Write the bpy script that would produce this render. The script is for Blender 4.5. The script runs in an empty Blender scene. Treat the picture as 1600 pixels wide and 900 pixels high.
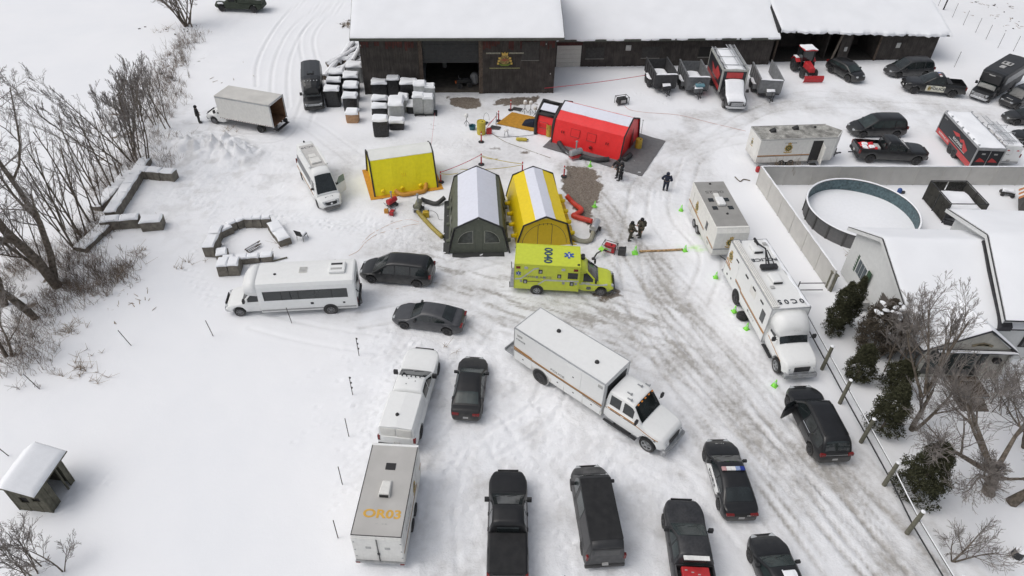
import bpy,bmesh,math,random
import numpy as np
from mathutils import Vector,Matrix
random.seed(7)
SC=bpy.context.scene
COL=SC.collection
R=math.radians
PI=math.pi
# ---------------------------------------------------------------- camera
CAM_PITCH=R(41.0); CAM_H=33.0; CAM_F=1080.0; CAM_ROLL=0.0282
cd=bpy.data.cameras.new('camera'); cam=bpy.data.objects.new('camera',cd); COL.objects.link(cam)
cd.sensor_width=36.0; cd.lens=CAM_F/1600*36.0; cd.clip_end=6000; cd.clip_start=0.5
_cr=math.sqrt(1-CAM_ROLL**2); _c=math.cos(CAM_PITCH); _s=math.sin(CAM_PITCH)
FWD=Vector((0,_c,-_s)); _up=Vector((0,_s,_c)); _rt=Vector((1,0,0))
RT=_rt*_cr+_up*CAM_ROLL; UP=_up*_cr-_rt*CAM_ROLL
cam.matrix_world=Matrix(((RT.x,UP.x,-FWD.x,0),(RT.y,UP.y,-FWD.y,0),(RT.z,UP.z,-FWD.z,CAM_H),(0,0,0,1)))
SC.camera=cam
# ---------------------------------------------------------------- sky and sun: flat overcast winter daylight
SUN_EL,SUN_AZ=R(58),R(-100)  # azimuth from +Y towards +X
w=bpy.data.worlds.new('World'); SC.world=w; w.use_nodes=True
nt=w.node_tree; bg=nt.nodes['Background']
sky=nt.nodes.new('ShaderNodeTexSky'); sky.sky_type='NISHITA'; sky.sun_disc=False
sky.sun_elevation=SUN_EL; sky.sun_rotation=SUN_AZ; sky.dust_density=5.0; sky.air_density=1.0; sky.ozone_density=1.0
hs=nt.nodes.new('ShaderNodeHueSaturation'); hs.inputs['Saturation'].default_value=0.38; hs.inputs['Value'].default_value=1.0
nt.links.new(sky.outputs[0],hs.inputs['Color']); nt.links.new(hs.outputs[0],bg.inputs['Color'])
bg.inputs['Strength'].default_value=0.15
sl=bpy.data.lights.new('sun','SUN'); sl.energy=0.5; sl.angle=R(60); sl.color=(1.0,0.985,0.96)
so=bpy.data.objects.new('sun',sl); COL.objects.link(so)
sd=Vector((math.sin(SUN_AZ)*math.cos(SUN_EL),math.cos(SUN_AZ)*math.cos(SUN_EL),math.sin(SUN_EL)))
so.rotation_euler=sd.to_track_quat('Z','Y').to_euler(); so.location=(0,0,60)
SC.view_settings.view_transform='Standard'; SC.view_settings.look='None'
SC.view_settings.exposure=-0.22; SC.view_settings.gamma=1.0; SC.view_settings.use_curve_mapping=False
SC.render.engine='CYCLES'
SC.cycles.max_bounces=6; SC.cycles.diffuse_bounces=3; SC.cycles.glossy_bounces=3; SC.cycles.transparent_max_bounces=8

# ---------------------------------------------------------------- survey helper: photo coordinate -> point on a level plane
def G(px,py,z=0.0):
 d=FWD+RT*((px-800)/CAM_F)-UP*((py-450)/CAM_F)
 t=(z-CAM_H)/d.z
 return Vector((d.x*t,d.y*t,z))
def G2(px,py,z=0.0):
 p=G(px,py,z); return(p.x,p.y)

# ---------------------------------------------------------------- materials
MATS={}
def mat(name,col,rough=0.6,metal=0.0,var=0.12,scale=4.0,grime=0.0,gcol=(0.33,0.32,0.31),gz=0.9,bump=0.0,bscale=20.0,coat=0.0,spec=0.5,emit=0,dust=0.0,streak=0.0,alpha=1.0):
 if name in MATS:return MATS[name]
 m=bpy.data.materials.new(name); m.use_nodes=True; n=m.node_tree.nodes; l=m.node_tree.links
 b=n['Principled BSDF']
 b.inputs['Roughness'].default_value=rough; b.inputs['Metallic'].default_value=metal
 b.inputs['Coat Weight'].default_value=coat; b.inputs['Specular IOR Level'].default_value=spec
 tc=n.new('ShaderNodeTexCoord')
 nz=n.new('ShaderNodeTexNoise'); nz.inputs['Scale'].default_value=scale; nz.inputs['Detail'].default_value=5
 l.new(tc.outputs['Object'],nz.inputs['Vector'])
 mr=n.new('ShaderNodeMapRange'); mr.inputs['From Min'].default_value=0.3; mr.inputs['From Max'].default_value=0.7
 mr.inputs['To Min'].default_value=1-var; mr.inputs['To Max'].default_value=1+var
 l.new(nz.outputs['Fac'],mr.inputs['Value'])
 vm=n.new('ShaderNodeVectorMath'); vm.operation='SCALE'; vm.inputs[0].default_value=col[:3]
 l.new(mr.outputs[0],vm.inputs['Scale']); out=vm.outputs[0]
 if grime>0 or dust>0:
  sx=n.new('ShaderNodeSeparateXYZ'); l.new(tc.outputs['Object'],sx.inputs[0])
  g=n.new('ShaderNodeMapRange'); g.inputs['From Min'].default_value=gz; g.inputs['From Max'].default_value=0.15
  g.inputs['To Min'].default_value=dust; g.inputs['To Max'].default_value=max(grime,dust); l.new(sx.outputs['Z'],g.inputs['Value'])
  n2=n.new('ShaderNodeTexNoise'); n2.inputs['Scale'].default_value=2.2; n2.inputs['Detail'].default_value=7; l.new(tc.outputs['Object'],n2.inputs['Vector'])
  m2=n.new('ShaderNodeMapRange'); m2.inputs['From Min'].default_value=0.35; m2.inputs['From Max'].default_value=0.65; m2.inputs['To Min'].default_value=0.35; m2.inputs['To Max'].default_value=1.25
  l.new(n2.outputs['Fac'],m2.inputs['Value'])
  mu=n.new('ShaderNodeMath'); mu.operation='MULTIPLY'; mu.use_clamp=True; l.new(g.outputs[0],mu.inputs[0]); l.new(m2.outputs[0],mu.inputs[1])
  mx=n.new('ShaderNodeMix'); mx.data_type='RGBA'; l.new(mu.outputs[0],mx.inputs['Factor']); l.new(out,mx.inputs['A']); mx.inputs['B'].default_value=(*gcol,1)
  out=mx.outputs['Result']
  ra=n.new('ShaderNodeMapRange'); ra.inputs['To Min'].default_value=rough; ra.inputs['To Max'].default_value=0.85; l.new(mu.outputs[0],ra.inputs['Value']); l.new(ra.outputs[0],b.inputs['Roughness'])
 if streak>0:
  mp=n.new('ShaderNodeMapping'); mp.inputs['Scale'].default_value=(6,6,0.5); l.new(tc.outputs['Object'],mp.inputs[0])
  n3=n.new('ShaderNodeTexNoise'); n3.inputs['Scale'].default_value=2; n3.inputs['Detail'].default_value=6; l.new(mp.outputs[0],n3.inputs['Vector'])
  m3=n.new('ShaderNodeMapRange'); m3.inputs['From Min'].default_value=0.4; m3.inputs['From Max'].default_value=0.75; m3.inputs['To Max'].default_value=streak; l.new(n3.outputs['Fac'],m3.inputs['Value'])
  mx=n.new('ShaderNodeMix'); mx.data_type='RGBA'; l.new(m3.outputs[0],mx.inputs['Factor']); l.new(out,mx.inputs['A']); mx.inputs['B'].default_value=(col[0]*.35,col[1]*.34,col[2]*.32,1); out=mx.outputs['Result']
 l.new(out,b.inputs['Base Color'])
 if bump>0:
  nb=n.new('ShaderNodeTexNoise'); nb.inputs['Scale'].default_value=bscale; nb.inputs['Detail'].default_value=6; l.new(tc.outputs['Object'],nb.inputs['Vector'])
  bp=n.new('ShaderNodeBump'); bp.inputs['Strength'].default_value=bump; bp.inputs['Distance'].default_value=0.03
  l.new(nb.outputs['Fac'],bp.inputs['Height']); l.new(bp.outputs[0],b.inputs['Normal'])
 if alpha<1:
  b.inputs['Alpha'].default_value=alpha
 if emit:b.inputs['Emission Color'].default_value=(*col[:3],1); b.inputs['Emission Strength'].default_value=emit
 m.diffuse_color=(*col[:3],1)
 MATS[name]=m; return m

BLACK=mat('black_paint',(0.010,0.0105,0.012),0.3,coat=0.35,spec=.4,grime=0.55,gz=0.95,dust=0.02,gcol=(0.17,0.168,0.16))
BLACKD=mat('dusty_black_paint',(0.009,0.0095,0.011),0.42,coat=0.15,spec=.4,grime=0.65,gz=1.05,dust=0.03,gcol=(0.17,0.165,0.155))
MATTEB=mat('matte_black_vinyl',(0.012,0.0125,0.014),0.7,dust=0.03,grime=0.03,spec=.3)
GREYP=mat('grey_paint',(0.042,0.044,0.05),0.35,coat=0.3,grime=0.5,gz=0.7,dust=0.08,gcol=(0.2,0.2,0.2))
DGREYP=mat('dark_grey_paint',(0.018,0.019,0.021),0.4,coat=0.3,grime=0.5,gz=0.8,dust=0.08,gcol=(0.2,0.2,0.2))
WHITEP=mat('white_paint',(0.80,0.81,0.80),0.45,var=0.02,grime=0.45,gz=0.9,dust=0.02,gcol=(0.40,0.385,0.36))
OFFW=mat('dirty_white_panel',(0.76,0.755,0.72),0.55,var=0.05,grime=0.5,gz=1.2,dust=0.04,gcol=(0.36,0.34,0.31),streak=0.10)
GREYROOF=mat('grimy_roof',(0.36,0.355,0.34),0.7,var=0.18,scale=1.2,streak=0.15)
ORROOF=mat('beige_roof',(0.46,0.45,0.43),0.7,var=0.07,scale=1.0)
GLASS=mat('dark_glass',(0.016,0.021,0.022),0.07,var=0.4,scale=1.5,spec=0.75)
GLASSD=mat('dusty_glass',(0.028,0.040,0.040),0.25,var=0.35,scale=2,spec=0.6)
TYRE=mat('tyre_rubber',(0.018,0.018,0.018),0.85,grime=0.25,gz=0.7)
ALLOY=mat('alloy_rim',(0.22,0.22,0.225),0.45,metal=0.4)
DRIM=mat('dark_rim',(0.05,0.05,0.053),0.5,metal=0.3)
CHROME=mat('chrome',(0.55,0.56,0.57),0.2,metal=0.9)
PLAST=mat('black_plastic',(0.02,0.02,0.021),0.6,grime=0.15)
STEEL=mat('galvanised_steel',(0.36,0.37,0.38),0.5,metal=0.5,var=0.2)
ALU=mat('aluminium',(0.5,0.51,0.52),0.4,metal=0.6)
DARKM=mat('dark_metal',(0.035,0.036,0.038),0.6,metal=0.2,var=0.3)
REDL=mat('red_lens',(0.16,0.012,0.012),0.25)
HEADL=mat('headlight_lens',(0.42,0.44,0.45),0.15)
AMBER=mat('amber_lens',(0.6,0.2,0.02),0.3)
REDP=mat('red_paint',(0.45,0.025,0.03),0.45,var=0.15)
SNOW=mat('snow',(0.86,0.875,0.90),0.75,var=0.02,bump=0.35,bscale=5,spec=0.2)
SNOWR=mat('roof_snow',(0.86,0.875,0.90),0.8,var=0.025,scale=0.5,bump=0.3,bscale=1.2,spec=0.2)
LETB=mat('black_lettering',(0.03,0.035,0.045),0.6)
LETW=mat('white_lettering',(0.75,0.75,0.73),0.6)
LETG=mat('pale_grey_lettering',(0.42,0.42,0.41),0.6)
ORANGE_S=mat('gold_orange_stripe',(0.42,0.20,0.05),0.5)
BROWN_S=mat('brown_stripe',(0.13,0.085,0.06),0.5)
GOLD=mat('gold_badge',(0.45,0.30,0.07),0.5,var=0.4,scale=20)
GREENB=mat('dark_green_badge',(0.05,0.08,0.035),0.5,var=0.4,scale=20)
BLUEB=mat('blue_emblem',(0.03,0.09,0.35),0.5)
REFL=mat('silver_reflective_stripe',(0.5,0.51,0.5),0.4,metal=0.2)
AMBP=mat('lime_yellow_paint',(0.58,0.65,0.045),0.35,var=0.05,coat=0.2,grime=0.35,gz=0.8,dust=0.02,gcol=(0.3,0.28,0.2))
WOODD=mat('weathered_barn_board',(0.062,0.054,0.049),0.9,var=0.4,scale=1.2,bump=0.6,bscale=12,streak=0.75)
CONC=mat('concrete_block_face',(0.17,0.155,0.13),0.9,var=0.35,scale=3,bump=0.8,bscale=14)
BARK=mat('grey_bark',(0.165,0.140,0.115),0.95,var=0.5,scale=5,bump=1.0,bscale=18,streak=.4,spec=.15)
TWIG=mat('brown_twig',(0.215,0.195,0.18),0.9,var=0.3)
GRASS=mat('dead_grass',(0.27,0.21,0.15),0.9,var=0.35,scale=5)
CEDAR=mat('cedar_foliage',(0.060,0.062,0.038),1.0,var=0.5,scale=6,spec=0.05)
POSTW=mat('treated_post',(0.145,0.14,0.105),0.85,var=0.25,bump=0.5)
FENCEV=mat('pale_fence_vinyl',(0.53,0.52,0.49),0.7,var=0.06,scale=1.5,streak=0.06)
SIDING=mat('white_siding',(0.66,0.67,0.66),0.7,var=0.04)
SHINGLE=mat('dark_shingle',(0.045,0.045,0.05),0.9,var=0.3,bump=0.5)

# ---------------------------------------------------------------- mesh builder
class MB:
 def __init__(s):s.v=[]; s.f=[]; s.m=[]; s.cur=0
 def add(s,vs,fs):
  o=len(s.v); s.v.extend([tuple(p)for p in vs])
  for f in fs:s.f.append(tuple(i+o for i in f)); s.m.append(s.cur)
  return s
 def box(s,x0,x1,y0,y1,z0,z1,M=None):
  vs=[Vector(p)for p in((x0,y0,z0),(x1,y0,z0),(x1,y1,z0),(x0,y1,z0),(x0,y0,z1),(x1,y0,z1),(x1,y1,z1),(x0,y1,z1))]
  if M is not None:vs=[M@p for p in vs]
  return s.add(vs,[(0,3,2,1),(4,5,6,7),(0,1,5,4),(1,2,6,5),(2,3,7,6),(3,0,4,7)])
 def cbox(s,c,d,rz=0,M=None):
  T=Matrix.Translation(Vector(c))@Matrix.Rotation(rz,4,'Z')
  if M is not None:T=T@M
  return s.box(-d[0]/2,d[0]/2,-d[1]/2,d[1]/2,-d[2]/2,d[2]/2,T)
 def hexa(s,b,t):  # b, t: four corners each, ccw from above
  return s.add(list(b)+list(t),[(0,3,2,1),(4,5,6,7),(0,1,5,4),(1,2,6,5),(2,3,7,6),(3,0,4,7)])
 def tube(s,pts,r,n=6,cap=True):
  pts=[Vector(p)for p in pts]; k=len(pts)
  rs=r if isinstance(r,(list,tuple))else[r]*k
  ref=Vector((0,0,1)); vs=[]; U=None
  for i,p in enumerate(pts):
   d=(pts[min(i+1,k-1)]-pts[max(i-1,0)])
   if d.length<1e-9:d=Vector((0,0,1))
   d.normalize()
   if U is None:
    U=d.cross(ref)
    if U.length<0.1:U=d.cross(Vector((1,0,0)))
   else:U=U-d*U.dot(d)
   if U.length<1e-6:U=d.orthogonal()
   U.normalize(); V=d.cross(U)
   for j in range(n):
    a=2*PI*j/n; vs.append(p+U*(math.cos(a)*rs[i])+V*(math.sin(a)*rs[i]))
  fs=[]
  for i in range(k-1):
   for j in range(n):
    a=i*n+j; b2=i*n+(j+1)%n; fs.append((a,b2,b2+n,a+n))
  if cap:fs.append(tuple(range(n))[::-1]); fs.append(tuple(range((k-1)*n,k*n)))
  return s.add(vs,fs)
 def lathe(s,prof,n=16,M=None):  # prof (r, z) about z
  vs=[]
  for r,z in prof:
   for j in range(n):
    a=2*PI*j/n; vs.append(Vector((r*math.cos(a),r*math.sin(a),z)))
  if M is not None:vs=[M@p for p in vs]
  fs=[]
  for i in range(len(prof)-1):
   for j in range(n):
    a=i*n+j; b=i*n+(j+1)%n; fs.append((a,b,b+n,a+n))
  fs.append(tuple(range(n))[::-1]); fs.append(tuple(range((len(prof)-1)*n,len(prof)*n)))
  return s.add(vs,fs)
 def loft(s,rings,closed=False,cap=True):
  n=len(rings[0]); vs=[p for r in rings for p in r]; fs=[]
  for i in range(len(rings)-1):
   for j in range(n if closed else n-1):
    a=i*n+j; b=i*n+(j+1)%n; fs.append((a,b,b+n,a+n))
  if cap and closed:fs.append(tuple(range(n))[::-1]); fs.append(tuple(range((len(rings)-1)*n,len(rings)*n)))
  return s.add(vs,fs)
 def grid(s,fn,nu,nv):
  vs=[fn(i/nu,j/nv)for i in range(nu+1)for j in range(nv+1)]
  fs=[(i*(nv+1)+j,(i+1)*(nv+1)+j,(i+1)*(nv+1)+j+1,i*(nv+1)+j+1)for i in range(nu)for j in range(nv)]
  return s.add(vs,fs)
 def poly(s,pts):return s.add(pts,[tuple(range(len(pts)))])
 def prism(s,pts,off):  # extrude a planar polygon by the vector off
  n=len(pts); off=Vector(off); a=[Vector(p)for p in pts]; b=[p+off for p in a]
  return s.add(a+b,[tuple(range(n))[::-1],tuple(range(n,2*n))]+[(i,(i+1)%n,n+(i+1)%n,n+i)for i in range(n)])
 def mesh(s,name,mats,smooth=False):
  me=bpy.data.meshes.new(name); me.from_pydata(s.v,[],s.f)
  for m in(mats if isinstance(mats,(list,tuple))else[mats]):me.materials.append(m)
  if max(s.m,default=0)>0:me.polygons.foreach_set('material_index',s.m)
  if smooth:me.polygons.foreach_set('use_smooth',[True]*len(s.f))
  me.update(); return me
 def build(s,name,mats,parent=None,smooth=False,bevel=0,solid=0,fix=False):
  me=s.mesh(name,mats,smooth)
  if fix:
   bm=bmesh.new(); bm.from_mesh(me); bmesh.ops.recalc_face_normals(bm,faces=bm.faces); bm.to_mesh(me); bm.free()
  o=bpy.data.objects.new(name,me); COL.objects.link(o)
  if parent is not None:o.parent=parent
  if solid:
   md=o.modifiers.new('solid','SOLIDIFY'); md.thickness=solid; md.offset=0
  if bevel:
   md=o.modifiers.new('bevel','BEVEL'); md.width=bevel; md.segments=2; md.limit_method='ANGLE'; md.angle_limit=R(35); md.harden_normals=False
  return o

LABELS={}
def tag(o,label=None,cat=None,group=None,kind=None):
 if label:o['label']=label
 if cat:o['category']=cat
 if group:o['group']=group
 if kind:o['kind']=kind
 return o
def thing(name,label,cat,loc=(0,0,0),rz=0.0,group=None):
 o=bpy.data.objects.new(name,None); COL.objects.link(o); o.empty_display_size=0.3
 o.location=(loc[0],loc[1],loc[2]if len(loc)>2 else 0); o.rotation_euler=(0,0,rz)
 return tag(o,label,cat,group)
def dup(root,loc=None,rz=None,label=None,parent=None,top=True):
 c=root.copy(); COL.objects.link(c)
 if top:
  if loc is not None:c.location=(loc[0],loc[1],loc[2]if len(loc)>2 else 0)
  if rz is not None:c.rotation_euler=(0,0,rz)
  if label:c['label']=label
 else:c.parent=parent
 for ch in root.children:dup(ch,parent=c,top=False)
 return c
def ordn(i):return['first','second','third','fourth','fifth','sixth','seventh','eighth','ninth','tenth','eleventh','twelfth','thirteenth','fourteenth','fifteenth','sixteenth','seventeenth','eighteenth'][i]

TXT={}
def text(s,size,M,m,parent,name='lettering',sx=1.0,bold=0.0,align='CENTER',depth=0.004):
 key=(s,round(bold,3),align)
 if key not in TXT:
  cu=bpy.data.curves.new('t','FONT'); cu.body=s; cu.size=1.0; cu.align_x=align; cu.align_y='CENTER'; cu.offset=bold; cu.extrude=0.5; cu.resolution_u=3
  o=bpy.data.objects.new('t',cu); COL.objects.link(o); bpy.context.view_layer.update()
  me=bpy.data.meshes.new_from_object(o.evaluated_get(bpy.context.evaluated_depsgraph_get()))
  bpy.data.objects.remove(o); TXT[key]=me
 me=TXT[key].copy(); me.name=name; me.transform(M@Matrix.Diagonal((size*sx,size,depth,1)))
 me.materials.clear(); me.materials.append(m)
 o=bpy.data.objects.new(name,me); COL.objects.link(o); o.parent=parent; return o
def frame(origin,xdir,ydir):
 x=Vector(xdir).normalized(); z=x.cross(Vector(ydir)).normalized(); y=z.cross(x)
 return Matrix(((x.x,y.x,z.x,origin[0]),(x.y,y.y,z.y,origin[1]),(x.z,y.z,z.z,origin[2]),(0,0,0,1)))

# value noise in numpy
def vnoise(x,y,seed=0):
 rs=np.random.RandomState(seed); T=rs.rand(256,256)
 xi=np.floor(x).astype(int); yi=np.floor(y).astype(int); fx=x-xi; fy=y-yi
 fx=fx*fx*(3-2*fx); fy=fy*fy*(3-2*fy)
 a=T[xi%256,yi%256]; b=T[(xi+1)%256,yi%256]; c=T[xi%256,(yi+1)%256]; d=T[(xi+1)%256,(yi+1)%256]
 return(a*(1-fx)+b*fx)*(1-fy)+(c*(1-fx)+d*fx)*fy
def fbm(x,y,seed=0,oct=4):
 s=0; a=0.5
 for k in range(oct):s=s+a*(vnoise(x*2**k,y*2**k,seed+k)-.5); a*=.5
 return s
def seg_d(X,Y,pts):
 D=np.full(X.shape,1e9)
 for(ax,ay),(bx,by)in zip(pts[:-1],pts[1:]):
  dx,dy=bx-ax,by-ay; L=dx*dx+dy*dy+1e-9
  t=np.clip(((X-ax)*dx+(Y-ay)*dy)/L,0,1); D=np.minimum(D,np.hypot(X-ax-t*dx,Y-ay-t*dy))
 return D
def inpoly(X,Y,P):
 c=np.zeros(X.shape,bool); n=len(P)
 for i in range(n):
  x1,y1=P[i]; x2,y2=P[(i+1)%n]
  k=((y1>Y)!=(y2>Y))&(X<(x2-x1)*(Y-y1)/(y2-y1+1e-12)+x1); c^=k
 return c
def Gl(*ps):return[G2(*p)for p in ps]
# ---------------------------------------------------------------- ground: one sheet of snow with driven, dirty and bare areas
def ground():
 def ax(lo,hi,st,far):
  a=list(np.arange(lo,hi,st)); g=st; p=hi
  up=[]
  while p<far:up.append(p); g*=1.25; p+=g
  g=st; p=lo-st; dn=[]
  while p>-far:dn.append(p); g*=1.25; p-=g
  return np.array(dn[::-1]+a+up)
 xs=ax(-40,56,0.155,2500); y0=ax(14,46,0.135,0); ya=ax(46,84,0.2,3000); ys=np.concatenate([-np.geomspace(1,3000,30)[::-1]+14.2,y0[(y0>=14)&(y0<46)],ya[ya>=46]]); ys=np.unique(ys)
 X,Y=np.meshgrid(xs,ys,indexing='ij')
 near=np.clip(1-(np.hypot(X-2,(Y-45))-90)/60,0,1)
 # masks
 def blob(pts,wd):return np.exp(-(seg_d(X,Y,pts)/wd)**2)
 yard=np.clip(blob(Gl((1420,905),(1250,760),(1080,570),(960,450),(880,400)),4.2)+.9*blob(Gl((960,450),(960,330),(980,240),(1120,180),(1300,160),(1500,180)),4.5)
                   +.8*blob(Gl((520,260),(700,250),(900,260),(1060,260)),4.5)+.7*blob(Gl((560,440),(700,430),(800,470),(960,470)),4.5)
                   +.7*blob(Gl((640,330),(660,400)),4)+.7*blob(Gl((700,150),(820,175)),4),0,1)
 park=np.clip(blob(Gl((700,520),(760,640),(900,700),(1000,860)),5.5)+blob(Gl((700,700),(700,880)),3.5)+blob(Gl((880,900),(1000,760)),3),0,1)
 churn=np.clip(blob(Gl((250,215),(330,250),(300,215)),5)+.8*blob(Gl((230,190),(210,250)),3)+.6*blob(Gl((250,320),(420,300)),6)+.5*park,0,1)
 brush=np.clip(blob(Gl((20,520),(60,450),(110,330),(170,240),(220,150),(270,90)),4.5),0,1)
 Z=near*(0.10*fbm(X/9,Y/9,3)+0.02*fbm(X/1.3,Y/1.3,5)*2)
 Z=Z*(1-yard*.8)
 Z+=near*yard*(0.09*fbm(X/.8,Y/.8,11)+0.07*fbm(X/.4,Y/.4,12))
 Z+=near*park*(0.16*fbm(X/.9,Y/.9,21)+0.13*fbm(X/.4,Y/.4,22))
 Z+=near*churn*(0.34*np.maximum(fbm(X/1.3,Y/1.3,31),-.1)+0.30*np.abs(fbm(X/.6,Y/.6,32)))
 pile=blob(Gl((300,232),(352,232),(372,246)),1.6); pile2=blob(Gl((205,200),(240,245)),1.8)
 Z+=pile*(0.6+1.5*np.abs(fbm(X/.9,Y/.9,41))*2+1.2*np.abs(fbm(X/.45,Y/.45,42)))+pile2*(.4+.6*fbm(X/1.2,Y/1.2,43))
 Z+=brush*(0.15+0.3*fbm(X/2,Y/2,44))
 dirt=np.zeros(X.shape)
 ang=lambda pts:None
 n1=fbm(X/2.2,Y/2.2,51)+.5
 dirt+=yard*(.05+np.clip((n1-.38)*1.5,0,.55))
 # driveway: streaks running along it
 a=Vector(G2(1420,905)); b=Vector(G2(1000,430)); dv=(b-a).normalized()
 U=(X-a.x)*dv.x+(Y-a.y)*dv.y; V=-(X-a.x)*dv.y+(Y-a.y)*dv.x
 drive=np.clip(1.15*blob(Gl((1440,960),(1240,740),(1075,560),(990,440)),4.3),0,1)
 st=fbm(U/5.5,V/.33,61,4)+.5
 dirt+=drive*np.clip((st-.49)*3.6,0,1)*(.45+.55*np.clip((fbm(U/3,V/1.1,62)+.5-.42)*6,0,1))+drive*.10
 # plough streaks through the yard beside the ambulance
 a2=Vector(G2(560,360)); dv2=(Vector(G2(960,470))-a2).normalized()
 U2=(X-a2.x)*dv2.x+(Y-a2.y)*dv2.y; V2=-(X-a2.x)*dv2.y+(Y-a2.y)*dv2.x
 y2=np.clip(blob(Gl((690,425),(830,480),(1000,520)),3.0),0,1)
 dirt+=y2*np.clip((fbm(U2/2.2,V2/.3,71)+.5-.53)*5,0,.9)
 # single tyre tracks: (points, half gauge, depth, dirt)
 def track(pts,off,dep,dr,wd=.13):
  nonlocal Z,dirt
  P=[Vector(p)for p in pts]; out={}
  for s in((-1,1)if off else(0,)):
   q=[]
   for i,p in enumerate(P):
    d=(P[min(i+1,len(P)-1)]-P[max(i-1,0)]).normalized(); q.append((p.x-d.y*off*s,p.y+d.x*off*s))
   D=seg_d(X,Y,q); k=np.exp(-(D/wd)**2); e=np.exp(-((D-wd*2.2)/(wd))**2)
   Z+=-dep*k+dep*.45*e; dirt+=dr*k*(.3+1.4*np.clip(fbm(X/.8,Y/.8,81)+.5,0,1))
 def pix(*p):return[G2(*q)for q in p]
 def curve(p,n=8):  # Catmull-Rom through ground points
  P=[Vector(q)for q in p]; P=[P[0]*2-P[1]]+P+[P[-1]*2-P[-2]]; o=[]
  for i in range(1,len(P)-2):
   for k in range(n):
    t=k/n; o.append(.5*((2*P[i])+(P[i+1]-P[i-1])*t+(2*P[i-1]-5*P[i]+4*P[i+1]-P[i+2])*t*t+(3*P[i]-P[i-1]-3*P[i+1]+P[i+2])*t**3))
  o.append(P[-2]); return o
 track(curve(pix((400,135),(402,100),(420,60),(450,20),(490,-10))),0,.07,.16,.15)
 track(curve(pix((438,170),(437,120),(446,80),(470,40),(520,0))),.85,.05,.12,.15)
 track(curve(pix((470,200),(490,130),(480,60),(510,20),(560,-10))),.8,.05,.08,.15)
 track(curve(pix((1000,395),(930,320),(900,250))),.85,.04,.35)
 track(curve(pix((1100,560),(1010,430),(950,330),(925,300))),.8,.04,.45)
 track(curve(pix((1060,430),(1000,340),(1010,280),(1100,230),(1170,215))),.8,.03,.18)
 for k,(a_,b_)in enumerate((((1160,640),(1400,905)),((1060,480),(1300,760)),((1200,640),(1450,905)),((1120,560),(1350,850)))):
  track(pix(a_,((a_[0]+b_[0])/2+6,(a_[1]+b_[1])/2-4),b_),.82,.04,.30)
 track(curve(pix((560,250),(470,190),(430,215),(330,210))),.8,.05,.12)
 track(curve(pix((760,700),(850,640),(870,560))),.85,.06,.08)
 for P_ in(((1000,520),(900,440),(800,400),(700,420)),((1180,620),(1060,500),(960,460),(760,440)),((1300,880),(1180,720),(1040,560),(985,420),(1000,300)),((1380,900),(1230,740),(1090,590),(1010,500)),((860,480),(980,520),(1100,600)),((1090,470),(1110,400),(1060,330),(1080,250)),((780,520),(700,480),(560,500))):track(curve(pix(*P_)),.82,.05,.26)
 track(curve(pix((800,720),(760,660),(700,700),(640,800))),.8,.05,.03)
 track(curve(pix((930,720),(960,700),(1090,760),(1180,850))),.8,.05,.06)
 track(curve(pix((660,690),(700,640),(720,560),(760,500))),.8,.05,.04)
 track(curve(pix((690,900),(690,780),(730,680),(860,600))),.8,.05,.03)
 track(curve(pix((400,500),(480,520),(600,540))),.8,.05,.02)
 track(curve(pix((1080,250),(1200,170),(1400,165),(1560,175))),.85,.03,.16)
 track(curve(pix((1010,240),(1150,190),(1250,150),(1330,150))),.8,.03,.16)
 # churned parking wear
 dirt+=park*np.clip((fbm(X/1.5,Y/1.5,91)+.5-.5)*1.2,0,.25)
 dirt+=churn*np.clip((fbm(X/.9,Y/.9,92)+.5-.55)*2.5,0,.3)
 far_d=np.clip(np.exp(-((np.hypot(X-G2(1550,20)[0],(Y-G2(1550,20)[1])*.8)/9)**2)),0,1); dirt+=far_d*.25*n1
 # footprints: wandering trails of small dents, and trodden areas round the vehicles
 rs=np.random.RandomState(5); FP=np.zeros(X.shape)
 def foot(x,y,rad,dep):
  i0,i1=np.searchsorted(xs,[x-.6,x+.6]); j0,j1=np.searchsorted(ys,[y-.6,y+.6])
  if i1>i0 and j1>j0:
   q=np.exp(-(((X[i0:i1,j0:j1]-x)**2+(Y[i0:i1,j0:j1]-y)**2)/rad**2)); e=np.exp(-((np.hypot(X[i0:i1,j0:j1]-x,Y[i0:i1,j0:j1]-y)-rad*1.7)/(rad*.6))**2); Z[i0:i1,j0:j1]+=-dep*q+dep*.35*e; FP[i0:i1,j0:j1]=np.maximum(FP[i0:i1,j0:j1],q)
 trails=[((700,520),(690,640),(700,760)),((760,560),(850,640),(830,740)),((640,540),(600,600),(560,700),(530,800)),((880,600),(870,700)),((1020,720),(1010,800)),((840,740),(860,880)),((990,700),(1120,690)),((1090,820),(1140,860)),((260,300),(420,330),(560,360)),((320,215),(300,300),(340,350)),((450,250),(430,340),(470,370)),((500,350),(620,360),(700,410)),((560,330),(640,400)),((840,240),(900,300)),((960,285),(1030,300),(1060,330)),((980,375),(900,420)),((1120,420),(1150,520),(1200,600)),((1230,730),(1300,800)),((340,480),(300,430),(320,380)),((110,790),(140,760),(200,740)),((600,220),(700,230),(760,210)),((880,120),(1000,150),(1100,190)),((1180,270),(1240,330),(1290,420))]
 for T in trails:
  W_=[Vector(G2(*p))for p in T]
  for rep in range(3):
   of=Vector((rs.randn()*.5,rs.randn()*.5))
   for a_,b_ in zip(W_[:-1],W_[1:]):
    L=(b_-a_).length; n_=int(L/.42); d_=(b_-a_).normalized()
    for k in range(n_):
     p=a_+d_*(k*.42)+of+Vector((-d_.y,d_.x))*(.14 if k%2 else-.14)+Vector((rs.randn()*.06,rs.randn()*.06)); foot(p.x,p.y,.12,.075)
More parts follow.
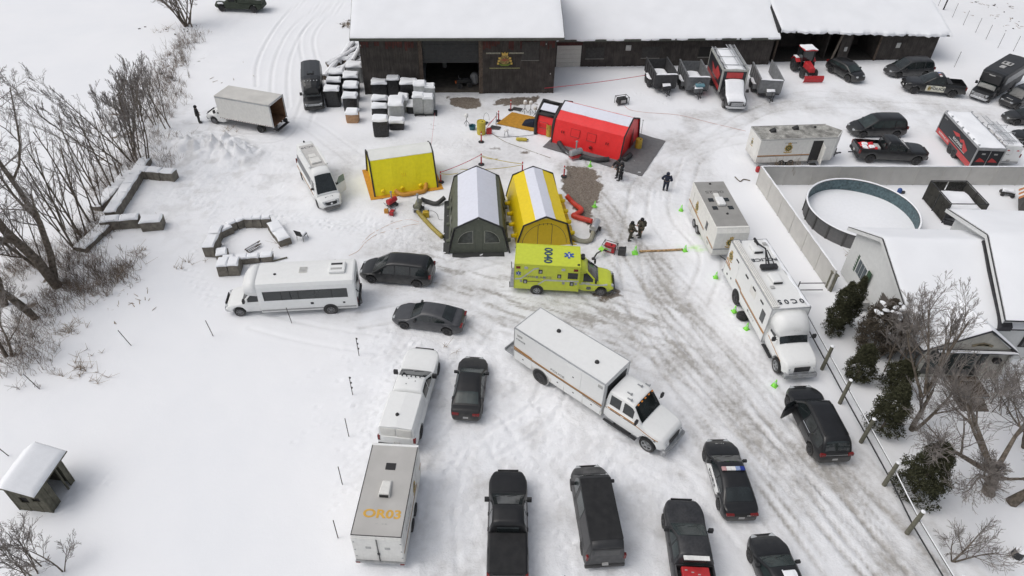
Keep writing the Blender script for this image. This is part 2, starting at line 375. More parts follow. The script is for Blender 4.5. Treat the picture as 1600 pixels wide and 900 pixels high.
 for c_,n_,sp in(((700,600),160,2.2),((880,690),160,2.6),((730,760),120,1.8),((1010,790),110,1.4),((610,350),90,2.0),((930,400),120,2.0),((780,215),200,3.0),((960,270),120,2.0),((1060,360),90,1.8),((590,540),90,2.2),((830,830),90,1.2),((470,330),90,2.5),((390,250),140,3.0),((700,180),120,3.5),((1140,240),100,3.0),((560,660),60,1.6),((1250,170),120,5)):
  p=G2(*c_)
  for k in range(n_):foot(p[0]+rs.randn()*sp,p[1]+rs.randn()*sp,rs.uniform(.09,.15),rs.uniform(.03,.08))
 # bare wet ground
 def patch(pts,grow,seed):
  P=pix(*pts); D=seg_d(X,Y,P+[P[0]]); D=np.where(inpoly(X,Y,P),-D,D)+1.3*fbm(X/1.1,Y/1.1,seed)+.5*fbm(X/.3,Y/.3,seed+5)
  return np.clip(.5-D/grow,0,1)
 mud=patch(((884,260),(925,262),(943,292),(925,335),(918,350),(896,325),(878,295)),.5,101)
 mud=np.maximum(mud,patch(((690,150),(750,152),(748,166),(732,172),(712,166)),.5,102))
 mud=np.maximum(mud,patch(((765,154),(840,150),(838,162),(770,165)),.5,103)*.8)
 mud=np.maximum(mud,patch(((925,458),(962,452),(972,462),(940,468)),.6,104)*.7)
 mud=np.maximum(mud,patch(((670,190),(690,190),(692,206),(664,204)),.9,105)*.3)
 for q in((757,170),(800,238),(822,236),(774,233),(812,232),(970,60),(1015,385),(700,540)):
  pass
 mud=np.maximum(mud,.75*np.exp(-(np.hypot((X-G2(820,238)[0])/.8,(Y-G2(820,238)[1])/.4))**2*1.4))
 mud=np.maximum(mud,.6*np.exp(-(np.hypot((X-G2(773,232)[0])/1.1,(Y-G2(773,232)[1])/.5))**2*1.4))
 mud=np.maximum(mud,.5*np.exp(-(np.hypot((X-G2(613,347)[0])/.5,(Y-G2(613,347)[1])/.35))**2*1.4))
 mud=np.maximum(mud,brush*np.clip((fbm(X/.7,Y/.7,93)+.5-.62)*5,0,.8))
 Z-=.04*mud
 # green dye sprayed on the snow next to a cone
 gx,gy=G2(1085,388); dye=np.exp(-(((X-gx)/1.0)**2+((Y-gy)/.35)**2))*np.clip((fbm(X/.35,Y/.35,121)+.5-.4)*4,0,1)
 gx,gy=G2(1105,372); dye=np.maximum(dye,.6*np.exp(-(((X-gx)/.9)**2+((Y-gy)/.5)**2))*np.clip((fbm(X/.35,Y/.35,122)+.5-.45)*4,0,1))
 nx,ny=X.shape
 V3=np.stack([X,Y,Z],-1).reshape(-1,3)
 idx=np.arange(nx*ny).reshape(nx,ny)
 F=np.stack([idx[:-1,:-1],idx[1:,:-1],idx[1:,1:],idx[:-1,1:]],-1).reshape(-1,4)
 me=bpy.data.meshes.new('snow_ground'); me.vertices.add(len(V3)); me.vertices.foreach_set('co',V3.ravel().astype(np.float32))
 me.loops.add(F.size); me.loops.foreach_set('vertex_index',F.ravel().astype(np.int32))
 me.polygons.add(len(F)); me.polygons.foreach_set('loop_start',np.arange(0,F.size,4,dtype=np.int32)); me.polygons.foreach_set('loop_total',np.full(len(F),4,np.int32))
 me.polygons.foreach_set('use_smooth',np.ones(len(F),bool)); me.update(); me.validate()
 for nm,arr in(('dirt',dirt),('mud',mud),('dye',dye),('rough',np.maximum(np.maximum(yard,park),churn))):
  at=me.attributes.new(nm,'FLOAT','POINT'); at.data.foreach_set('value',np.clip(arr,0,1).ravel().astype(np.float32))
 m=bpy.data.materials.new('snow_ground'); m.use_nodes=True; n=m.node_tree.nodes; l=m.node_tree.links; bs=n['Principled BSDF']
 bs.inputs['Roughness'].default_value=.75; bs.inputs['Specular IOR Level'].default_value=.2
 tc=n.new('ShaderNodeTexCoord')
 def at(nm):k=n.new('ShaderNodeAttribute'); k.attribute_name=nm; return k.outputs['Fac']
 def noise(sc,det=6,vec=None):
  k=n.new('ShaderNodeTexNoise'); k.inputs['Scale'].default_value=sc; k.inputs['Detail'].default_value=det; k.inputs['Roughness'].default_value=.65; l.new(vec or tc.outputs['Object'],k.inputs['Vector']); return k.outputs['Fac']
 def mr(v,a,b,c=0,d=1):
  k=n.new('ShaderNodeMapRange'); k.inputs[1].default_value=a; k.inputs[2].default_value=b; k.inputs[3].default_value=c; k.inputs[4].default_value=d; l.new(v,k.inputs[0]); return k.outputs[0]
 def math_(op,a,b):
  k=n.new('ShaderNodeMath'); k.operation=op; k.use_clamp=True
  for i,q in enumerate((a,b)):
   if isinstance(q,(int,float)):k.inputs[i].default_value=q
   else:l.new(q,k.inputs[i])
  return k.outputs[0]
 def mix(f,a,b):
  k=n.new('ShaderNodeMix'); k.data_type='RGBA'; l.new(f,k.inputs['Factor'])
  for nm,q in(('A',a),('B',b)):
   if isinstance(q,tuple):k.inputs[nm].default_value=(*q,1)
   else:l.new(q,k.inputs[nm])
  return k.outputs['Result']
 big=noise(.12,3)
 base=mix(mr(big,.35,.65),(.845,.86,.885),(.875,.885,.905))
 fine=noise(2.4,9)
 d1=math_('MULTIPLY',at('dirt'),mr(fine,.30,.66,.5,1.3))
 c1=mix(d1,base,(.40,.385,.365))
 mudc=mix(mr(noise(9,8),.35,.65),(.115,.092,.072),(.27,.235,.20))
 mf=mr(math_('ADD',math_('MULTIPLY',at('mud'),1.0),mr(fine,.3,.7,-.34,.34)),.33,.62)
 mf=math_('MULTIPLY',mf,mr(at('mud'),0,.8,.0,1.15))
 c2=mix(mf,c1,mudc)
 c3=mix(math_('MULTIPLY',at('dye'),.75),c2,(.40,.75,.14))
 l.new(c3,bs.inputs['Base Color'])
 bp=n.new('ShaderNodeBump'); bp.inputs['Strength'].default_value=.85; bp.inputs['Distance'].default_value=.09
 rf=n.new('ShaderNodeMath'); rf.operation='MULTIPLY_ADD'; l.new(at('rough'),rf.inputs[0]); rf.inputs[1].default_value=1.3; rf.inputs[2].default_value=.25
 hh=math_('MULTIPLY',math_('ADD',math_('MULTIPLY',noise(2.6,10),.6),math_('MULTIPLY',noise(9,5),.3)),rf.outputs[0]); l.new(hh,bp.inputs['Height']); l.new(bp.outputs[0],bs.inputs['Normal'])
 me.materials.append(m)
 o=bpy.data.objects.new('snow_ground',me); COL.objects.link(o); o['kind']='structure'
 return X,Y,Z
ground()
# ---------------------------------------------------------------- vehicles
def patch_grid(mb,fn,xs,ts):
 """closed thin patch: fn(x, t, off) -> point"""
 nu,nv=len(xs),len(ts)
 top=[fn(x,t,1)for x in xs for t in ts]; bot=[fn(x,t,0)for x in xs for t in ts]; o=nu*nv
 I=lambda i,j:i*nv+j
 fs=[(I(i,j),I(i+1,j),I(i+1,j+1),I(i,j+1))for i in range(nu-1)for j in range(nv-1)]
 fs+=[tuple(o+q for q in f[::-1])for f in fs]
 for i in range(nu-1):
  fs+=[(I(i,0),o+I(i,0),o+I(i+1,0),I(i+1,0)),(I(i,nv-1),I(i+1,nv-1),o+I(i+1,nv-1),o+I(i,nv-1))]
 for j in range(nv-1):
  fs+=[(I(0,j),I(0,j+1),o+I(0,j+1),o+I(0,j)),(I(nu-1,j),o+I(nu-1,j),o+I(nu-1,j+1),I(nu-1,j+1))]
 mb.add(top+bot,fs)

def wheel(parent,x,y,r,wd,rim=DRIM,side=1,spokes=7):
 """side = +1 if the outer face looks to +y"""
 b=MB(); M=Matrix.Translation((x,y,r))@Matrix.Rotation(-PI/2*side,4,'X')
 h=wd/2
 b.lathe([(r*.60,-h),(r*.93,-h),(r,-h*.6),(r,h*.6),(r*.93,h),(r*.66,h),(r*.62,h*.7),(r*.3,h*.5)],20,M)
 w=b.build('wheel',TYRE,parent,smooth=False)
 q=MB(); q.lathe([(r*.64,h*.55),(r*.66,h*.98),(r*.60,h*.99),(r*.57,h*.62),(r*.57,h*.55)],20,M)
 for k in range(spokes):
  a=2*PI*k/spokes; T=M@Matrix.Rotation(a,4,'Z')
  q.box(r*.08,r*.6,-r*.07,r*.07,h*.6,h*.9,T)
 q.lathe([(r*.17,h*.6),(r*.17,h*.97),(r*.1,h*1.02)],10,M)
 q.build('rim',rim,w)
 return w

class Car:
 """smooth lofted body. x forward, origin on the ground under the middle."""
 def __init__(s,L,W,top,cab,wheels,wr=.34,floor=.24,tum=.36,paint=BLACK,bed=None,fr=.40,rr=.18,cabin=.93,glass=GLASS,rim=DRIM,xf=None,xr=None,crown=.035,rimtype=7):
  s.L,s.W,s.top,s.cab,s.wheels,s.wr,s.floor,s.tum,s.paint,s.bed=L,W,top,cab,wheels,wr,floor,tum,paint,bed
  s.fr,s.rr,s.cabin,s.glass,s.rim,s.crown=fr,rr,cabin,glass,rim,crown
  s.x1=L/2 if xf is None else xf; s.x0=-L/2 if xr is None else xr; s.sp=rimtype
  s.dents=None
 def zt(s,x):
  P=s.top; X=[p[0]for p in P]; Z=[p[1]for p in P]
  return float((np.interp(x-.07,X,Z)+np.interp(x,X,Z)+np.interp(x+.07,X,Z))/3)
 def zr(s,x):
  P=s.cab; X=[p[0]for p in P]; Z=[p[1]for p in P]
  return float((np.interp(x-.05,X,Z)+np.interp(x,X,Z)+np.interp(x+.05,X,Z))/3)
 def hw(s,x):
  a=max(0,(x-(s.x1-1.1))/1.1); b=max(0,((s.x0+.7)-x)/.7)
  return s.W/2*(1-s.fr*min(a,1)**3)*(1-s.rr*min(b,1)**3)
 def zb(s,x):
  z=s.floor
  if x>s.x1-.4:z+=(x-(s.x1-.4))*.25
  if x<s.x0+.4:z+=((s.x0+.4)-x)*.35
  for wx in s.wheels:
   R_=s.wr*1.17; d=abs(x-wx)
   if d<R_:z=max(z,s.wr+math.sqrt(R_*R_-d*d))
  return z
 def half(s,x):  # lower body half section, bottom centre -> top centre
  w=s.hw(x); zt=s.zt(x); zb=min(s.zb(x),zt-.12); h=zt-zb
  P=[(0,zb),(w*.86,zb),(w*.965,zb+min(.05,h*.2)),(w,zb+.38*h),(w*.995,zb+.62*h),(w*.965,zt-min(.10,.2*h)),(w*.93,zt-.03),(w*.86,zt)]
  if s.bed and s.bed[0]<x<s.bed[1]:P+=[(w*.845,zt-.01),(w*.84,s.bed[2]),(0,s.bed[2])]
  else:P+=[(w*.84,zt+.002),(w*.5,zt+s.crown*.8),(0,zt+s.crown)]
  return P
 def chalf(s,x):
  zb=s.zt(x)-.03; zr=max(s.zr(x),zb+.02); h=zr-zb; w=s.hw(x)*s.cabin; k=s.tum; e=min(.10,.35*h)
  wt=w-k*h
  return[(w,zb),(w-k*h*.5,zb+h*.5),(wt+k*e,zr-e),(wt-.02,zr-e*.35),(wt-.08,zr),(wt*.55,zr+s.crown*.8),(0,zr+s.crown)]
 def side_y(s,x,z,cabin=False):
  P=s.chalf(x)[:4]if cabin else s.half(x)[1:8]
  zs=[p[1]for p in P]; ys=[p[0]for p in P]
  return float(np.interp(z,zs,ys))
 def top_z(s,x,y,cabin=True):
  P=s.chalf(x)[3:]if cabin else s.half(x)[6:]
  P=P[::-1]; return float(np.interp(abs(y),[p[0]for p in P],[p[1]for p in P]))
 def ring(s,x,half):
  return[(x,-y,z)for y,z in half[::-1]]+[(x,y,z)for y,z in half[1 if half[0][0]==0 else 0:-1]]
 def body(s,root):
  xs=set(np.linspace(s.x0+.02,s.x1-.02,30).tolist())|{p[0]for p in s.top if s.x0<p[0]<s.x1}|{s.x0,s.x1}
  for wx in s.wheels:
   R_=s.wr*1.17; xs|={wx+R_*math.cos(a)for a in np.linspace(0,PI,11)}|{wx-R_-.01,wx+R_+.01}
  if s.bed:xs|={s.bed[0]-.005,s.bed[0]+.005,s.bed[1]-.005,s.bed[1]+.005}
  xs=sorted(x for x in xs if s.x0<=x<=s.x1)
  b=MB(); b.loft([s.ring(x,s.half(x))for x in xs],closed=True)
  o=b.build('body',s.paint,root,smooth=True,fix=True)
  o.data.polygons.foreach_set('use_smooth',[True]*len(o.data.polygons))
  md=o.modifiers.new('ws','EDGE_SPLIT'); md.split_angle=R(38)
  if s.cab:
   c0,c1=s.cab[0][0],s.cab[-1][0]
   xs=sorted(set(np.linspace(c0,c1,26).tolist())|{p[0]for p in s.cab})
   b=MB(); b.loft([[(x,-y,z)for y,z in s.chalf(x)[::-1][:]][::-1][::-1]+[(x,y,z)for y,z in s.chalf(x)][:-1][::1]for x in xs]if False else[s.cring(x)for x in xs],closed=False)
   rs=[s.cring(xs[0]),s.cring(xs[-1])]
   b.poly(rs[0]); b.poly(rs[1])
   o2=b.build('roof',s.paint,root,smooth=True,fix=True)
   md=o2.modifiers.new('ws','EDGE_SPLIT'); md.split_angle=R(42)
  return o
 def cring(s,x):
  h=s.chalf(x); return[(x,-y,z)for y,z in h]+[(x,y,z)for y,z in h[:-1][::-1]]
 def wheels_on(s,root,wd=.24,dual=()):
  for wx in s.wheels:
   for sd in(-1,1):
    wheel(root,wx,sd*(s.hw(wx)-wd/2-.01),s.wr,wd if wx not in dual else wd*2.1,s.rim,sd,s.sp)
   b=MB(); b.tube([(wx,-s.W/2+.25,s.wr),(wx,s.W/2-.25,s.wr)],.07,6); b.build('axle',DARKM,root)
 def windscreen(s,root,x0,x1,name='windscreen',fy=.97,m=None,n=9):
  b=MB()
  def fn(x,t,off):
   P=s.chalf(x); wt=P[4][0]+.045*min(1,(P[4][1]-P[0][1])*3); y=t*wt*fy
   return(x+(.012 if off and name=='windscreen' else 0),y,s.top_z(x,y)+(.014 if off else-.01))
  patch_grid(b,fn,np.linspace(x0,x1,n),np.linspace(-1,1,9)); return b.build(name,m or s.glass,root,smooth=False)
 def sunroof(s,root,x0,x1,m=None,fy=.75,name='sunroof'):return s.windscreen(root,x0,x1,name,fy,m,4)
 def side_window(s,root,x0,x1,sides=(-1,1),m=None,lo=.06,hi=.13,name='side_window',zmax=None,zmin=None):
  for sd in sides:
   b=MB()
   def fn(x,t,off):
    P=s.chalf(x); zl=P[0][1]+lo if zmin is None else zmin; zh=max(zl+.02,s.zr(x)-hi)
    if zmax:zh=min(zh,zmax)
    z=zl+(zh-zl)*t; return(x,sd*(s.side_y(x,z,True)+(.012 if off else-.012)),z)
   patch_grid(b,fn,np.linspace(x0,x1,6),np.linspace(0,1,4)); b.build(name,m or s.glass,root)
 def side_patch(s,root,x0,x1,z0,z1,name,m,sides=(-1,1),off=.008,slope=0.0,cabin=False):
  o=None
  for sd in sides:
   b=MB()
   def fn(x,t,of):
    zlo=max(z0+slope*(x-x0),s.zb(x)+.03)if not cabin else z0; z=zlo+(z1+slope*(x-x0)-zlo)*t
    return(x,sd*(s.side_y(x,z,cabin)+(off if of else-.01)),z)
   patch_grid(b,fn,np.linspace(x0,x1,max(3,int((x1-x0)*6))),np.linspace(0,1,5)); o=b.build(name,m,root)
  return o
 def doors(s,root,spans,z1=None,sides=(-1,1)):
  for x0,x1 in spans:
   for sd in sides:
    zt=(s.zt((x0+x1)/2)-.05)if z1 is None else z1
    d=s.side_patch(root,x0+.012,x1-.012,s.floor+.08,zt,'door',s.paint,(sd,),.007)
    b=MB(); xh=x0+.17; zh=zt-.13; b.cbox((xh,sd*(s.side_y(xh,zh)+.02),zh),(.2,.035,.035)); b.build('handle',s.paint,d)
 def hood(s,root,x0,x1):
  b=MB()
  def fn(x,t,off):y=t*(s.hw(x)*.80); return(x,y,s.top_z(x,y,False)+(.010 if off else-.02))
  patch_grid(b,fn,np.linspace(x0,x1,8),np.linspace(-1,1,7)); return b.build('hood',s.paint,root)
 def front(s,root,zl=.66,zg=.55,gw=.5,gh=.2,lw=.34,lh=.13,gm=None,bump=None,plate=False,chrome=False):
  x=s.x1
  for sd in(-1,1):
   b=MB(); y=sd*(s.hw(x-.12)-lw/2-.01)
   b.cbox((x-.13-.04,y-sd*.03,zl-.02),(.24,lw*.8,lh*.85),sd*-.55); b.build('headlight',HEADL,root,bevel=.02)
  b=MB(); b.box(x-.05,x+.012,-gw,gw,zg-gh/2,zg+gh/2); g=b.build('grille',gm or PLAST,root,bevel=.02)
  if chrome:
   b=MB()
   for k in range(3):z=zg-gh/2+gh*(k+.5)/3; b.box(x+.005,x+.028,-gw,gw,z-gh*.09,z+gh*.09)
   b.build('grille_bar',CHROME,g)
  if bump is not None:
   b=MB(); hw_=s.hw(x-.05)+.01
   b.loft([[(xx,-hw_*f,z0_)for z0_ in(s.floor+.02,s.floor+.26)]+[(xx,hw_*f,z0_)for z0_ in(s.floor+.26,s.floor+.02)]for xx,f in((x-.30,1.06),(x-.05,1.0),(x+.09,.86))],closed=True)
   b.build('bumper',bump,root,bevel=.03,fix=True)
 def rear(s,root,zl=.85,lw=.3,lh=.16,bump=None,plate=True,tall=False):
  x=s.x0
  for sd in(-1,1):
   b=MB(); y=sd*(s.hw(x+.08)-lw/2+.0)
   b.cbox((x+.06,y,zl),(.16,lw,lh)); b.build('taillight',REDL,root,bevel=.015)
  if bump is not None:
   b=MB(); b.box(x-.07,x+.12,-s.hw(x+.1),s.hw(x+.1),s.floor+.1,s.floor+.32); b.build('rear_bumper',bump,root,bevel=.03)
  if plate:
   b=MB(); b.box(x-.09 if bump else x-.02,x+.01,-.15,.15,s.floor+.34,s.floor+.48); b.build('licence_plate',LETG,root)
 def mirrors(s,root,x,z=None,big=False,m=None,out=.10,sides=(-1,1)):
  z=z or s.zt(x)+.06
  for sd in sides:
   y=sd*(s.side_y(x,z-.12)+out); b=MB()
   if big:b.cbox((x,y+sd*.12,z+.06),(.14,.24,.30)); b.tube([(x,sd*(s.W/2-.06),z-.05),(x,y,z+.02)],.028,5)
   else:b.cbox((x,y,z),(.15,.22,.15)); b.tube([(x,sd*(s.W/2-.15),z-.04),(x,y,z)],.03,5)
   b.build('mirror',m or PLAST,root,bevel=.03)
 def wipers(s,root,x0,n=2):
  b=MB()
  for k in range(n):
   y=-.45+.62*k; b.tube([(x0,y,s.top_z(x0,y)+.03),(x0-.14,y+.5,s.top_z(x0-.14,y+.5)+.03)],.012,4)
  b.build('wiper',PLAST,root)

def place(root,fpix,rpix,z,L,yaw=None,anchor='m'):
 a,b=G(*fpix,z),G(*rpix,z); m=(a+b)/2
 y=math.atan2(a.y-b.y,a.x-b.x)if yaw is None else R(yaw)
 d=Vector((math.cos(y),math.sin(y),0))
 if anchor=='f':m=a-d*(L/2)
 if anchor=='r':m=b+d*(L/2)
 root.location=(m.x,m.y,0); root.rotation_euler=(0,0,y)

def sedan(name,label,L=4.9,W=1.86,paint=BLACK,glass=GLASS,H=1.46,cat='car',group=None,roofm=None,rim=DRIM,cut=1.0):
 r=thing(name,label,cat,group=group); h=L/2
 c=Car(L,W,[(-h,.60),(-h+.06,.92),(-h+.25,1.03),(-h+.9,1.05),(-.2,.97),(.9,.95),(1.15,.93),(h-.75,.84),(h-.3,.72),(h-.1,.60),(h,.48)],
   [(-h+.55,1.03),(-h+1.25,H-.13),(-.55,H-.02),(0,H),(.35,H-.04),(1.15,.93)],[-h+1.0,h-.93],.335,.2,.40,paint,glass=glass,rim=rim)
 c.body(r); c.wheels_on(r,.23); c.windscreen(r,.38,1.10); c.windscreen(r,-h+.66,-h+1.36,'rear_window',.9)
 c.side_window(r,-.35,.82,lo=.04,hi=.10); c.side_window(r,-1.30,-.43,lo=.04,hi=.10)
 c.doors(r,[(-.4,.75),(-1.35,-.4)]); c.hood(r,1.22,h-.22); c.front(r,.64,.50,.5,.2); c.rear(r,.84,.42,.12)
 c.mirrors(r,.72,1.02); c.wipers(r,1.08)
 return r,c
def suv(name,label,L=4.9,W=2.0,H=1.84,paint=BLACK,glass=GLASS,cat='car',group=None,skipdoor=False,glassroof=False):
 r=thing(name,label,cat,group=group); h=L/2
 c=Car(L,W,[(-h,.7),(-h+.05,1.02),(-h+.2,1.12),(0,1.08),(1.0,1.05),(h-.95,1.02),(h-.5,.93),(h-.12,.78),(h,.55)],
   [(-h+.05,1.05),(-h+.38,H-.22),(-h+.65,H-.07),(-.5,H),(.2,H-.02),(.55,H-.1),(1.30,1.04)],[-h+.95,h-.95],.375,.25,.28,paint,glass=glass,rr=.12)
 c.body(r); c.wheels_on(r,.26); c.windscreen(r,.56,1.26); c.windscreen(r,-h+.10,-h+.42,'rear_window',.86)
 c.side_window(r,-.25,.92); c.side_window(r,-1.25,-.34); c.side_window(r,-h+.45,-1.34)
 if not skipdoor:c.doors(r,[(-.3,.85),(-1.3,-.3)])
 else:c.doors(r,[(-.3,.85)],sides=(-1,)); c.doors(r,[(-1.3,-.3)])
 c.hood(r,1.36,h-.25); c.front(r,.80,.62,.52,.26); c.rear(r,1.05,.30,.2); c.mirrors(r,.82,1.16); c.wipers(r,1.24)
 b=MB()
 for sd in(-1,1):b.tube([(-h+.7,sd*(c.chalf(-1)[4][0]+.02),H+.01),(.2,sd*(c.chalf(0)[4][0]+.02),H+.01)],.022,5)
 b.build('roof_rail',PLAST,r)
 return r,c
def minivan(name,label,L=5.2,W=2.02,H=1.86,paint=BLACK,glass=GLASS,group=None,cat='minivan'):
 r=thing(name,label,cat,group=group); h=L/2
 c=Car(L,W,[(-h,.6),(-h+.04,1.0),(-h+.15,1.08),(0,1.02),(1.2,.98),(h-.8,.90),(h-.35,.78),(h-.1,.66),(h,.5)],
   [(-h+.03,1.0),(-h+.25,H-.25),(-h+.55,H-.04),(-.8,H),(.1,H-.03),(.5,H-.12),(1.62,.95)],[-h+1.0,h-.98],.35,.2,.24,paint,glass=glass,rr=.12)
 c.body(r); c.wheels_on(r,.24); c.windscreen(r,.55,1.56); c.windscreen(r,-h+.07,-h+.36,'rear_window',.84)
 c.side_window(r,-.05,1.05); c.side_window(r,-1.15,-.14); c.side_window(r,-h+.4,-1.25)
 c.doors(r,[(-.1,.95),(-1.25,-.1)]); c.hood(r,1.66,h-.2); c.front(r,.70,.55,.5,.22); c.rear(r,1.0,.22,.26); c.mirrors(r,.95,1.08); c.wipers(r,1.5)
 return r,c
def pickup(name,label,L=5.9,W=2.04,H=2.0,paint=BLACK,glass=GLASS,group=None,tonneau=False,openbed=True,chrome=False,mirrorm=None,bigm=True,cat='pickup truck'):
 r=thing(name,label,cat,group=group); h=L/2
 c=Car(L,W,[(-h,1.05),(-h+.03,1.32),(-h+.1,1.34),(-.72,1.30),(.9,1.22),(1.35,1.22),(h-.5,1.15),(h-.12,1.06),(h-.02,.9),(h,.6)],
   [(-.84,1.25),(-.76,H-.10),(-.6,H-.02),(.05,H),(.30,H-.05),(1.42,1.2)],[-h+1.15,h-.98],.40,.38,.26,paint,bed=(-h+.10,-.90,.88)if openbed else None,glass=glass,rr=.03,fr=.34)
 c.body(r); c.wheels_on(r,.28); c.windscreen(r,.34,1.36)
 c.side_window(r,.18,.92,hi=.12); c.side_window(r,-.62,.10,hi=.12)
 b=MB(); b.box(-.86,-.80,-.55,.55,1.36,1.72); b.build('rear_window',glass,r)
 c.doors(r,[(.15,1.1),(-.72,.15)]); c.hood(r,1.52,h-.25)
 c.front(r,.90,.86,.56,.34,.30,.2,bump=CHROME if chrome else PLAST,chrome=chrome); c.rear(r,1.08,.14,.34,bump=CHROME if chrome else PLAST); c.mirrors(r,.95,1.34,big=bigm,m=mirrorm); c.wipers(r,1.2)
 b=MB(); b.box(-h-.015,-h+.03,-.72,.72,.72,1.26); b.build('tailgate',paint,r,bevel=.01)
 if tonneau:
  b=MB(); b.box(-h+.06,-.90,-W*.43,W*.43,1.335,1.375); b.build('tonneau_cover',MATTEB,r,bevel=.02)
 return r,c
def cutaway(r,xf,W=2.03,paint=WHITEP,H=2.05,cablen=2.75,wr=.38,glass=GLASS,chrome=True,back=None,nose=1.25,belt=1.2):
 """commercial van cab whose nose is at x = xf; the cab ends at xf - cablen"""
 x0=xf-cablen
 c=Car(4,W,[(x0,1.0),(x0+.05,belt),(xf-1.35,belt-.02),(xf-1.2,belt-.05),(xf-.45,belt-.17),(xf-.12,belt-.32),(xf,.55)],
   [(x0,belt),(x0+.02,H-.02),(xf-nose-1.0,H),(xf-nose-.75,H-.10),(xf-nose+.12,belt-.05)],[xf-.92],wr,.36,.24,paint,xf=xf,xr=x0,rr=0.0,fr=.18,glass=glass,rim=ALLOY)
 c.body(r); c.wheels_on(r,.26); c.windscreen(r,xf-nose-.72,xf-nose+.08); c.side_window(r,xf-nose-1.0,xf-nose-.30,hi=.16)
 c.doors(r,[(xf-nose-1.05,xf-nose+.12)]); c.hood(r,xf-1.05,xf-.2)
 c.front(r,.82,.80,.55,.34,.26,.28,bump=CHROME if chrome else PLAST,chrome=chrome,gm=PLAST); c.mirrors(r,xf-nose-.12,belt+.22,big=True,out=.14)
 c.wipers(r,xf-nose+.05)
 return c
def boxbody(r,x0,x1,W,z0,z1,m,name='box_body',roofm=None,trim=ALU,bevel=.03,t=.05):
 b=MB(); b.box(x0,x1,-W/2,W/2,z0,z1); o=b.build(name,m,r,bevel=bevel)
 if roofm:b=MB(); b.box(x0+.05,x1-.05,-W/2+.05,W/2-.05,z1-.01,z1+.012); b.build('roof',roofm,r)
 if trim:
  b=MB(); e=.012
  for sy in(-1,1):
   b.box(x0-e,x1+e,sy*W/2-(t if sy>0 else-0.0)-(0 if sy>0 else e),sy*W/2+(e if sy>0 else t),z1-t,z1+.022)
   for xx in(x0-e,x1+e-t):b.box(xx,xx+t,sy*W/2-(t if sy>0 else e),sy*W/2+(e if sy>0 else t),z0,z1-t-.002)
  for xx in(x0-e,x1+e-t):b.box(xx,xx+t,-W/2+t+.002,W/2-t-.002,z1-t,z1+.021)
  b.build('edge_trim',trim,r)
 return o
def panel(r,side,x0,x1,z0,z1,W,m,name='panel',off=.012,th=.02,bevel=0):
 """thin panel on a side wall of a box body: side +1 / -1, W total width"""
 b=MB(); y=W/2
 b.box(x0,x1,y-th if side>0 else-y-off,y+off if side>0 else-y+th,z0,z1); return b.build(name,m,r,bevel=bevel)
def stripe(r,side,pts,h,W,m,name='stripe',off=.008):
 b=MB(); y=side*(W/2+off)
 for(xa,za),(xb,zb)in zip(pts[:-1],pts[1:]):
  b.prism([(xa,y,za-h/2),(xb,y,zb-h/2),(xb,y,zb+h/2),(xa,y,za+h/2)],(0,-side*.006,0))
 return b.build(name,m,r)
def sidetext(r,side,s,x,z,size,W,m,off=.012,sx=1,bold=.0,name='lettering'):
 M=frame((x,side*(W/2+off),z),(1,0,0)if side<0 else(-1,0,0),(0,0,1)); return text(s,size,M,m,r,name,sx,bold)
def crest(r,M,R_=.32):
 """round badge with crown and ribbon"""
 b=MB(); b.cur=0
 b.lathe([(R_*.80,-.004),(R_*.80,.006)],20,M)
 b.cur=1; b.lathe([(R_*.62,.004),(R_*.62,.012)],20,M)
 b.cur=2
 for k in range(10):
  a=2*PI*k/10; b.lathe([(R_*.12,0),(R_*.12,.01)],6,M@Matrix.Translation((R_*.84*math.cos(a),R_*.84*math.sin(a),0)))
 b.cur=0
 b.lathe([(R_*.40,.012),(R_*.40,.018)],5,M); b.cur=1; b.lathe([(R_*.16,.018),(R_*.16,.024)],10,M); b.cur=0
 b.prism([M@Vector(p)for p in((-R_*.34,R_*.92,0),(R_*.34,R_*.92,0),(R_*.42,R_*1.3,0),(R_*.18,R_*1.16,0),(0,R_*1.42,0),(-R_*.18,R_*1.16,0),(-R_*.42,R_*1.3,0))],M.to_3x3()@Vector((0,0,.012)))
 b.cur=2
 b.prism([M@Vector(p)for p in((-R_*.95,-R_*1.02,0),(-R_*.5,-R_*1.2,0),(R_*.5,-R_*1.2,0),(R_*.95,-R_*1.02,0),(R_*.9,-R_*.82,0),(R_*.45,-R_*.98,0),(-R_*.45,-R_*.98,0),(-R_*.9,-R_*.82,0))],M.to_3x3()@Vector((0,0,.012)))
 return b.build('crest',[GOLD,GREENB,GOLD],r)
def snowcap(r,x0,x1,y0,y1,z,t=.10,name='snow',seed=0,edge=.06,M=None,m=None,nx=10,ny=8):
 """lumpy snow slab with rounded edge lying at height z"""
 b=MB(); rs=random.Random(seed); ph=rs.random()*50
 def fn(u,v,off):
  x=x0+(x1-x0)*u; y=y0+(y1-y0)*v
  k=min(1,min(u,1-u,v,1-v)*9); d=t*(.30+.70*math.sin(min(1,k)*PI/2))*(1+.25*math.sin(x*2.3+ph)*math.cos(y*2.9+ph))
  jx=edge*math.sin(y*5+ph)*(1 if u in(0,1)else 0); jy=edge*math.sin(x*4.1+ph*2)*(1 if v in(0,1)else 0)
  p=Vector((x+jx,y+jy,z+(d if off else-.004))); return M@p if M is not None else p
 us=[0,.03]+list(np.linspace(.1,.9,nx))+[.97,1]; vs=[0,.04]+list(np.linspace(.12,.88,ny))+[.96,1]
 patch_grid(b,fn,us,vs); return b.build(name,m or SNOW,r,smooth=False)
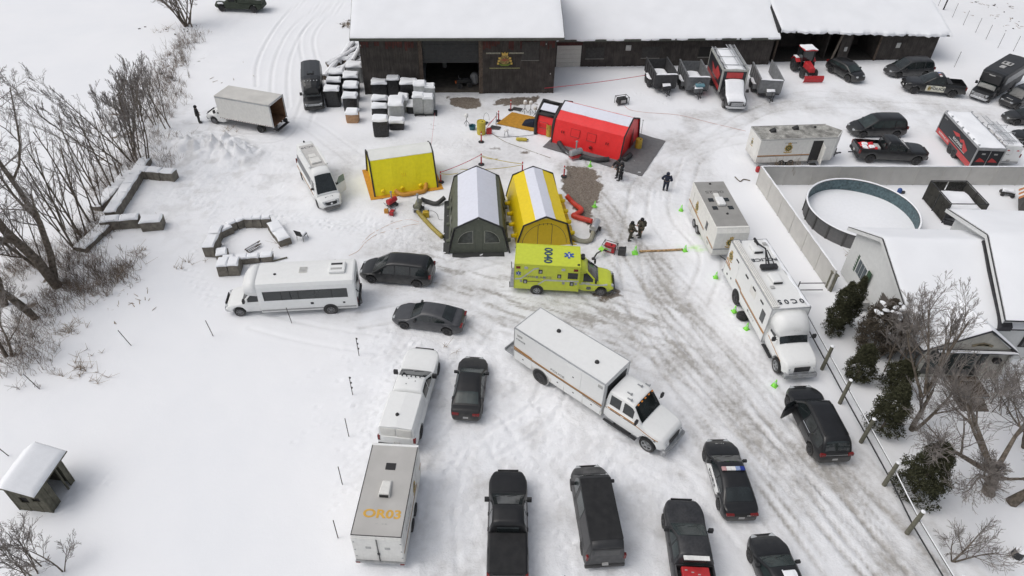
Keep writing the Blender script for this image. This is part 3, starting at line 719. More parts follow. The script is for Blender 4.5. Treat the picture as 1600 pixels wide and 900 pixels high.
def opend_door(r,c,x0,x1,side,ang,z0,z1,m,glass=None,inner=DARKM):
 """front-hinged door swung open"""
 y=side*(c.side_y(x1,(z0+1.0))+.01)
 T=Matrix.Translation((x1,y,0))@Matrix.Rotation(side*-ang,4,'Z')
 L=x1-x0; d=MB(); d.box(-L,0,-.05,.05,z0,z0+(z1-z0)*.58,T); dd=d.build('open_door',m,r,bevel=.02)
 g=MB(); g.prism([T@Vector(p)for p in((-L,.0,z0+(z1-z0)*.60),(-.02,0,z0+(z1-z0)*.60),(-L*.45,0,z1),(-L*.95,0,z1))],T.to_3x3()@Vector((0,.02,0))); g.build('door_window',glass or c.glass,dd)
 f=MB(); q=[T@Vector(p)for p in((-L,0,z0+(z1-z0)*.58),(-L*.97,0,z1+.02),(-L*.43,0,z1+.02),(0,0,z0+(z1-z0)*.6))]
 f.tube(q,.03,5); f.build('window_frame',m,dd)
 f=MB(); yy=-.056 if side>0 else .056; f.box(-L*.92,-.08,min(yy,yy*.8),max(yy,yy*.8),z0+.06,z0+(z1-z0)*.54,T); f.build('door_lining',inner,dd)
 # black patch painting the inside shade where the door was, with the seat behind it
 c.side_patch(r,x0,x1,z0,c.zt(x0)-.03,'doorway_shade_patch',PLAST,(side,),.009)
 return dd
def lightbar(r,x,y,z,w,cols,d=.26,hgt=.13):
 b=MB(); n=len(cols)
 b.box(x-d/2,x+d/2,y-w/2,y+w/2,z,z+.04); o=b.build('light_bar',PLAST,r,bevel=.01)
 for k,m in enumerate(cols):
  b=MB(); a=y-w/2+w*k/n; b.box(x-d/2+.01,x+d/2-.01,a+.004,a+w/n-.004,z+.041,z+hgt); b.build('lens',m,o,bevel=.015)
def anchor(root,lp,pix,z,yaw):
 p=G(*pix,z); y=R(yaw); c,s=math.cos(y),math.sin(y)
 root.location=(p.x-(lp[0]*c-lp[1]*s),p.y-(lp[0]*s+lp[1]*c),0); root.rotation_euler=(0,0,y)
UPM=lambda x,y,z,a=0:Matrix.Translation((x,y,z))@Matrix.Rotation(a,4,'Z')
def roof_text(r,s,x,y,z,size,m,a=0,sx=1,bold=.01):return text(s,size,UPM(x,y,z,a),m,r,'lettering',sx,bold,depth=.006)

# --- white cube truck with open rear
def cube_truck():
 r=thing('cube_truck','white cube truck with a tall plain box and its empty wood-lined rear standing open','truck')
 W=2.35; x0,x1,z0,z1=-4.0,1.9,.95,3.2
 c=cutaway(r,3.75,2.03,WHITEP,2.0,2.35,nose=1.2)
 b=MB(); t=.06
 b.box(x0,x1,W/2-t,W/2,z0,z1); b.box(x0,x1,-W/2,-W/2+t,z0,z1); b.box(x1-t,x1,-W/2+t,W/2-t,z0,z1)
 b.build('box_wall',OFFW,r)
 b=MB(); b.box(x0,x1,-W/2-.02,W/2+.02,z1+.002,z1+.06); b.build('box_roof',mat('cube_roof',(.56,.55,.52),.7,var=.1,scale=1),r,bevel=.02)
 ply=mat('plywood_lining',(.19,.105,.06),.7,var=.25,scale=2)
 b=MB(); b.box(x0+.02,x1-t-.01,-W/2+t,W/2-t,z0,z0+.05); b.build('load_floor',ply,r)
 b=MB()
 for sy in(-1,1):
  for k in range(8):
   za=z0+.06+k*.26; y=sy*(W/2-t-.018); b.box(x0+.05,x1-t-.05,y-.015,y+.015,za,za+.245)
 b.box(x1-t-.05,x1-t-.02,-W/2+.12,W/2-.12,z0+.06,z1-.05); b.build('plywood_lining',ply,r)
 b=MB()
 for sy in(-1,1):b.box(x0-.04,x0+.05,sy*W/2-.05,sy*W/2+.05,z0-.05,z1)
 b.box(x0-.04,x0+.05,-W/2-.05,W/2+.05,z1-.12,z1+.07); b.build('door_frame',ALU,r,bevel=.01)
 b=MB(); b.box(x0-.30,x0-.03,-1.0,1.0,.48,.56); b.box(x0-.2,x0+.3,-.9,-.84,.5,.95); b.box(x0-.2,x0+.3,.84,.9,.5,.95); b.build('step_bumper',DARKM,r)
 b=MB()
 for sy in(-.42,.42):b.box(x0+.1,2.0,sy-.05,sy+.05,.68,.88)
 for k in range(9):b.box(x0+.2+.65*k,x0+.28+.65*k,-W/2+.05,W/2-.05,.88,.948)
 b.build('chassis',DARKM,r)
 for sd in(-1,1):wheel(r,-2.3,sd*.80,.38,.5,DRIM,sd)
 for sd in(-1,1):
  b=MB()
  for k in range(24):b.box(x0+.12+k*.245,x0+.2+k*.245,min(sd*W/2,sd*(W/2+.012)),max(sd*W/2,sd*(W/2+.012)),z0+.03,z0+.07)
  b.build('marker_strip',REDL,r)
  panel(r,sd,x0+.02,x1-.02,z1-.14,z1-.02,W,ALU,'edge_trim')
 anchor(r,(x0,W/2),(420,165),3.2,164); return r
cube_truck()

# --- black high roof camper bus
def black_camper():
 r=thing('camper_bus','matte black high-roof camper bus parked beside the snowy logs and bales','bus')
 c=cutaway(r,3.5,2.05,BLACK,2.2,2.6,chrome=False)
 b=MB(); hw=1.08; x0,x1=-3.3,1.25
 prof=[(-hw,.45),(-hw,2.0),(-hw*.9,2.55),(-hw*.6,2.68),(0,2.74),(hw*.6,2.68),(hw*.9,2.55),(hw,2.0),(hw,.45)]
 b.loft([[(x,y*f,z if z<1 else z-g)for y,z in prof]for x,f,g in((x0,1,0),(x0+.1,1,-.0),(.6,1,0),(x1,.97,.08),(2.0,.8,.40),(2.25,.6,.62))],closed=True)
 b.build('body_shell',BLACK,r,fix=True,bevel=.03)
 for sd in(-1,1):
  for a,e in((-2.9,-1.9),(-1.8,-.8),(-.7,.3)):panel(r,sd,a,e,1.45,2.0,2.16,GLASS,'side_window')
  wheel(r,-2.0,sd*.82,.37,.4,DRIM,sd)
 b=MB(); b.box(-.3,.4,-.35,.35,2.70,2.80); b.build('roof_vent',PLAST,r,bevel=.04)
 b=MB(); b.box(-.2,.3,-.25,.25,2.801,2.815); b.build('vent_lid',GLASS,r)
 b=MB();
 for k in range(5):b.cbox((1.55,-.6+.3*k,2.55),(.1,.1,.07))
 b.build('roof_marker_light',ALU,r)
 b=MB(); b.box(2.1,3.5,0,0,0,0)if False else None
 b=MB(); b.box(3.46,3.52,-.62,.62,.72,.96); b.build('grille_surround',STEEL,r,bevel=.02)
 anchor(r,(3.5,0),(491,169),.5,-76); return r
black_camper()

# --- police sprinter van OC29
def police_van():
 r=thing('police_van','white high-roof police van marked 0C29 on the roof with its driver door open','van')
 L,W,H=7.2,2.02,2.8; h=L/2
 c=Car(L,W,[(-h,.9),(-h+.02,1.15),(1.9,1.2),(2.4,1.14),(h-.5,1.02),(h-.15,.88),(h,.6)],
   [(-h+.01,H-.15),(-h+.06,H),(1.5,H),(1.8,H-.12),(2.72,1.16)],[-h+1.35,h-1.05],.37,.24,.15,WHITEP,rr=.04,rim=DRIM,crown=.05)
 c.body(r); c.wheels_on(r,.26); c.windscreen(r,1.88,2.66,fy=.95)
 c.side_window(r,1.25,1.95,sides=(-1,),zmax=1.95); c.side_window(r,1.25,1.9,sides=(1,),zmax=1.95)
 c.side_window(r,-h+.25,1.0,m=mat('grey_window_band',(.10,.105,.11),.3,var=.2),zmin=1.3,zmax=1.92)
 c.doors(r,[(.9,2.1)],sides=(-1,)); c.doors(r,[(-.45,.88)])
 c.hood(r,2.66,h-.22)
 c.front(r,.86,.80,.45,.26,.3,.24,bump=mat('grey_bumper',(.10,.10,.10),.7,grime=.4),plate=True); c.mirrors(r,2.0,1.5,big=False,out=.16)
 b=MB(); b.loft([[(h+.0,-.47,.92),(h+.0,.47,.92),(h+.02,.33,.68),(h+.02,-.33,.68)],[(h+.025,-.47,.92),(h+.025,.47,.92),(h+.045,.33,.68),(h+.045,-.33,.68)]],closed=True); b.build('grille',DARKM,r)
 b=MB(); b.lathe([(.09,0),(.09,.02)],14,Matrix.Translation((h+.05,0,.8))@Matrix.Rotation(PI/2,4,'Y')); b.build('badge',CHROME,r)
 for sd in(-1,1):
  c.side_patch(r,-h+.3,1.9,.86,.93,'gold_stripe',ORANGE_S,(sd,),.012); c.side_patch(r,-h+.3,1.9,.80,.84,'brown_stripe',BROWN_S,(sd,),.012)
 c.rear(r,1.2,.12,.4)
 b=MB(); b.box(-2.9,1.0,-.62,.62,H+.03,H+.058); b.build('roof_panel',mat('dusty_roof_panel',(.55,.54,.52),.7,var=.08),r)
 for y in(-.72,.72):
  b=MB(); b.box(-2.2,1.0,y-.1,y+.1,H+.03,H+.16); b.build('roof_rail' if y>0 else 'awning_case',WHITEP,r,bevel=.03)
 b=MB(); b.box(-.35,.55,-.42,.42,H+.06,H+.22); b.build('air_conditioner',OFFW,r,bevel=.07)
 b=MB(); b.box(-1.15,-.6,-.28,.28,H+.06,H+.10); b.build('roof_hatch',OFFW,r,bevel=.02)
 b=MB(); b.lathe([(.08,0),(.07,.16),(.02,.2)],8,Matrix.Translation((-h+.15,0,H))); b.build('antenna',PLAST,r)
 roof_text(r,'0C29',-2.45,0,H+.065,.42,LETB,R(-90),1.15,.0)
 M=frame((h-.55,0,1.08),(0,1,0),(-.95,0,.3)); text('POLICE',.17,M,LETB,r,bold=.02,sx=1.2)
 opend_door(r,c,.98,2.05,1,R(62),.42,2.0,WHITEP,mat('clear_door_glass',(.20,.28,.27),.2),inner=mat('tan_door_lining',(.30,.20,.12),.7))
 anchor(r,(h,0),(519,322),.5,-61); return r
police_van()

# --- ambulance
def star(r,M,R_,m=BLUEB,name='star_of_life'):
 b=MB()
 for k in range(3):
  a=PI*k/3; T=M@Matrix.Rotation(a,4,'Z'); b.box(-R_*.22,R_*.22,-R_,R_,k*.001,.004+k*.001,T)
 o=b.build(name,m,r); q=MB(); q.box(-R_*.05,R_*.05,-R_*.6,R_*.6,.007,.009,M); q.tube([M@Vector((R_*.16*math.sin(t*6),-R_*.5+R_*t,.008))for t in(0,.2,.4,.6,.8,1)],.012,4); q.build('serpent_staff',LETW,o); return o
def ambulance():
 r=thing('ambulance','lime yellow box ambulance numbered 0040 on its roof in front of the yellow tent','ambulance')
 W=2.35; x0,x1,z0,z1=-3.65,.95,.42,2.70
 c=cutaway(r,3.5,2.03,AMBP,2.15,2.6,nose=1.25,chrome=False)
 # rounded cab top fairing in front of the box
 b=MB(); b.loft([[(x,y*wf,z if z<2 else z-g)for y,z in((-.95,1.9),(-.9,2.3),(-.6,2.5),(0,2.56),(.6,2.5),(.9,2.3),(.95,1.9))]for x,wf,g in((.9,1,0),(1.1,.97,.03),(1.35,.9,.2),(1.5,.8,.42))],closed=True); b.build('cab_fairing',AMBP,r,smooth=True,fix=True)
 boxbody(r,x0,x1,W,z0,z1,AMBP,'box_body',None,AMBP,bevel=.05)
 S=-1
 panel(r,S,x0+.01,x0+.03,z0+.1,z1-.1,W,DARKM,'door_seam')
 for a,e,za,zb in((-3.6,-3.0,.5,2.5),(-2.96,-1.9,1.35,2.5),(-1.35,.0,.5,2.5),(.05,.88,.5,2.5),(-1.86,-1.39,1.35,2.5)):
  for sd in(-1,1):
   d=panel(r,sd,a,e,za,zb,W,AMBP,'compartment_door',off=.012,bevel=.008)
   if(e-a)>.3:
    xh=e-.15; q=MB(); q.box(xh-.09,xh+.09,min(sd*W/2+sd*.012,sd*(W/2+.03)),max(sd*W/2+sd*.012,sd*(W/2+.03)),(za+zb)/2-.42,(za+zb)/2-.22); q.build('handle',STEEL,d)
 WD=W+.05
 panel(r,S,.12,.82,1.62,2.15,WD,GLASS,'side_window')
 for sd in(-1,1):
  stripe(r,sd,[(x0+.05,1.35),(-3.15,1.42),(-2.25,2.35),(-1.95,2.42)],.13,WD,REFL,'reflective_stripe',.006)
  stripe(r,sd,[(-1.95,.95),(-1.45,1.38),(x1-.05,1.42)],.13,WD,REFL,'reflective_stripe',.006)
  stripe(r,sd,[(-2.9,1.16),(-1.85,1.22)],.05,WD,BROWN_S,'thin_stripe',.006)
  panel(r,sd,x0+.12,x0+.42,2.32,2.5,WD,REDL,'warning_light',off=.03); panel(r,sd,.5,.8,2.32,2.5,WD,REDL,'warning_light',off=.03)
  panel(r,sd,-2.95,-2.7,2.32,2.5,WD,HEADL,'scene_light',off=.03); panel(r,sd,-.35,-.1,2.32,2.5,WD,HEADL,'scene_light',off=.03)
  for xx,zz in((-1.95,1.95),(-.62,1.62),(-3.0,.98),(.3,.98)):
   p=panel(r,sd,xx,xx+.28,zz,zz+.34,WD,PLAST,'handle_recess',off=.006); panel(p,sd,xx+.07,xx+.22,zz+.05,zz+.26,WD,STEEL,'latch',off=.018)
 sidetext(r,S,'AMBULANCE',-1.95,1.62,.26,WD+.02,mat('grey_lettering',(.2,.2,.19),.6),sx=1.25)
 star(r,frame((x0+.3,-WD/2-.008,1.88),(1,0,0),(0,0,1)),.2); star(r,UPM(-.1+.25,.1,z1+.014),.38)
 panel(r,S,1.15,1.75,1.12,1.22,2.06,REFL,'reflective_stripe')
 c.side_patch(r,1.0,3.0,.98,1.06,'reflective_stripe',REFL,(-1,1),.014)
 b=MB(); b.prism([(1.5,-1.035,.62),(1.68,-1.035,.55),(1.86,-1.035,.62),(1.82,-1.035,.84),(1.54,-1.035,.84)],(0,.02,0)); b.build('door_crest',mat('grey_crest',(.12,.13,.12),.5),r)
 t=roof_text(r,'0040',-1.35,-.05,z1+.016,.80,mat('dark_blue_lettering',(.03,.07,.12),.5),R(-90),1.1,.03)
 b=MB()
 for y in(.35,.62):b.lathe([(.13,0),(.15,.06),(.13,.16),(.04,.17)],12,Matrix.Translation((1.15,y-.35,2.54)))
 b.build('siren_horn',PLAST,r)
 b=MB(); b.lathe([(.09,0),(.09,.05),(.03,.08)],10,Matrix.Translation((.82,-.95,z1))); b.build('antenna_base',PLAST,r)
 b=MB(); b.box(x0-.30,x0-.02,-1.05,1.05,.42,.50); b.build('rear_step',STEEL,r)
 b=MB(); b.box(x0-.04,x0,-1.12,1.12,.5,1.9); b.build('rear_panel',STEEL,r)
 for sd in(-1,1):b=MB(); b.tube([(x0-.3,sd*1.1,.46),(x0-.32,sd*1.13,1.0)],.03,5); b.build('step_handle',PLAST,r)
 for sd in(-1,1):
  wheel(r,-2.0,sd*(W/2-.2),.37,.42,STEEL if False else DRIM,sd)
  b=MB(); b.lathe([(.47,0),(.47,.03)],20,Matrix.Translation((-2.0,sd*(W/2-(.0 if sd>0 else .0)),.40))@Matrix.Rotation(-PI/2*sd,4,'X')@Matrix.Translation((0,0,-.01))); b.build('wheel_arch',PLAST,r)
 for sd in(-1,1):wheel(r,-2.0,sd*(W/2-.055),.38,.24,STEEL,sd)
 anchor(r,(x0,-W/2),(804,412),2.7,-2.5); return r
ambulance()

# --- white shuttle bus
def shuttle():
 r=thing('shuttle_bus','white shuttle bus with a long dark window band parked by the stone ring','bus')
 W=2.45; x0,x1=-4.15,2.3; H=3.0
 c=cutaway(r,4.75,2.05,WHITEP,2.2,3.0,nose=1.3)
 b=MB(); hw=W/2
 prof=[(-hw*.98,.42),(-hw,1.2),(-hw,H-.35),(-hw*.93,H-.1),(-hw*.6,H-.01),(0,H+.03),(hw*.6,H-.01),(hw*.93,H-.1),(hw,H-.35),(hw,1.2),(hw*.98,.42)]
 b.loft([[(x,y*f,z if z<2 else z-g)for y,z in prof]for x,f,g in((x0,.97,.06),(x0+.12,1,0),(x1-.5,1,0),(x1,1,.01))],closed=True)
 b.build('body_shell',WHITEP,r,fix=True,bevel=.02)
 prof2=[(-hw,1.95),(-hw,H-.35),(-hw*.93,H-.1),(-hw*.6,H-.01),(0,H+.03),(hw*.6,H-.01),(hw*.93,H-.1),(hw,H-.35),(hw,1.95)]
 b=MB(); b.loft([[(x,y*f,zz if zz<2 else zz-g)for y,zz in prof2]for x,f,g in((x1-.01,1,.01),(x1+.45,.93,.06),(x1+.8,.8,.24),(x1+.95,.68,.42))],closed=True); b.build('front_cap',WHITEP,r,fix=True,smooth=True)
 for sd in(-1,1):
  band=panel(r,sd,x0+.55,x1-.35,1.50,2.28,W+.0,GLASS,'window_band',off=.014)
  for k in range(5):xx=x0+.55+(x1-.9-x0)*(k+.5)/5.0; panel(band,sd,xx-.015+.48,xx+.015+.48,1.50,2.28,W+.03,PLAST,'window_divider')
  stripe(r,sd,[(x0+.1,.62),(x1-.05,.62)],.10,W,mat('skirt_grey',(.3,.3,.3),.7,grime=.5),'skirt',.0)
  b=MB(); b.lathe([(.50,0),(.50,.02)],20,Matrix.Translation((-2.3,sd*(W/2+.004),.42))@Matrix.Rotation(-PI/2*sd,4,'X')@Matrix.Translation((0,0,-.01))); b.build('wheel_arch',PLAST,r)
  wheel(r,-2.3,sd*(W/2-.09),.39,.26,ALLOY,sd)
  panel(r,sd,-1.25,-1.05,1.0,1.18,W,PLAST,'fuel_flap'); panel(r,sd,-3.35,-3.2,.95,1.08,W,PLAST,'side_marker')
 b=MB(); b.box(-1.0,-.45,-.3,.3,H+.02,H+.07); o=b.build('roof_hatch',OFFW,r,bevel=.02); b=MB(); b.box(-.95,-.5,-.25,.25,H+.075,H+.09); b.build('hatch_lid',LETG,o)
 b=MB(); b.box(-3.55,-2.45,-.55,.55,H,H+.22); o=b.build('air_conditioner',WHITEP,r,bevel=.08)
 for k in(-.25,.25):b=MB(); b.box(-3.35,-2.6,k-.1,k+.1,H+.21,H+.228); b.build('fan_grille',PLAST if k<0 else LETG,o)
 b=MB(); b.lathe([(.1,0),(.1,.03)],8,Matrix.Translation((1.1,.3,H+.01))); b.build('antenna_base',PLAST,r)
 b=MB(); b.box(x0-.14,x0+.02,-1.1,1.1,.45,.72); b.build('rear_bumper',PLAST,r,bevel=.03)
 b=MB(); b.box(x0-.02,x0+.0,-.6,.6,1.3,2.2); b.build('rear_window',GLASS,r)
 b=MB(); b.tube([(x0-.02,1.0,1.9),(x0-.28,1.16,1.8),(x0-.30,1.16,.8),(x0-.05,1.0,.6)],.035,6); b.build('rear_rail',PLAST,r)
 for sd in(-1,1):b=MB(); b.box(x0-.03,x0+.01,sd*.95-.1,sd*.95+.1,.8,1.15); b.build('taillight',REDL,r)
 anchor(r,(x0,W/2),(553,441),H-.25,-173); return r
shuttle()

# --- plain cars
r,c=minivan('minivan','black minivan heading left between the shuttle bus and the green tent',5.35); place(r,(560,415),(681,425),.8,5.3,174)
r,c=sedan('sedan','dark grey sedan heading left below the black minivan',paint=GREYP); place(r,(614,485),(727,501),.75,4.9,171)
r,c=sedan('sedan','black sedan with a muddy tail beside the white pickup',paint=BLACKD,glass=GLASSD); place(r,(742,553),(727,653),.75,4.95,87)
r,c=pickup('pickup_truck','black pickup with closed bed cover, leftmost of the bottom row',6.0,H=2.0,tonneau=True,openbed=False,paint=BLACKD); anchor(r,(3.0,0),(794,736),.9,91)
r,c=sedan('sedan','black sedan with a snow patch on its roof, rightmost at the bottom edge',paint=BLACK,glass=GLASSD); anchor(r,(2.45,0),(1191,838),.6,97); r.scale=(1.05,)*3
snowcap(r,-.35,.15,-.35,.2,1.49,.05,'snow_patch',3,.12)

def dark_cargo_van():
 r=thing('cargo_van','dark charcoal van with a plain long roof, second in the bottom row','van')
 L,W,H=5.6,2.06,2.2; h=L/2; P=mat('salty_black_paint',(.016,.017,.019),.5,coat=.1,grime=.8,gz=2.3,dust=.02,gcol=(.15,.15,.15))
 c=Car(L,W,[(-h,.9),(-h+.02,1.1),(1.3,1.1),(h-.9,1.02),(h-.45,.9),(h-.12,.75),(h,.5)],
   [(-h+.02,H-.25),(-h+.08,H-.04),(-h+.3,H),(.95,H),(1.2,H-.08),(2.0,1.08)],[-h+.98,h-.95],.36,.22,.15,P,rr=.05,rim=DRIM)
 c.body(r); c.wheels_on(r,.25); c.windscreen(r,1.22,1.96); c.side_window(r,.75,1.45,m=GLASSD); c.doors(r,[(.5,1.6),(-.7,.48)]); c.hood(r,2.0,h-.2)
 c.side_window(r,-.65,.45,m=P if False else GLASSD,sides=(1,)); c.side_window(r,-h+.3,-.75,m=mat('panel_black',(.03,.03,.032),.4)); c.front(r,.75,.6,.5,.25); c.mirrors(r,1.35,1.3,out=.17)
 b=MB(); b.box(-h-.012,-h+.03,-.78,.78,.95,1.95); o=b.build('tailgate',P,r,bevel=.02)
 b=MB(); b.box(-h-.022,-h,-.62,.62,1.38,1.85); b.build('rear_window',mat('salted_glass',(.07,.07,.07),.5,var=.2),o)
 b=MB(); b.box(-2.45,1.0,-.80,.80,H+.012,H+.045); b.build('roof_panel',MATTEB,r,bevel=.02)
 c.rear(r,1.15,.12,.35,bump=PLAST); c.wipers(r,1.9)
 anchor(r,(h,0),(917,729),.6,95.5)
dark_cargo_van()

def police_pickup_big():
 r,c=pickup('pickup_truck','charcoal pickup with white light strip behind its cab and a red load',5.9,paint=mat('speckled_charcoal',(.015,.016,.019),.45,coat=.2,var=.5,scale=9,grime=.3,dust=.06),glass=GLASSD)
 b=MB(); b.box(-.95,-.72,-.62,.62,1.93,1.99); b.build('light_strip',LETW,r,bevel=.02)
 b=MB()
 for k in range(6):b.box(-.55,.25,-.62+k*.235,-.55+k*.235,1.955,1.985)
 b.build('roof_rib',c.paint,r)
 b=MB(); b.box(-1.85,-.98,-.66,.66,1.18,1.42); o=b.build('red_tote',REDP,r,bevel=.04)
 b=MB()
 for k in range(4):b.box(-1.5+k*.1,-1.45+k*.1,-.5+k*.3,-.38+k*.3,1.42,1.435)
 b.build('buckle',LETG,o)
 anchor(r,(2.95,0),(1064,781),.9,89)
police_pickup_big()

def charger():
 r,c=sedan('police_car','black and white police sedan with a roof light bar in the bottom right parking',5.0,1.92,BLACK,cat='police car')
 lightbar(r,-.12,0,1.475,1.25,[mat('blue_lens',(.02,.04,.25),.3),mat('pale_blue_lens',(.25,.32,.5),.3),LETW,LETW,mat('pink_lens',(.5,.30,.30),.3)])
 for sd in(-1,1):
  c.side_patch(r,-1.15,.95,.45,.93,'white_door_panel',WHITEP,(sd,),.014); sidetext(r,sd,'POLICE',-.1,.68,.30,c.W,LETB,.02,1.2,.02)
  c.side_patch(r,-1.3,.85,1.0,1.03,'window_trim',CHROME,(sd,),.012,cabin=True)
 text('POLICE',.15,frame((2.05,0,.80),(0,1,0),(-1,0,.2)),LETW,r)
 text('POLICE',.13,frame((-2.515,-.45,.82),(0,-1,0),(0,0,1)),LETW,r)
 place(r,(1122,693),(1157,800),.65,5.0,93)
charger()

def open_suv():
 r,c=suv('suv','black SUV with its driver door wide open beside the post and rail fence',5.35,2.08,1.95,paint=BLACK,skipdoor=True)
 for sd in(1,):
  b=MB(); b.tube([(-.25,sd*1.0,1.12),(-1.15,sd*.99,1.12),(-1.5,sd*.92,1.5)],.02,4); b.build('chrome_trim',CHROME,r)
 opend_door(r,c,-.1,1.0,1,R(64),.4,1.65,BLACK,GLASS)
 b=MB(); b.cbox((.35,.5,1.0),(.55,.5,.18)); b.cbox((.08,.5,1.25),(.16,.5,.55)); b.build('seat',mat('grey_seat',(.12,.13,.14),.8),r,bevel=.05)
 b=MB(); b.box(-2.66,-2.63,-.7,.7,1.0,1.03); b.build('chrome_trim',CHROME,r)
 place(r,(1250,600),(1305,718),.8,5.3,95)
open_suv()
r,c=minivan('minivan','dark minivan nose to the open white trailer, behind the black pickup with red tarp',5.2,paint=BLACK,glass=GLASSD); place(r,(1321,199),(1419,192),.9,5.2,-176); r.scale=(1.05,)*3
r,c=minivan('minivan','black minivan in the shade of the shed wall behind the police pickup',5.1,paint=DGREYP); place(r,(1379,109),(1460,103),.8,5.1,-172); r.scale=(1.04,)*3
r,c=suv('hatchback','small black hatchback nosing out of the open shed',4.3,1.84,1.55,paint=BLACK,glass=GLASSD); place(r,(1339,124),(1306,97),.7,4.3,-65); r.scale=(1.08,)*3

def red_tarp_pickup():
 r,c=pickup('pickup_truck','black crew cab pickup with crumpled red tarp hitched to the white trailer',6.1,paint=BLACK)
 b=MB()
 def fn(u,v,off):x=-2.75+1.35*u; y=-.75+1.4*v; return(x,y,1.12+.16*math.sin(x*9+y*4)*math.cos(y*8)+(.03 if off else 0))
 patch_grid(b,fn,np.linspace(0,1,12),np.linspace(0,1,10)); b.build('red_tarp',mat('bright_red_tarp',(.6,.02,.03),.5),r)
 for q,(x,y)in enumerate(((-2.3,.2),(-1.85,-.3),(-2.5,-.4))):snowcap(r,x-.2,x+.25,y-.2,y+.2,1.22,.1,'snow_patch',q)
 b=MB(); b.box(-1.45,-1.0,-.4,.5,.9,1.2); b.build('white_bag',LETG,r,bevel=.1)
 b=MB(); b.tube([(-3.0,0,.5),(-3.5,0,.5)],.05,5); b.build('hitch',DARKM,r)
 place(r,(1457,236),(1325,233),.9,6.1,-2); r.scale=(1.08,)*3
red_tarp_pickup()

def police_pickup_small():
 r,c=pickup('police_pickup','black police pickup with POLICE on its cream doors and a push bar',5.85,paint=BLACK,cat='police pickup')
 for sd in(-1,1):
  c.side_patch(r,-.85,1.0,.5,1.12,'cream_door_panel',mat('cream_panel',(.60,.59,.50),.5),(sd,),.014)
  sidetext(r,sd,'POLICE',-.15 if sd>0 else .1,.82,.36,c.W,LETB,.02,1.25,.02)
  crest(r,frame((.68,sd*(c.W/2+.02),.82),(1 if sd<0 else-1,0,0),(0,0,1)),.17)
 lightbar(r,-.15,0,1.94,1.3,[LETW,mat('blue_lens',(.02,.04,.25),.3),LETG,mat('red_lens2',(.3,.02,.02),.3),LETW])
 b=MB()
 for y in(-.45,.45):b.box(2.92,3.08,y-.05,y+.05,.5,1.05)
 b.box(3.0,3.06,-.6,.6,.62,.70); b.box(3.0,3.06,-.6,.6,.86,.94); b.build('push_bar',PLAST,r)
 for y in(-.4,.4):b=MB(); b.cbox((3.09,y,.78),(.04,.3,.08)); b.build('bar_light',LETW,r)
 b=MB(); b.box(-1.5,-.95,-.8,.8,1.2,1.45); b.build('tool_box',DARKM,r,bevel=.03)
 place(r,(1410,129),(1508,135),.9,5.85,170); r.scale=(1.05,)*3
police_pickup_small()

def right_edge():
 r,c=suv('police_suv','dark SUV with a white hood marking at the right edge below the black bus',5.0,paint=BLACK,cat='police car')
 text('POLICE',.2,frame((2.0,0,.97),(0,1,0),(-1,0,.2)),LETW,r); place(r,(1572,158),(1640,130),.8,5.0,-150,'f')
 r,c=sedan('sedan','black sedan at the right edge between two dark SUVs',paint=BLACK); place(r,(1571,180),(1640,170),.7,4.8,178,'f')
 r,c=suv('suv','black SUV cut off by the right edge behind the white van',5.0,paint=BLACK); place(r,(1580,210),(1660,200),.8,5.0,-190,'f')
right_edge()

def black_bus():
 r=thing('black_bus','black shuttle bus with chrome grille parked at the upper right edge','bus')
 W=2.42; x0,x1=-4.3,1.9; H=2.95
 c=cutaway(r,4.15,2.1,BLACK,2.2,3.0,nose=1.3,glass=GLASSD)
 b=MB(); hw=W/2
 prof=[(-hw*.98,.42),(-hw,1.2),(-hw,H-.15),(-hw*.93,H-.03),(0,H+.03),(hw*.93,H-.03),(hw,H-.15),(hw,1.2),(hw*.98,.42)]
 b.loft([[(x,y*f,z if z<2 else z-g)for y,z in prof]for x,f,g in((x0,1,0),(x1,1,0))],closed=True); b.build('body_shell',mat('black_bus_side',(.022,.023,.026),.5,grime=.5,gz=1.6,dust=.1,gcol=(.14,.14,.14)),r,fix=True,bevel=.03)
 b=MB(); b.loft([[(x,y*f,zz-g)for y,zz in((-hw,2.0+0),(-hw,H-.15),(-hw*.93,H-.03),(0,H+.03),(hw*.93,H-.03),(hw,H-.15),(hw,2.0))]for x,f,g in((x1-.01,1,0),(x1+.5,.95,.05),(x1+.85,.85,.22))],closed=True); b.build('front_cap',BLACK,r,fix=True,bevel=.02)
 b=MB(); b.tube([(x1+.72,-.5,2.66),(x1+.83,-.25,2.62),(x1+.86,0,2.6),(x1+.83,.25,2.62),(x1+.72,.5,2.66)],.06,6); b.build('destination_lamp',LETG,r)
 for sd in(-1,1):
  panel(r,sd,x0+.5,x1-.4,1.5,2.35,W,GLASSD,'window_band',off=.014)
  b=MB(); b.lathe([(.50,0),(.50,.02)],20,Matrix.Translation((-2.4,sd*(W/2+.004),.42))@Matrix.Rotation(-PI/2*sd,4,'X')@Matrix.Translation((0,0,-.01))); b.build('wheel_arch',PLAST,r)
  wheel(r,-2.4,sd*(W/2-.09),.39,.26,DRIM,sd)
 b=MB(); b.box(.1,.9,-.25,.25,H+.035,H+.075); b.build('roof_hatch',LETG,r)
 b=MB(); b.box(-1.3,-.3,-.5,.5,H+.035,H+.10); o=b.build('air_conditioner',LETG,r,bevel=.02)
 for k in(-.25,.25):b=MB(); b.box(-1.1,-.5,k-.1,k+.1,H+.10,H+.115); b.build('fan_grille',PLAST,o)
 anchor(r,(x1+.3,W/2),(1575,117),H,-139)
black_bus()
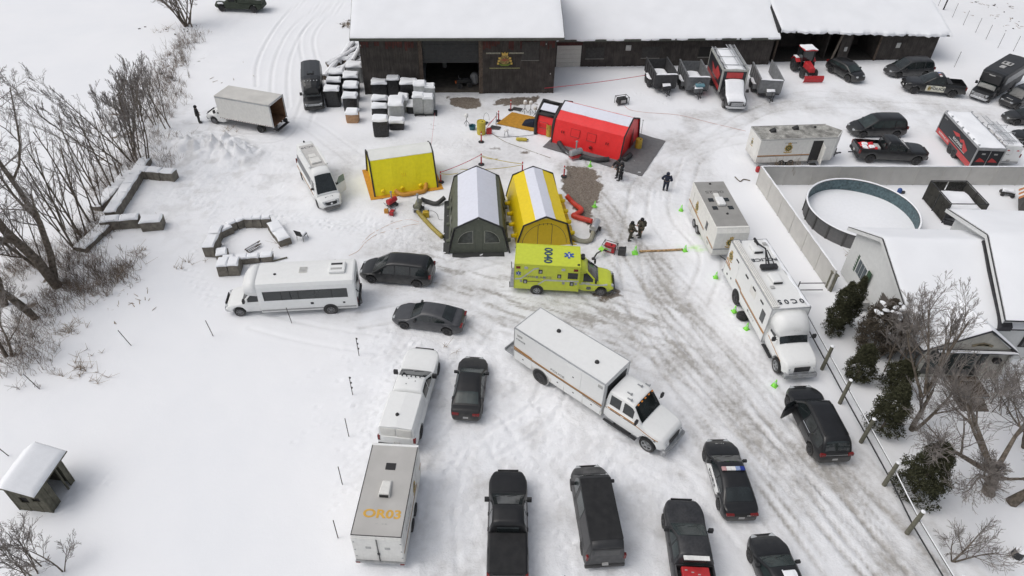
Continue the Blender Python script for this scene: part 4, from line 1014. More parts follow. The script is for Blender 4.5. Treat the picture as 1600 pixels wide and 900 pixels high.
# --- heavy rescue truck
def heavy_cab(r,xf,crew=True,paint=WHITEP,W=2.3):
 """conventional heavy cab; nose at xf; returns rear x of the cab"""
 cl=2.35 if crew else 1.35; x0=xf-1.75-cl; H=2.75; B=1.72
 c=Car(4,W,[(x0,1.4),(x0+.04,B),(xf-1.75,B),(xf-1.6,B+.02),(xf-.35,1.50),(xf-.12,1.40),(xf,.95)],
   [(x0,B),(x0+.03,H-.03),(xf-2.75,H),(xf-2.35,H-.06),(xf-1.62,B-.02)],[xf-1.05],.52,.62,.10,paint,xf=xf,xr=x0,rr=0,fr=.2,rim=STEEL,cabin=.90,crown=.05,rimtype=5)
 c.body(r); c.wheels_on(r,.30); c.windscreen(r,xf-2.33,xf-1.68,fy=.97)
 if crew:
  c.side_window(r,xf-2.95,xf-2.25,lo=.12,hi=.18); c.side_window(r,x0+.25,xf-3.15,lo=.12,hi=.2); c.doors(r,[(xf-3.05,xf-1.85),(x0+.1,xf-3.05)])
 else:c.side_window(r,xf-2.95,xf-2.25,lo=.12,hi=.18); c.doors(r,[(xf-3.05,xf-1.85)])
 c.hood(r,xf-1.55,xf-.35); c.front(r,1.12,1.12,.52,.42,.34,.22,bump=CHROME if not crew else STEEL,gm=DARKM)
 b=MB(); b.box(xf-.10,xf+.16,-W*.47,W*.47,.50,.80); b.build('front_bumper',STEEL,r,bevel=.05)
 c.mirrors(r,xf-1.85,B+.35,big=True,out=.24); c.wipers(r,xf-1.66)
 for sd in(-1,1):
  b=MB(); b.box(x0+.1,xf-1.75,sd*W/2-.12-(.2 if sd>0 else-.0),sd*W/2-.12+(.0 if sd>0 else .2),.45,.52); b.build('cab_step',DARKM,r)
 return c,x0
def rescue_truck():
 r=thing('rescue_truck','long white police box truck with crew cab and gold side stripe in mid yard','truck')
 W=2.5; xb0,xb1=-5.1,1.75; z0,z1=1.0,3.35
 c,xc=heavy_cab(r,5.95,True)
 boxbody(r,xb0,xb1,W,z0,z1,WHITEP,'box_body',None,ALU)
 b=MB(); b.box(xb0,xb1,-W/2+.02,W/2-.02,.62,z0-.002); b.build('lower_compartments',OFFW,r)
 b=MB(); b.box(xb0+.2,xc+.3,-.45,.45,.5,.63); b.box(xb1,xc+.1,-.5,.5,.6,1.0); b.build('chassis',DARKM,r)
 for sd in(-1,1):
  for a,e,za,zb in((xb0+.08,-3.6,.7,1.45),(-2.0,-1.05,.7,1.45),(-1.0,.35,.7,1.45),(.4,1.65,.7,1.45),(-1.0,.1,1.62,3.1)):
   d=panel(r,sd,a,e,za,zb,W,WHITEP,'compartment_door',off=.014,bevel=.006)
   q=MB(); xm=(a+e)/2; q.cbox((xm,sd*(W/2+.02),(za+zb)/2),(.1,.02,.06)); q.build('latch',PLAST,d)
  stripe(r,sd,[(xb0+.02,1.60),(-2.4,1.55),(xb1-.02,1.55)],.10,W+.03,ORANGE_S,'gold_stripe'); stripe(r,sd,[(xb0+.02,1.48),(-2.4,1.46),(xb1-.02,1.46)],.05,W+.03,BROWN_S,'brown_stripe')
  stripe(r,sd,[(xb0+.02,1.74),(-3.6,1.66)],.09,W+.03,ORANGE_S,'gold_stripe')
  stripe(r,sd,[(xb1-1.4,1.38),(xb1-.02,1.35)],.035,W+.03,BROWN_S,'thin_stripe')
  sidetext(r,sd,'POLICE',-1.6,1.28+.55,.22,W,LETG if False else mat('grey_lettering',(.2,.2,.19),.6),.02,1.5); sidetext(r,sd,'POLICE',-4.55,2.55,.16,W,LETB,.02,1.4)
  panel(r,sd,-4.85,-4.45,2.78,2.95,W,LETG,'number_plate'); panel(r,sd,1.3,1.6,2.9,3.1,W,LETG,'scene_light',off=.04)
  c.side_patch(r,xc+.05,4.0,1.56,1.63,'gold_stripe',ORANGE_S,(sd,),.014); c.side_patch(r,xc+.05,4.0,1.48,1.53,'brown_stripe',BROWN_S,(sd,),.014)
  c.side_patch(r,4.0,5.5,1.50,1.54,'gold_stripe',ORANGE_S,(sd,),.014,slope=-.12)
  sidetext(r,sd,'POLICE',4.95,1.26,.2,c.W-.06,LETB,.02,1.3,.02)
  b=MB(); b.lathe([(.66,0),(.66,.03)],24,Matrix.Translation((-2.85,sd*(W/2+.002),.56))@Matrix.Rotation(-PI/2*sd,4,'X')@Matrix.Translation((0,0,-.015))); b.build('wheel_arch',LETG,r)
  b=MB(); b.lathe([(.60,0),(.60,.02)],24,Matrix.Translation((-2.85,sd*(W/2+.02),.56))@Matrix.Rotation(-PI/2*sd,4,'X')@Matrix.Translation((0,0,-.01))); b.build('arch_liner',PLAST,r)
  wheel(r,-2.85,sd*(W/2-.09),.52,.30,DRIM,sd,5)
  b=MB(); b.tube([(2.75,sd*.93,.5),(3.7,sd*.93,.5)],.24,12); b.build('fuel_tank',DARKM,r); b=MB(); b.box(1.85,2.6,sd*.95-.18,sd*.95+.18,.3,.72); b.build('battery_box',STEEL,r,bevel=.03)
  b=MB(); b.box(2.05,2.9,sd*1.0-.1,sd*1.0+.1,.42,.48); b.box(2.2,2.3,sd*1.0-.04,sd*1.0+.04,.3,.8); b.build('side_step',DARKM,r)
 for x,y in((-2.9,.35),(.35,-.15)):
  b=MB(); b.lathe([(.14,0),(.12,.10),(.05,.15)],12,Matrix.Translation((x,y,z1))); b.build('roof_vent',PLAST,r)
 for x,y in((2.9,-.4),(3.15,-.75),(3.0,.5),(3.3,.85)):b=MB(); b.cbox((x,y,2.83),(.3,.06,.05)); b.cbox((x+.13,y,2.86),(.06,.14,.1)); b.build('air_horn',STEEL,r)
 b=MB();
 for k in range(5):b.cbox((3.72,-.7+.35*k,2.75),(.07,.12,.05))
 b.build('marker_light',AMBER,r)
 b=MB(); b.box(xb0-.9,xb0-.02,-1.1,1.1,.62,.70); b.box(xb0-.9,xb0-.84,-1.1,1.1,.70,.86); b.build('rear_platform',STEEL,r,bevel=.01)
 b=MB(); b.box(xb1-.002,xb1+.03,-.95,.95,1.9,3.0); b.build('front_vent',DARKM,r)
 b=MB(); b.box(xb0-.015,xb0+.01,-.9,.9,1.1,3.1); b.build('rear_door',OFFW,r,bevel=.005)
 anchor(r,(xb1,-W/2),(946,602),z1,-40.5)
rescue_truck()

def command_truck():
 r=thing('command_truck','white police command truck marked 0C05 on its roof with a folded black mast','truck')
 W=2.6; xb0,xb1=-5.0,2.25; z0,z1=.62,3.5
 c,xc=heavy_cab(r,5.35,False)
 boxbody(r,xb0,xb1,W,z0,z1,WHITEP,'box_body',None,ALU)
 # rounded cab-over fairing
 b=MB(); ring=lambda x,f,g:[(x,y*f,z if z<2.3 else z-g)for y,z in((-1.2,2.2),(-1.18,2.9),(-1.0,3.25),(-.5,3.4),(0,3.42),(.5,3.4),(1.0,3.25),(1.18,2.9),(1.2,2.2))]
 b.loft([ring(xb1-.01,1,0),ring(xb1+.5,.98,.12),ring(xb1+.95,.93,.4),ring(xb1+1.15,.88,.75)],closed=True); b.build('cab_fairing',WHITEP,r,smooth=True,fix=True)
 b=MB(); b.box(xb1,5.0,-.45,.45,.5,.7); b.build('chassis',DARKM,r)
 for sd in(-1,1):
  stripe(r,sd,[(xb0+.02,1.75),(-2.0,1.55),(-1.9,1.42),(xb1-.3,1.36)],.11,W,ORANGE_S,'gold_stripe'); stripe(r,sd,[(xb0+.02,1.62),(-2.0,1.44),(-1.9,1.31),(xb1-.3,1.26)],.05,W,BROWN_S,'brown_stripe')
  stripe(r,sd,[(xb0+.02,2.05),(xb0+.7,1.85)],.14,W,ORANGE_S,'gold_stripe')
  for a,e,za,zb in((-4.0,-3.0,1.0,3.1),(-1.2,.2,.72,1.2),(.3,1.6,.72,1.2)):panel(r,sd,a,e,za,zb,W,WHITEP,'compartment_door',off=.014,bevel=.006)
  panel(r,sd,-.9,-.0,2.35,2.95,W,OFFW,'awning_window'); panel(r,sd,1.2,1.75,1.75,2.65,W,GLASS,'side_window')
  for xx in(-3.6,-1.9,-.6,.7):panel(r,sd,xx,xx+.45,2.9,3.02,W,PLAST,'side_lamp',off=.03)
  for xx,zz in((-4.4,.95),(-3.7,1.1),(-.4,1.0)):panel(r,sd,xx,xx+.16,zz,zz+.14,W,PLAST,'latch',off=.02)
  crest(r,frame((-4.45,sd*(W/2+.012),2.55),(1 if sd<0 else-1,0,0),(0,0,1)),.36)
  sidetext(r,sd,'POLICE',.2,.92+.1,.26,W,LETG,.022,1.3)
  panel(r,sd,xb1-.5,xb1-.02,1.28,1.44,W+.02,ORANGE_S,'corner_stripe')
  b=MB(); b.lathe([(.60,0),(.60,.02)],24,Matrix.Translation((-2.3,sd*(W/2+.004),.56))@Matrix.Rotation(-PI/2*sd,4,'X')@Matrix.Translation((0,0,-.01))); b.build('arch_liner',PLAST,r)
  wheel(r,-2.3,sd*(W/2-.09),.52,.30,DRIM,sd,5)
  c.side_patch(r,xc+.05,4.6,1.50,1.54,'gold_stripe',ORANGE_S,(sd,),.016,slope=-.13)
  b=MB(); b.tube([(2.5,sd*.85,.62),(3.0,sd*.85,.62)],.24,12); b.build('fuel_tank',DARKM,r)
 text('POLICE',.22,frame((5.05,0,1.50),(0,1,0),(-1,0,.15)),LETB,r,bold=.02,sx=1.3)
 text('POLICE',.14,frame((3.6,0,2.82),(0,1,0),(-1,0,.2)),LETG,r)
 b=MB(); b.box(xb0+.1,xb1-.1,-W/2+.06,-W/2+.50,z1+.02,z1+.14); b.build('awning_case',OFFW,r,bevel=.03)
 b=MB()
 for yy in(-W/2+.14,-W/2+.26,-W/2+.38):b.box(xb0+.2,xb1-.2,yy-.012,yy+.012,z1+.14,z1+.155)
 b.build('awning_rib',LETG,r)
 roof_text(r,'POLICE',-2.7,.2,z1+.045,.42,LETB,R(-90),1.4,.02)
 roof_text(r,'0 C 0 5',1.62,.18,z1+.045,.56,LETB,R(-90),1.05,.02)
 for x in(-3.9,-.6):
  b=MB(); b.box(x-.5,x+.5,-.30,.42,z1+.02,z1+.26); b.build('air_conditioner',WHITEP,r,bevel=.09)
  b=MB(); b.box(x+.49,x+.52,-.25,.36,z1+.04,z1+.18); b.build('vent_grille',PLAST,r)
 for x,y in((-4.4,.9),(.2,-.45)):b=MB(); b.box(x-.14,x+.14,y-.14,y+.14,z1+.02,z1+.09); b.build('roof_hatch',LETG,r,bevel=.02)
 b=MB()  # folded lighting mast
 b.tube([(-4.5,.15,z1+.25),(-3.0,.20,z1+.75),(-1.75,.05,z1+.35)],.06,6); b.tube([(-3.0,.20,z1+.75),(-1.6,-.2,z1+.30)],.04,6); b.tube([(-2.9,.30,z1+.70),(-1.6,.45,z1+.30)],.04,6)
 b.cbox((-4.3,.15,z1+.4),(.7,.12,.14)); m=b.build('light_mast',PLAST,r)
 b=MB(); b.box(-1.85,-1.45,-.55,.60,z1+.12,z1+.38); b.build('mast_lamp',DARKM,m,bevel=.03)
 snowcap(r,xb0+.1,xb1-.1,W/2-.22,W/2-.05,z1+.012,.045,'snow',5)
 b=MB(); b.box(xb0-.02,xb0+.3,-1.2,-.7,z1-.0,z1+.12); b.build('roof_rack',STEEL,r)
 b=MB(); b.box(xb0-.45,xb0-.02,-1.2,1.2,.45,.55); b.build('rear_step',STEEL,r)
 anchor(r,(xb1,-W/2),(1207,484),z1,-82)
command_truck()

# --- box trailers
def tandem(r,xs,W,rr=.36,wd=.24,rim=DRIM):
 for sd in(-1,1):
  for x in xs:wheel(r,x,sd*(W/2-wd/2+.01),rr,wd,rim,sd)
  b=MB();
  for x in xs:b.lathe([(rr*1.18,0),(rr*1.18,.02)],18,Matrix.Translation((x,sd*(W/2-wd-.0),rr+.02))@Matrix.Rotation(-PI/2*sd,4,'X'))
  b.build('wheel_well',PLAST,r)
def tongue(r,x,L=1.2,jack=True):
 b=MB(); b.tube([(x,-.55,.5),(x+L,0,.5)],.05,5); b.tube([(x,.55,.5),(x+L,0,.5)],.05,5); b.cbox((x+L+.08,0,.52),(.25,.1,.1))
 if jack:b.tube([(x+L*.7,0,.1),(x+L*.7,0,1.0)],.04,6)
 b.build('tow_bar',DARKM,r)
def or_trailer():
 r=thing('box_trailer','white box trailer marked OR03 on its roof hitched behind the white pickup','trailer')
 L,W=5.25,2.45; h=L/2; z0,z1=.45,2.75
 b=MB(); b.box(-h,h,-W/2,W/2,z0,z1); b.build('box_body',OFFW,r,bevel=.05)
 b=MB(); b.box(-h+.06,h-.06,-W/2+.06,W/2-.06,z1-.01,z1+.015); b.build('roof',ORROOF,r)
 b=MB()
 for y in(-W/2+.02,W/2-.05):b.box(-h+.02,h-.02,y,y+.03,z1+.001,z1+.03)
 b.box(-h+.02,-h+.05,-W/2+.06,W/2-.06,z1+.001,z1+.03); b.build('roof_seal',PLAST,r)
 b=MB(); b.tube([(h-.04,-W/2,z1-.03),(h-.04,W/2,z1-.03)],.09,8); b.build('front_cap',WHITEP,r)
 for y in(-W/4,W/4):
  b=MB(); b.box(-h-.02,-h+.01,y-W/4+.06,y+W/4-.015,z0+.08,z1-.16); d=b.build('rear_door',OFFW,r,bevel=.006)
  b=MB(); b.box(-h-.03,-h-.019,y-.13+(.15 if y<0 else-.15),y+.13+(.15 if y<0 else-.15),1.65,1.85); b.build('door_label',LETG,d)
  b=MB(); yy=y-(W/4-.1)*(1 if y<0 else-1)
  for zz in(.9,1.5,2.2):b.box(-h-.045,-h-.018,yy-.04,yy+.04,zz,zz+.05)
  b.build('hinge',STEEL,d)
 b=MB(); b.tube([(-h-.05,.0,z0+.1),(-h-.05,.0,z1-.2)],.02,5); b.cbox((-h-.06,0,1.25),(.03,.12,.18)); b.build('lock_bar',DARKM,r)
 b=MB(); b.box(-h-.10,-h,-W/2,W/2,.38,.50); b.build('rear_bumper',STEEL,r)
 for y in(-W/2+.14,W/2-.14):b=MB(); b.box(-h-.125,-h-.10,y-.1,y+.1,.40,.49); b.build('taillight',REDL,r)
 for sd in(-1,1):
  crest(r,frame((.7,sd*(W/2+.01),1.9),(1 if sd<0 else-1,0,0),(0,0,1)),.32)
  stripe(r,sd,[(-h+.05,1.30),(h-.05,1.30)],.09,W,ORANGE_S,'gold_stripe'); stripe(r,sd,[(-h+.05,1.21),(h-.05,1.21)],.04,W,BROWN_S,'brown_stripe')
  sidetext(r,sd,'POLICE',-1.0,1.9,.35,W,LETG,.01,1.3)
  panel(r,sd,1.35,2.1,.6,2.4,W,OFFW,'side_door')
  for k in range(7):panel(r,sd,-h+.3+k*.72,-h+.32+k*.72,z0+.05,z1-.1,W,LETG,'panel_seam',off=.003)
 tandem(r,(-.55,.35),W+.1); tongue(r,h,1.3)
 b=MB(); b.box(1.05,1.45,-.25,.25,z1+.015,z1+.06); o=b.build('roof_vent',PLAST,r,bevel=.02)
 b=MB(); b.hexa([(-.55,-.30,z1+.01),(.45,-.26,z1+.01),(.45,.26,z1+.01),(-.55,.30,z1+.01)],[(-.5,-.26,z1+.30),(.3,-.2,z1+.16),(.3,.2,z1+.16),(-.5,.26,z1+.30)]); o=b.build('air_conditioner',OFFW,r,bevel=.04,fix=True)
 b=MB(); b.box(-.56,-.53,-.22,.22,z1+.05,z1+.22); b.build('vent_grille',PLAST,o)
 roof_text(r,'OR03',-1.45,-.08,z1+.02,.62,mat('gold_lettering',(.62,.36,.06),.6),R(-90),1.25,.032)
 b=MB()
 for y in(-.35,-.2,.1):b.cbox((-1.95,y,z1+.02),(.04,.09,.012))
 b.build('roof_label',LETG,r)
 a=G(544,835,z1); b2=G(630,843,z1); m=(a+b2)/2; anchor(r,(-h,0),((544+630)/2,839),z1,88.2)
or_trailer()

def white_pickup():
 r,c=pickup('pickup_truck','white crew cab pickup with a white cap towing the OR03 trailer',6.75,2.08,1.98,WHITEP,openbed=False,bigm=True)
 x0=-3.3; zc=2.0
 b=MB(); b.loft([[(x,y*f,z)for y,z in((-.97,1.32),(-.93,zc-.15),(-.85,zc-.03),(0,zc+.03),(.85,zc-.03),(.93,zc-.15),(.97,1.32))]for x,f in((x0,.98),(x0+.08,1),(-1.0,1),(-.92,.99))],closed=True)
 b.build('bed_cap',WHITEP,r,fix=True,bevel=.02)
 for sy in(-1,1):
  b=MB(); b.box(x0-.03,x0+.0,sy*.42-.40,sy*.42+.40,1.2,zc-.12); d=b.build('cap_door',OFFW,r,bevel=.01)
  b=MB(); b.box(x0-.04,x0-.028,sy*.42-.36,sy*.42+.36,1.24,zc-.16); b.build('door_panel',OFFW,d,bevel=.01)
 b=MB(); b.lathe([(.1,0),(.09,.08),(.03,.12)],10,Matrix.Translation((-2.5,.1,zc+.02))); b.build('roof_vent',PLAST,r)
 b=MB()
 for k in range(5):b.cbox((.20,-.5+.25*k,2.04),(.06,.07,.05))
 b.build('roof_marker_light',PLAST,r)
 b=MB()
 for x,y in((.05,.1),(-.1,-.3),(-.35,.15)):b.cbox((x,y,2.03),(.05,.04,.02))
 b.build('roof_mount',PLAST,r)
 anchor(r,(3.375*1.07,0),(664,547),.9,84); r.scale=(1.07,)*3
white_pickup()

def oc25():
 r=thing('box_trailer','grey-roofed police trailer marked 0C25 with crests parked behind the command truck','trailer')
 L,W=6.6,2.55; h=L/2; z0,z1=.5,2.95
 b=MB(); prof=[(-h,z0),(h-.1,z0),(h,z0+.3),(h,z1-.35),(h-.22,z1),(-h,z1)]
 b.prism([(x,-W/2,z)for x,z in prof],(0,W,0)); b.build('box_body',OFFW,r,bevel=.04,fix=True)
 b=MB(); b.box(-h+.05,h-.35,-W/2+.05,W/2-.05,z1-.01,z1+.016); b.build('roof',mat('oc25_roof',(.31,.305,.29),.7,var=.1,scale=1,streak=.1),r)
 b=MB(); b.box(h-.4,h-.2,-W/2+.03,W/2-.03,z1-.06,z1+.05); b.build('front_cap',OFFW,r,bevel=.05)
 b=MB(); b.box(h,h+.05,-W/2+.02,W/2-.02,1.12,1.2); b.build('trim_strip',STEEL,r)
 for x,y in((.5,-.62),(.5,.62),(-.6,-.62),(-.6,.62)):b=MB(); b.box(x-.22,x+.22,y-.2,y+.2,z1+.016,z1+.07); b.build('roof_window',GLASS,r,bevel=.02)
 b=MB(); b.box(-.75,.3,-.32,.32,z1+.016,z1+.27); b.build('air_conditioner',WHITEP,r,bevel=.09)
 b=MB(); b.box(-1.5,-.8,-.2,.2,z1+.016,z1+.08); b.build('roof_plate',OFFW,r)
 for x,y in((-h+.4,0),(1.3,.1)):b=MB(); b.lathe([(.1,0),(.08,.08)],8,Matrix.Translation((x,y,z1+.016))); b.build('roof_vent',PLAST,r)
 roof_text(r,'0C25',-1.75,0,z1+.022,.5,mat('faded_lettering',(.13,.13,.125),.7),R(-90),1.4,.01)
 crest(r,frame((h+.01,.0,1.75),(0,1,0),(0,0,1)),.40)
 for sd in(-1,1):
  crest(r,frame((-1.35,sd*(W/2+.01),1.85),(1 if sd<0 else-1,0,0),(0,0,1)),.38)
  stripe(r,sd,[(-h+.02,1.35),(h-.05,1.20)],.09,W,ORANGE_S,'gold_stripe'); stripe(r,sd,[(-h+.02,1.26),(h-.05,1.11)],.04,W,BROWN_S,'brown_stripe')
  p=panel(r,sd,.9,1.75,.62,2.4,W,OFFW,'side_door',bevel=.006); panel(p,sd,1.08,1.5,1.55,2.25,W+.03,GLASS,'door_window')
  panel(r,sd,-2.45,-2.4,.6,2.5,W,LETG,'panel_seam'); panel(r,sd,1.9,2.3,.8,1.0,W,LETG,'hatch')
 tandem(r,(-1.2,-.35),W+.08,rim=STEEL); tongue(r,h,1.0)
 anchor(r,(h-.2,-W/2),(1120,357),z1,-84.5)
oc25()

def door_trailer():
 r=thing('box_trailer','white wedge-nosed police trailer with its side door open and streaked grey roof','trailer')
 W=2.55; x0,x1,xn=-4.0,3.2,4.3; z0,z1=.5,2.85
 base=[(x0,-W/2),(x1,-W/2),(xn,0),(x1,W/2),(x0,W/2)]
 b=MB(); b.prism([(x,y,z0)for x,y in base],(0,0,z1-z0)); b.build('box_body',OFFW,r,bevel=.03,fix=True)
 b=MB(); b.prism([(x*.985-.02,y*.96,z1-.01)for x,y in base],(0,0,.025)); b.build('roof',mat('streaked_roof',(.36,.355,.33),.8,var=.6,scale=1.6,streak=.75),r,fix=True)
 b=MB()
 for y in(-W/2-.01,W/2-.04):b.box(x0,x1,y,y+.05,z1-.06,z1+.035)
 b.box(x0-.01,x0+.04,-W/2+.04,W/2-.04,z1-.06,z1+.035); b.build('edge_trim',LETG,r)
 for x,y in((-2.4,.2),(-.1,.55)):
  b=MB(); b.hexa([(x-.25,y-.25,z1),(x+.3,y-.25,z1),(x+.3,y+.25,z1),(x-.25,y+.25,z1)],[(x-.2,y-.2,z1+.12),(x+.22,y-.2,z1+.34),(x+.22,y+.2,z1+.34),(x-.2,y+.2,z1+.12)]); b.build('roof_scoop',PLAST,r,bevel=.03)
 b=MB(); b.lathe([(.13,0),(.12,.12)],10,Matrix.Translation((1.9,.7,z1))); b.build('roof_vent',PLAST,r)
 S=-1
 panel(r,S,1.0,1.95,.55,2.6,W,PLAST,'doorway_shade_patch',off=.006)  # black panel on the closed wall paints the shaded inside
 b=MB(); T=Matrix.Translation((1.98,-W/2-.02,0))@Matrix.Rotation(R(-100),4,'Z'); b.box(0,.92,-.04,0,.58,2.38,T); b.build('open_door',OFFW,r,bevel=.01)
 b=MB(); b.box(1.15,1.8,-W/2-.6,-W/2-.03,.28,.33); b.build('door_step',DARKM,r)
 b=MB(); b.tube([(1.1,-W/2-.03,.3),(1.1,-W/2-.03,1.3)],.04,5); b.build('door_rail',DARKM,r)
 for sd in(-1,1):
  stripe(r,sd,[(x0+.02,1.22),(.98 if sd<0 else x1,1.22)],.09,W,ORANGE_S,'gold_stripe'); stripe(r,sd,[(x0+.02,1.13),(.98 if sd<0 else x1,1.13)],.04,W,BROWN_S,'brown_stripe')
 crest(r,frame((-1.2,-W/2-.01,1.95),(1,0,0),(0,0,1)),.42); sidetext(r,S,'POLICE',-1.1,2.45,.14,W,LETB,.01,2.4)
 crest(r,frame((x0-.01,.3,1.8),(0,-1,0),(0,0,1)),.3)
 b=MB(); b.box(x0-.02,x0,-1.1,1.1,.6,2.4); b.build('rear_ramp_door',OFFW,r,bevel=.005)
 tandem(r,(-1.5,-.6),W+.02); tongue(r,3.5,1.2)
 anchor(r,(x0,-W/2),(1190,219),z1,7)
door_trailer()

def roofing_trailer():
 r=thing('box_trailer','black and red sided trailer with a red house graphic and a snowy roof','trailer')
 W=2.35; h=3.35; z0,z1=.5,2.55
 BK=mat('navy_black_wrap',(.022,.025,.030),.45,grime=.2); RD=mat('red_wrap',(.50,.05,.05),.45,grime=.25)
 b=MB(); b.box(-h,h,-W/2,W/2,z0,z1); b.build('box_body',BK,r,bevel=.02)
 for sd in(-1,1):
  for a,e in((-h+.03,-.95),(.75,h-.03)):panel(r,sd,a,e,z0+.02,1.02,W,RD,'red_band')
  panel(r,sd,-.95,.75,.92,1.02,W,RD,'red_band')
  y=sd*(W/2+.012); f=sd*-1
  X=lambda x:x
  b=MB(); b.prism([(-1.9,y,1.2),(-2.1,y,1.6),(-1.0,y,2.05),(-.55,y,1.85),(-.1,y,2.15),(1.0,y,1.9),(.2,y,1.75),(-.3,y,1.95),(-.7,y,1.65),(-1.1,y,1.8),(-1.45,y,1.25)],(0,-sd*.008,0)); b.build('house_graphic',RD,r)
  sidetext(r,sd,'ROOFING',-.35,1.45,.34,W,LETW,.016,1.15,.015);
  b=MB(); b.box(-1.9,1.2,y-.003,y+.003,1.17,1.20); b.build('underline',LETW,r)
  sidetext(r,sd,'ROOFING CO',1.9,.78,.26,W,LETW,.02,1.2,.01); sidetext(r,sd,'ROOFING',2.7,2.2,.14,W,LETG,.014)
 b=MB()
 for sy in(-1,1):
  b.box(-h-.01,h+.01,sy*W/2-.05,sy*W/2+.05,z1-.08,z1+.06)
  for xx in(-h,h):b.box(xx-.05,xx+.05,sy*W/2-.05,sy*W/2+.05,z0,z1-.082)
 b.box(-h-.03,-h+.04,-W/2+.05,W/2-.05,z1-.2,z1+.05); b.build('edge_trim',ALU,r)
 for y in(-.52,.52):
  b=MB(); b.box(-h-.03,-h,y-.50,y+.50,z0+.1,z1-.25); d=b.build('rear_door',BK,r)
  b=MB(); b.prism([(-h-.035,y-.42,1.25),(-h-.035,y+.42,1.25),(-h-.035,y+.2,1.65),(-h-.035,y-.1,1.5)],(-.006,0,0)); b.build('door_graphic',RD,d)
  b=MB(); b.box(-h-.04,-h-.03,y-.15,y+.15,1.95,2.08); b.build('door_label',LETG,d)
 b=MB(); b.box(-h-.05,-h-.02,-.015,.015,z0+.1,z1-.25); b.build('lock_bar',ALU,r)
 b=MB()
 for k in range(7):
  for sy in(-1,1):x=-h+.2+k*1.05; b.tube([(x,sy*(W/2-.05),z1+.05),(x,sy*(W/2-.05),z1+.2)],.03,5); b.cbox((x,sy*(W/2-.05),z1+.21),(.1,.18,.03))
 b.build('rack_bracket',STEEL,r)
 snowcap(r,-h+.02,h-.02,-W/2+.08,W/2-.05,z1+.03,.15,'snow',8,.03,nx=16)
 b=MB(); b.box(-.9,.7,-W/2-.0,W/2+.0,.32,.49); b.build('chassis',DARKM,r)
 tandem(r,(-.5,.32),W+.03); tongue(r,h,1.1)
 anchor(r,(-h,W/2),(1528,232),z1,88.5); r.scale=(1.05,)*3
roofing_trailer()

def ladder(r,p,q,w,name='ladder',m=ALU,n=14,up=(0,0,1),two=False):
 p,q=Vector(p),Vector(q); d=(q-p).normalized(); s=d.cross(Vector(up)).normalized()*(w/2); b=MB()
 for k in(-1,1):b.tube([p+s*k,q+s*k],.035,4)
 for i in range(n):a=p.lerp(q,(i+.5)/n); b.tube([a-s,a+s],.02,4)
 return b.build(name,m,r)
def white_van():
 r=thing('van','snow-covered white van with a ladder on its roof beside the red and black trailer','van')
 L,W,H=5.6,2.02,2.1; h=L/2
 c=Car(L,W,[(-h,.9),(-h+.02,1.15),(1.2,1.15),(h-.5,1.0),(h-.12,.85),(h,.55)],[(-h+.02,H-.06),(-h+.15,H),(.9,H),(1.15,H-.1),(1.95,1.12)],[-h+1.05,h-.95],.36,.24,.14,WHITEP,rr=.03)
 c.body(r); c.wheels_on(r,.25); c.windscreen(r,1.2,1.9); c.side_window(r,.7,1.4); c.doors(r,[(.4,1.5),(-.8,.38)]); c.front(r,.8,.7,.5,.3); c.rear(r,1.15,.12,.35,bump=STEEL); c.mirrors(r,1.3,1.35)
 snowcap(r,-h+.1,1.1,-.82,.82,H+.0,.12,'snow',4)
 for y in(-.42,.42):
  b=MB(); b.box(-h-.015,-h+.02,y-.40,y+.40,.7,1.95); d=b.build('rear_door',WHITEP,r,bevel=.01)
  b=MB(); b.prism([(-h-.02,y-.2,1.62),(-h-.02,y+.1,1.62),(-h-.02,y+.0,1.75),(-h-.02,y-.12,1.7)],(-.005,0,0)); b.build('door_graphic',mat('red_wrap',(.5,.05,.05)),d)
 text('ROOF',.12,frame((-h-.022,.3,1.25),(0,-1,0),(0,0,1)),LETB,r)
 b=MB()
 for x in(-2.2,-.6,.9):b.tube([(x,-.95,H+.25),(x,.95,H+.25)],.03,5); b.tube([(x,.9,H-.05),(x,.9,H+.25)],.025,5); b.tube([(x,-.9,H-.05),(x,-.9,H+.25)],.025,5)
 b.build('roof_rack',STEEL,r)
 ladder(r,(-3.0,.62,H+.34),(2.6,.62,H+.34),.42,n=18); ladder(r,(-2.6,.12,H+.34),(1.4,.12,H+.34),.38,n=14)
 anchor(r,(-h,1.0),(1569,228),H,87.5)
white_van()

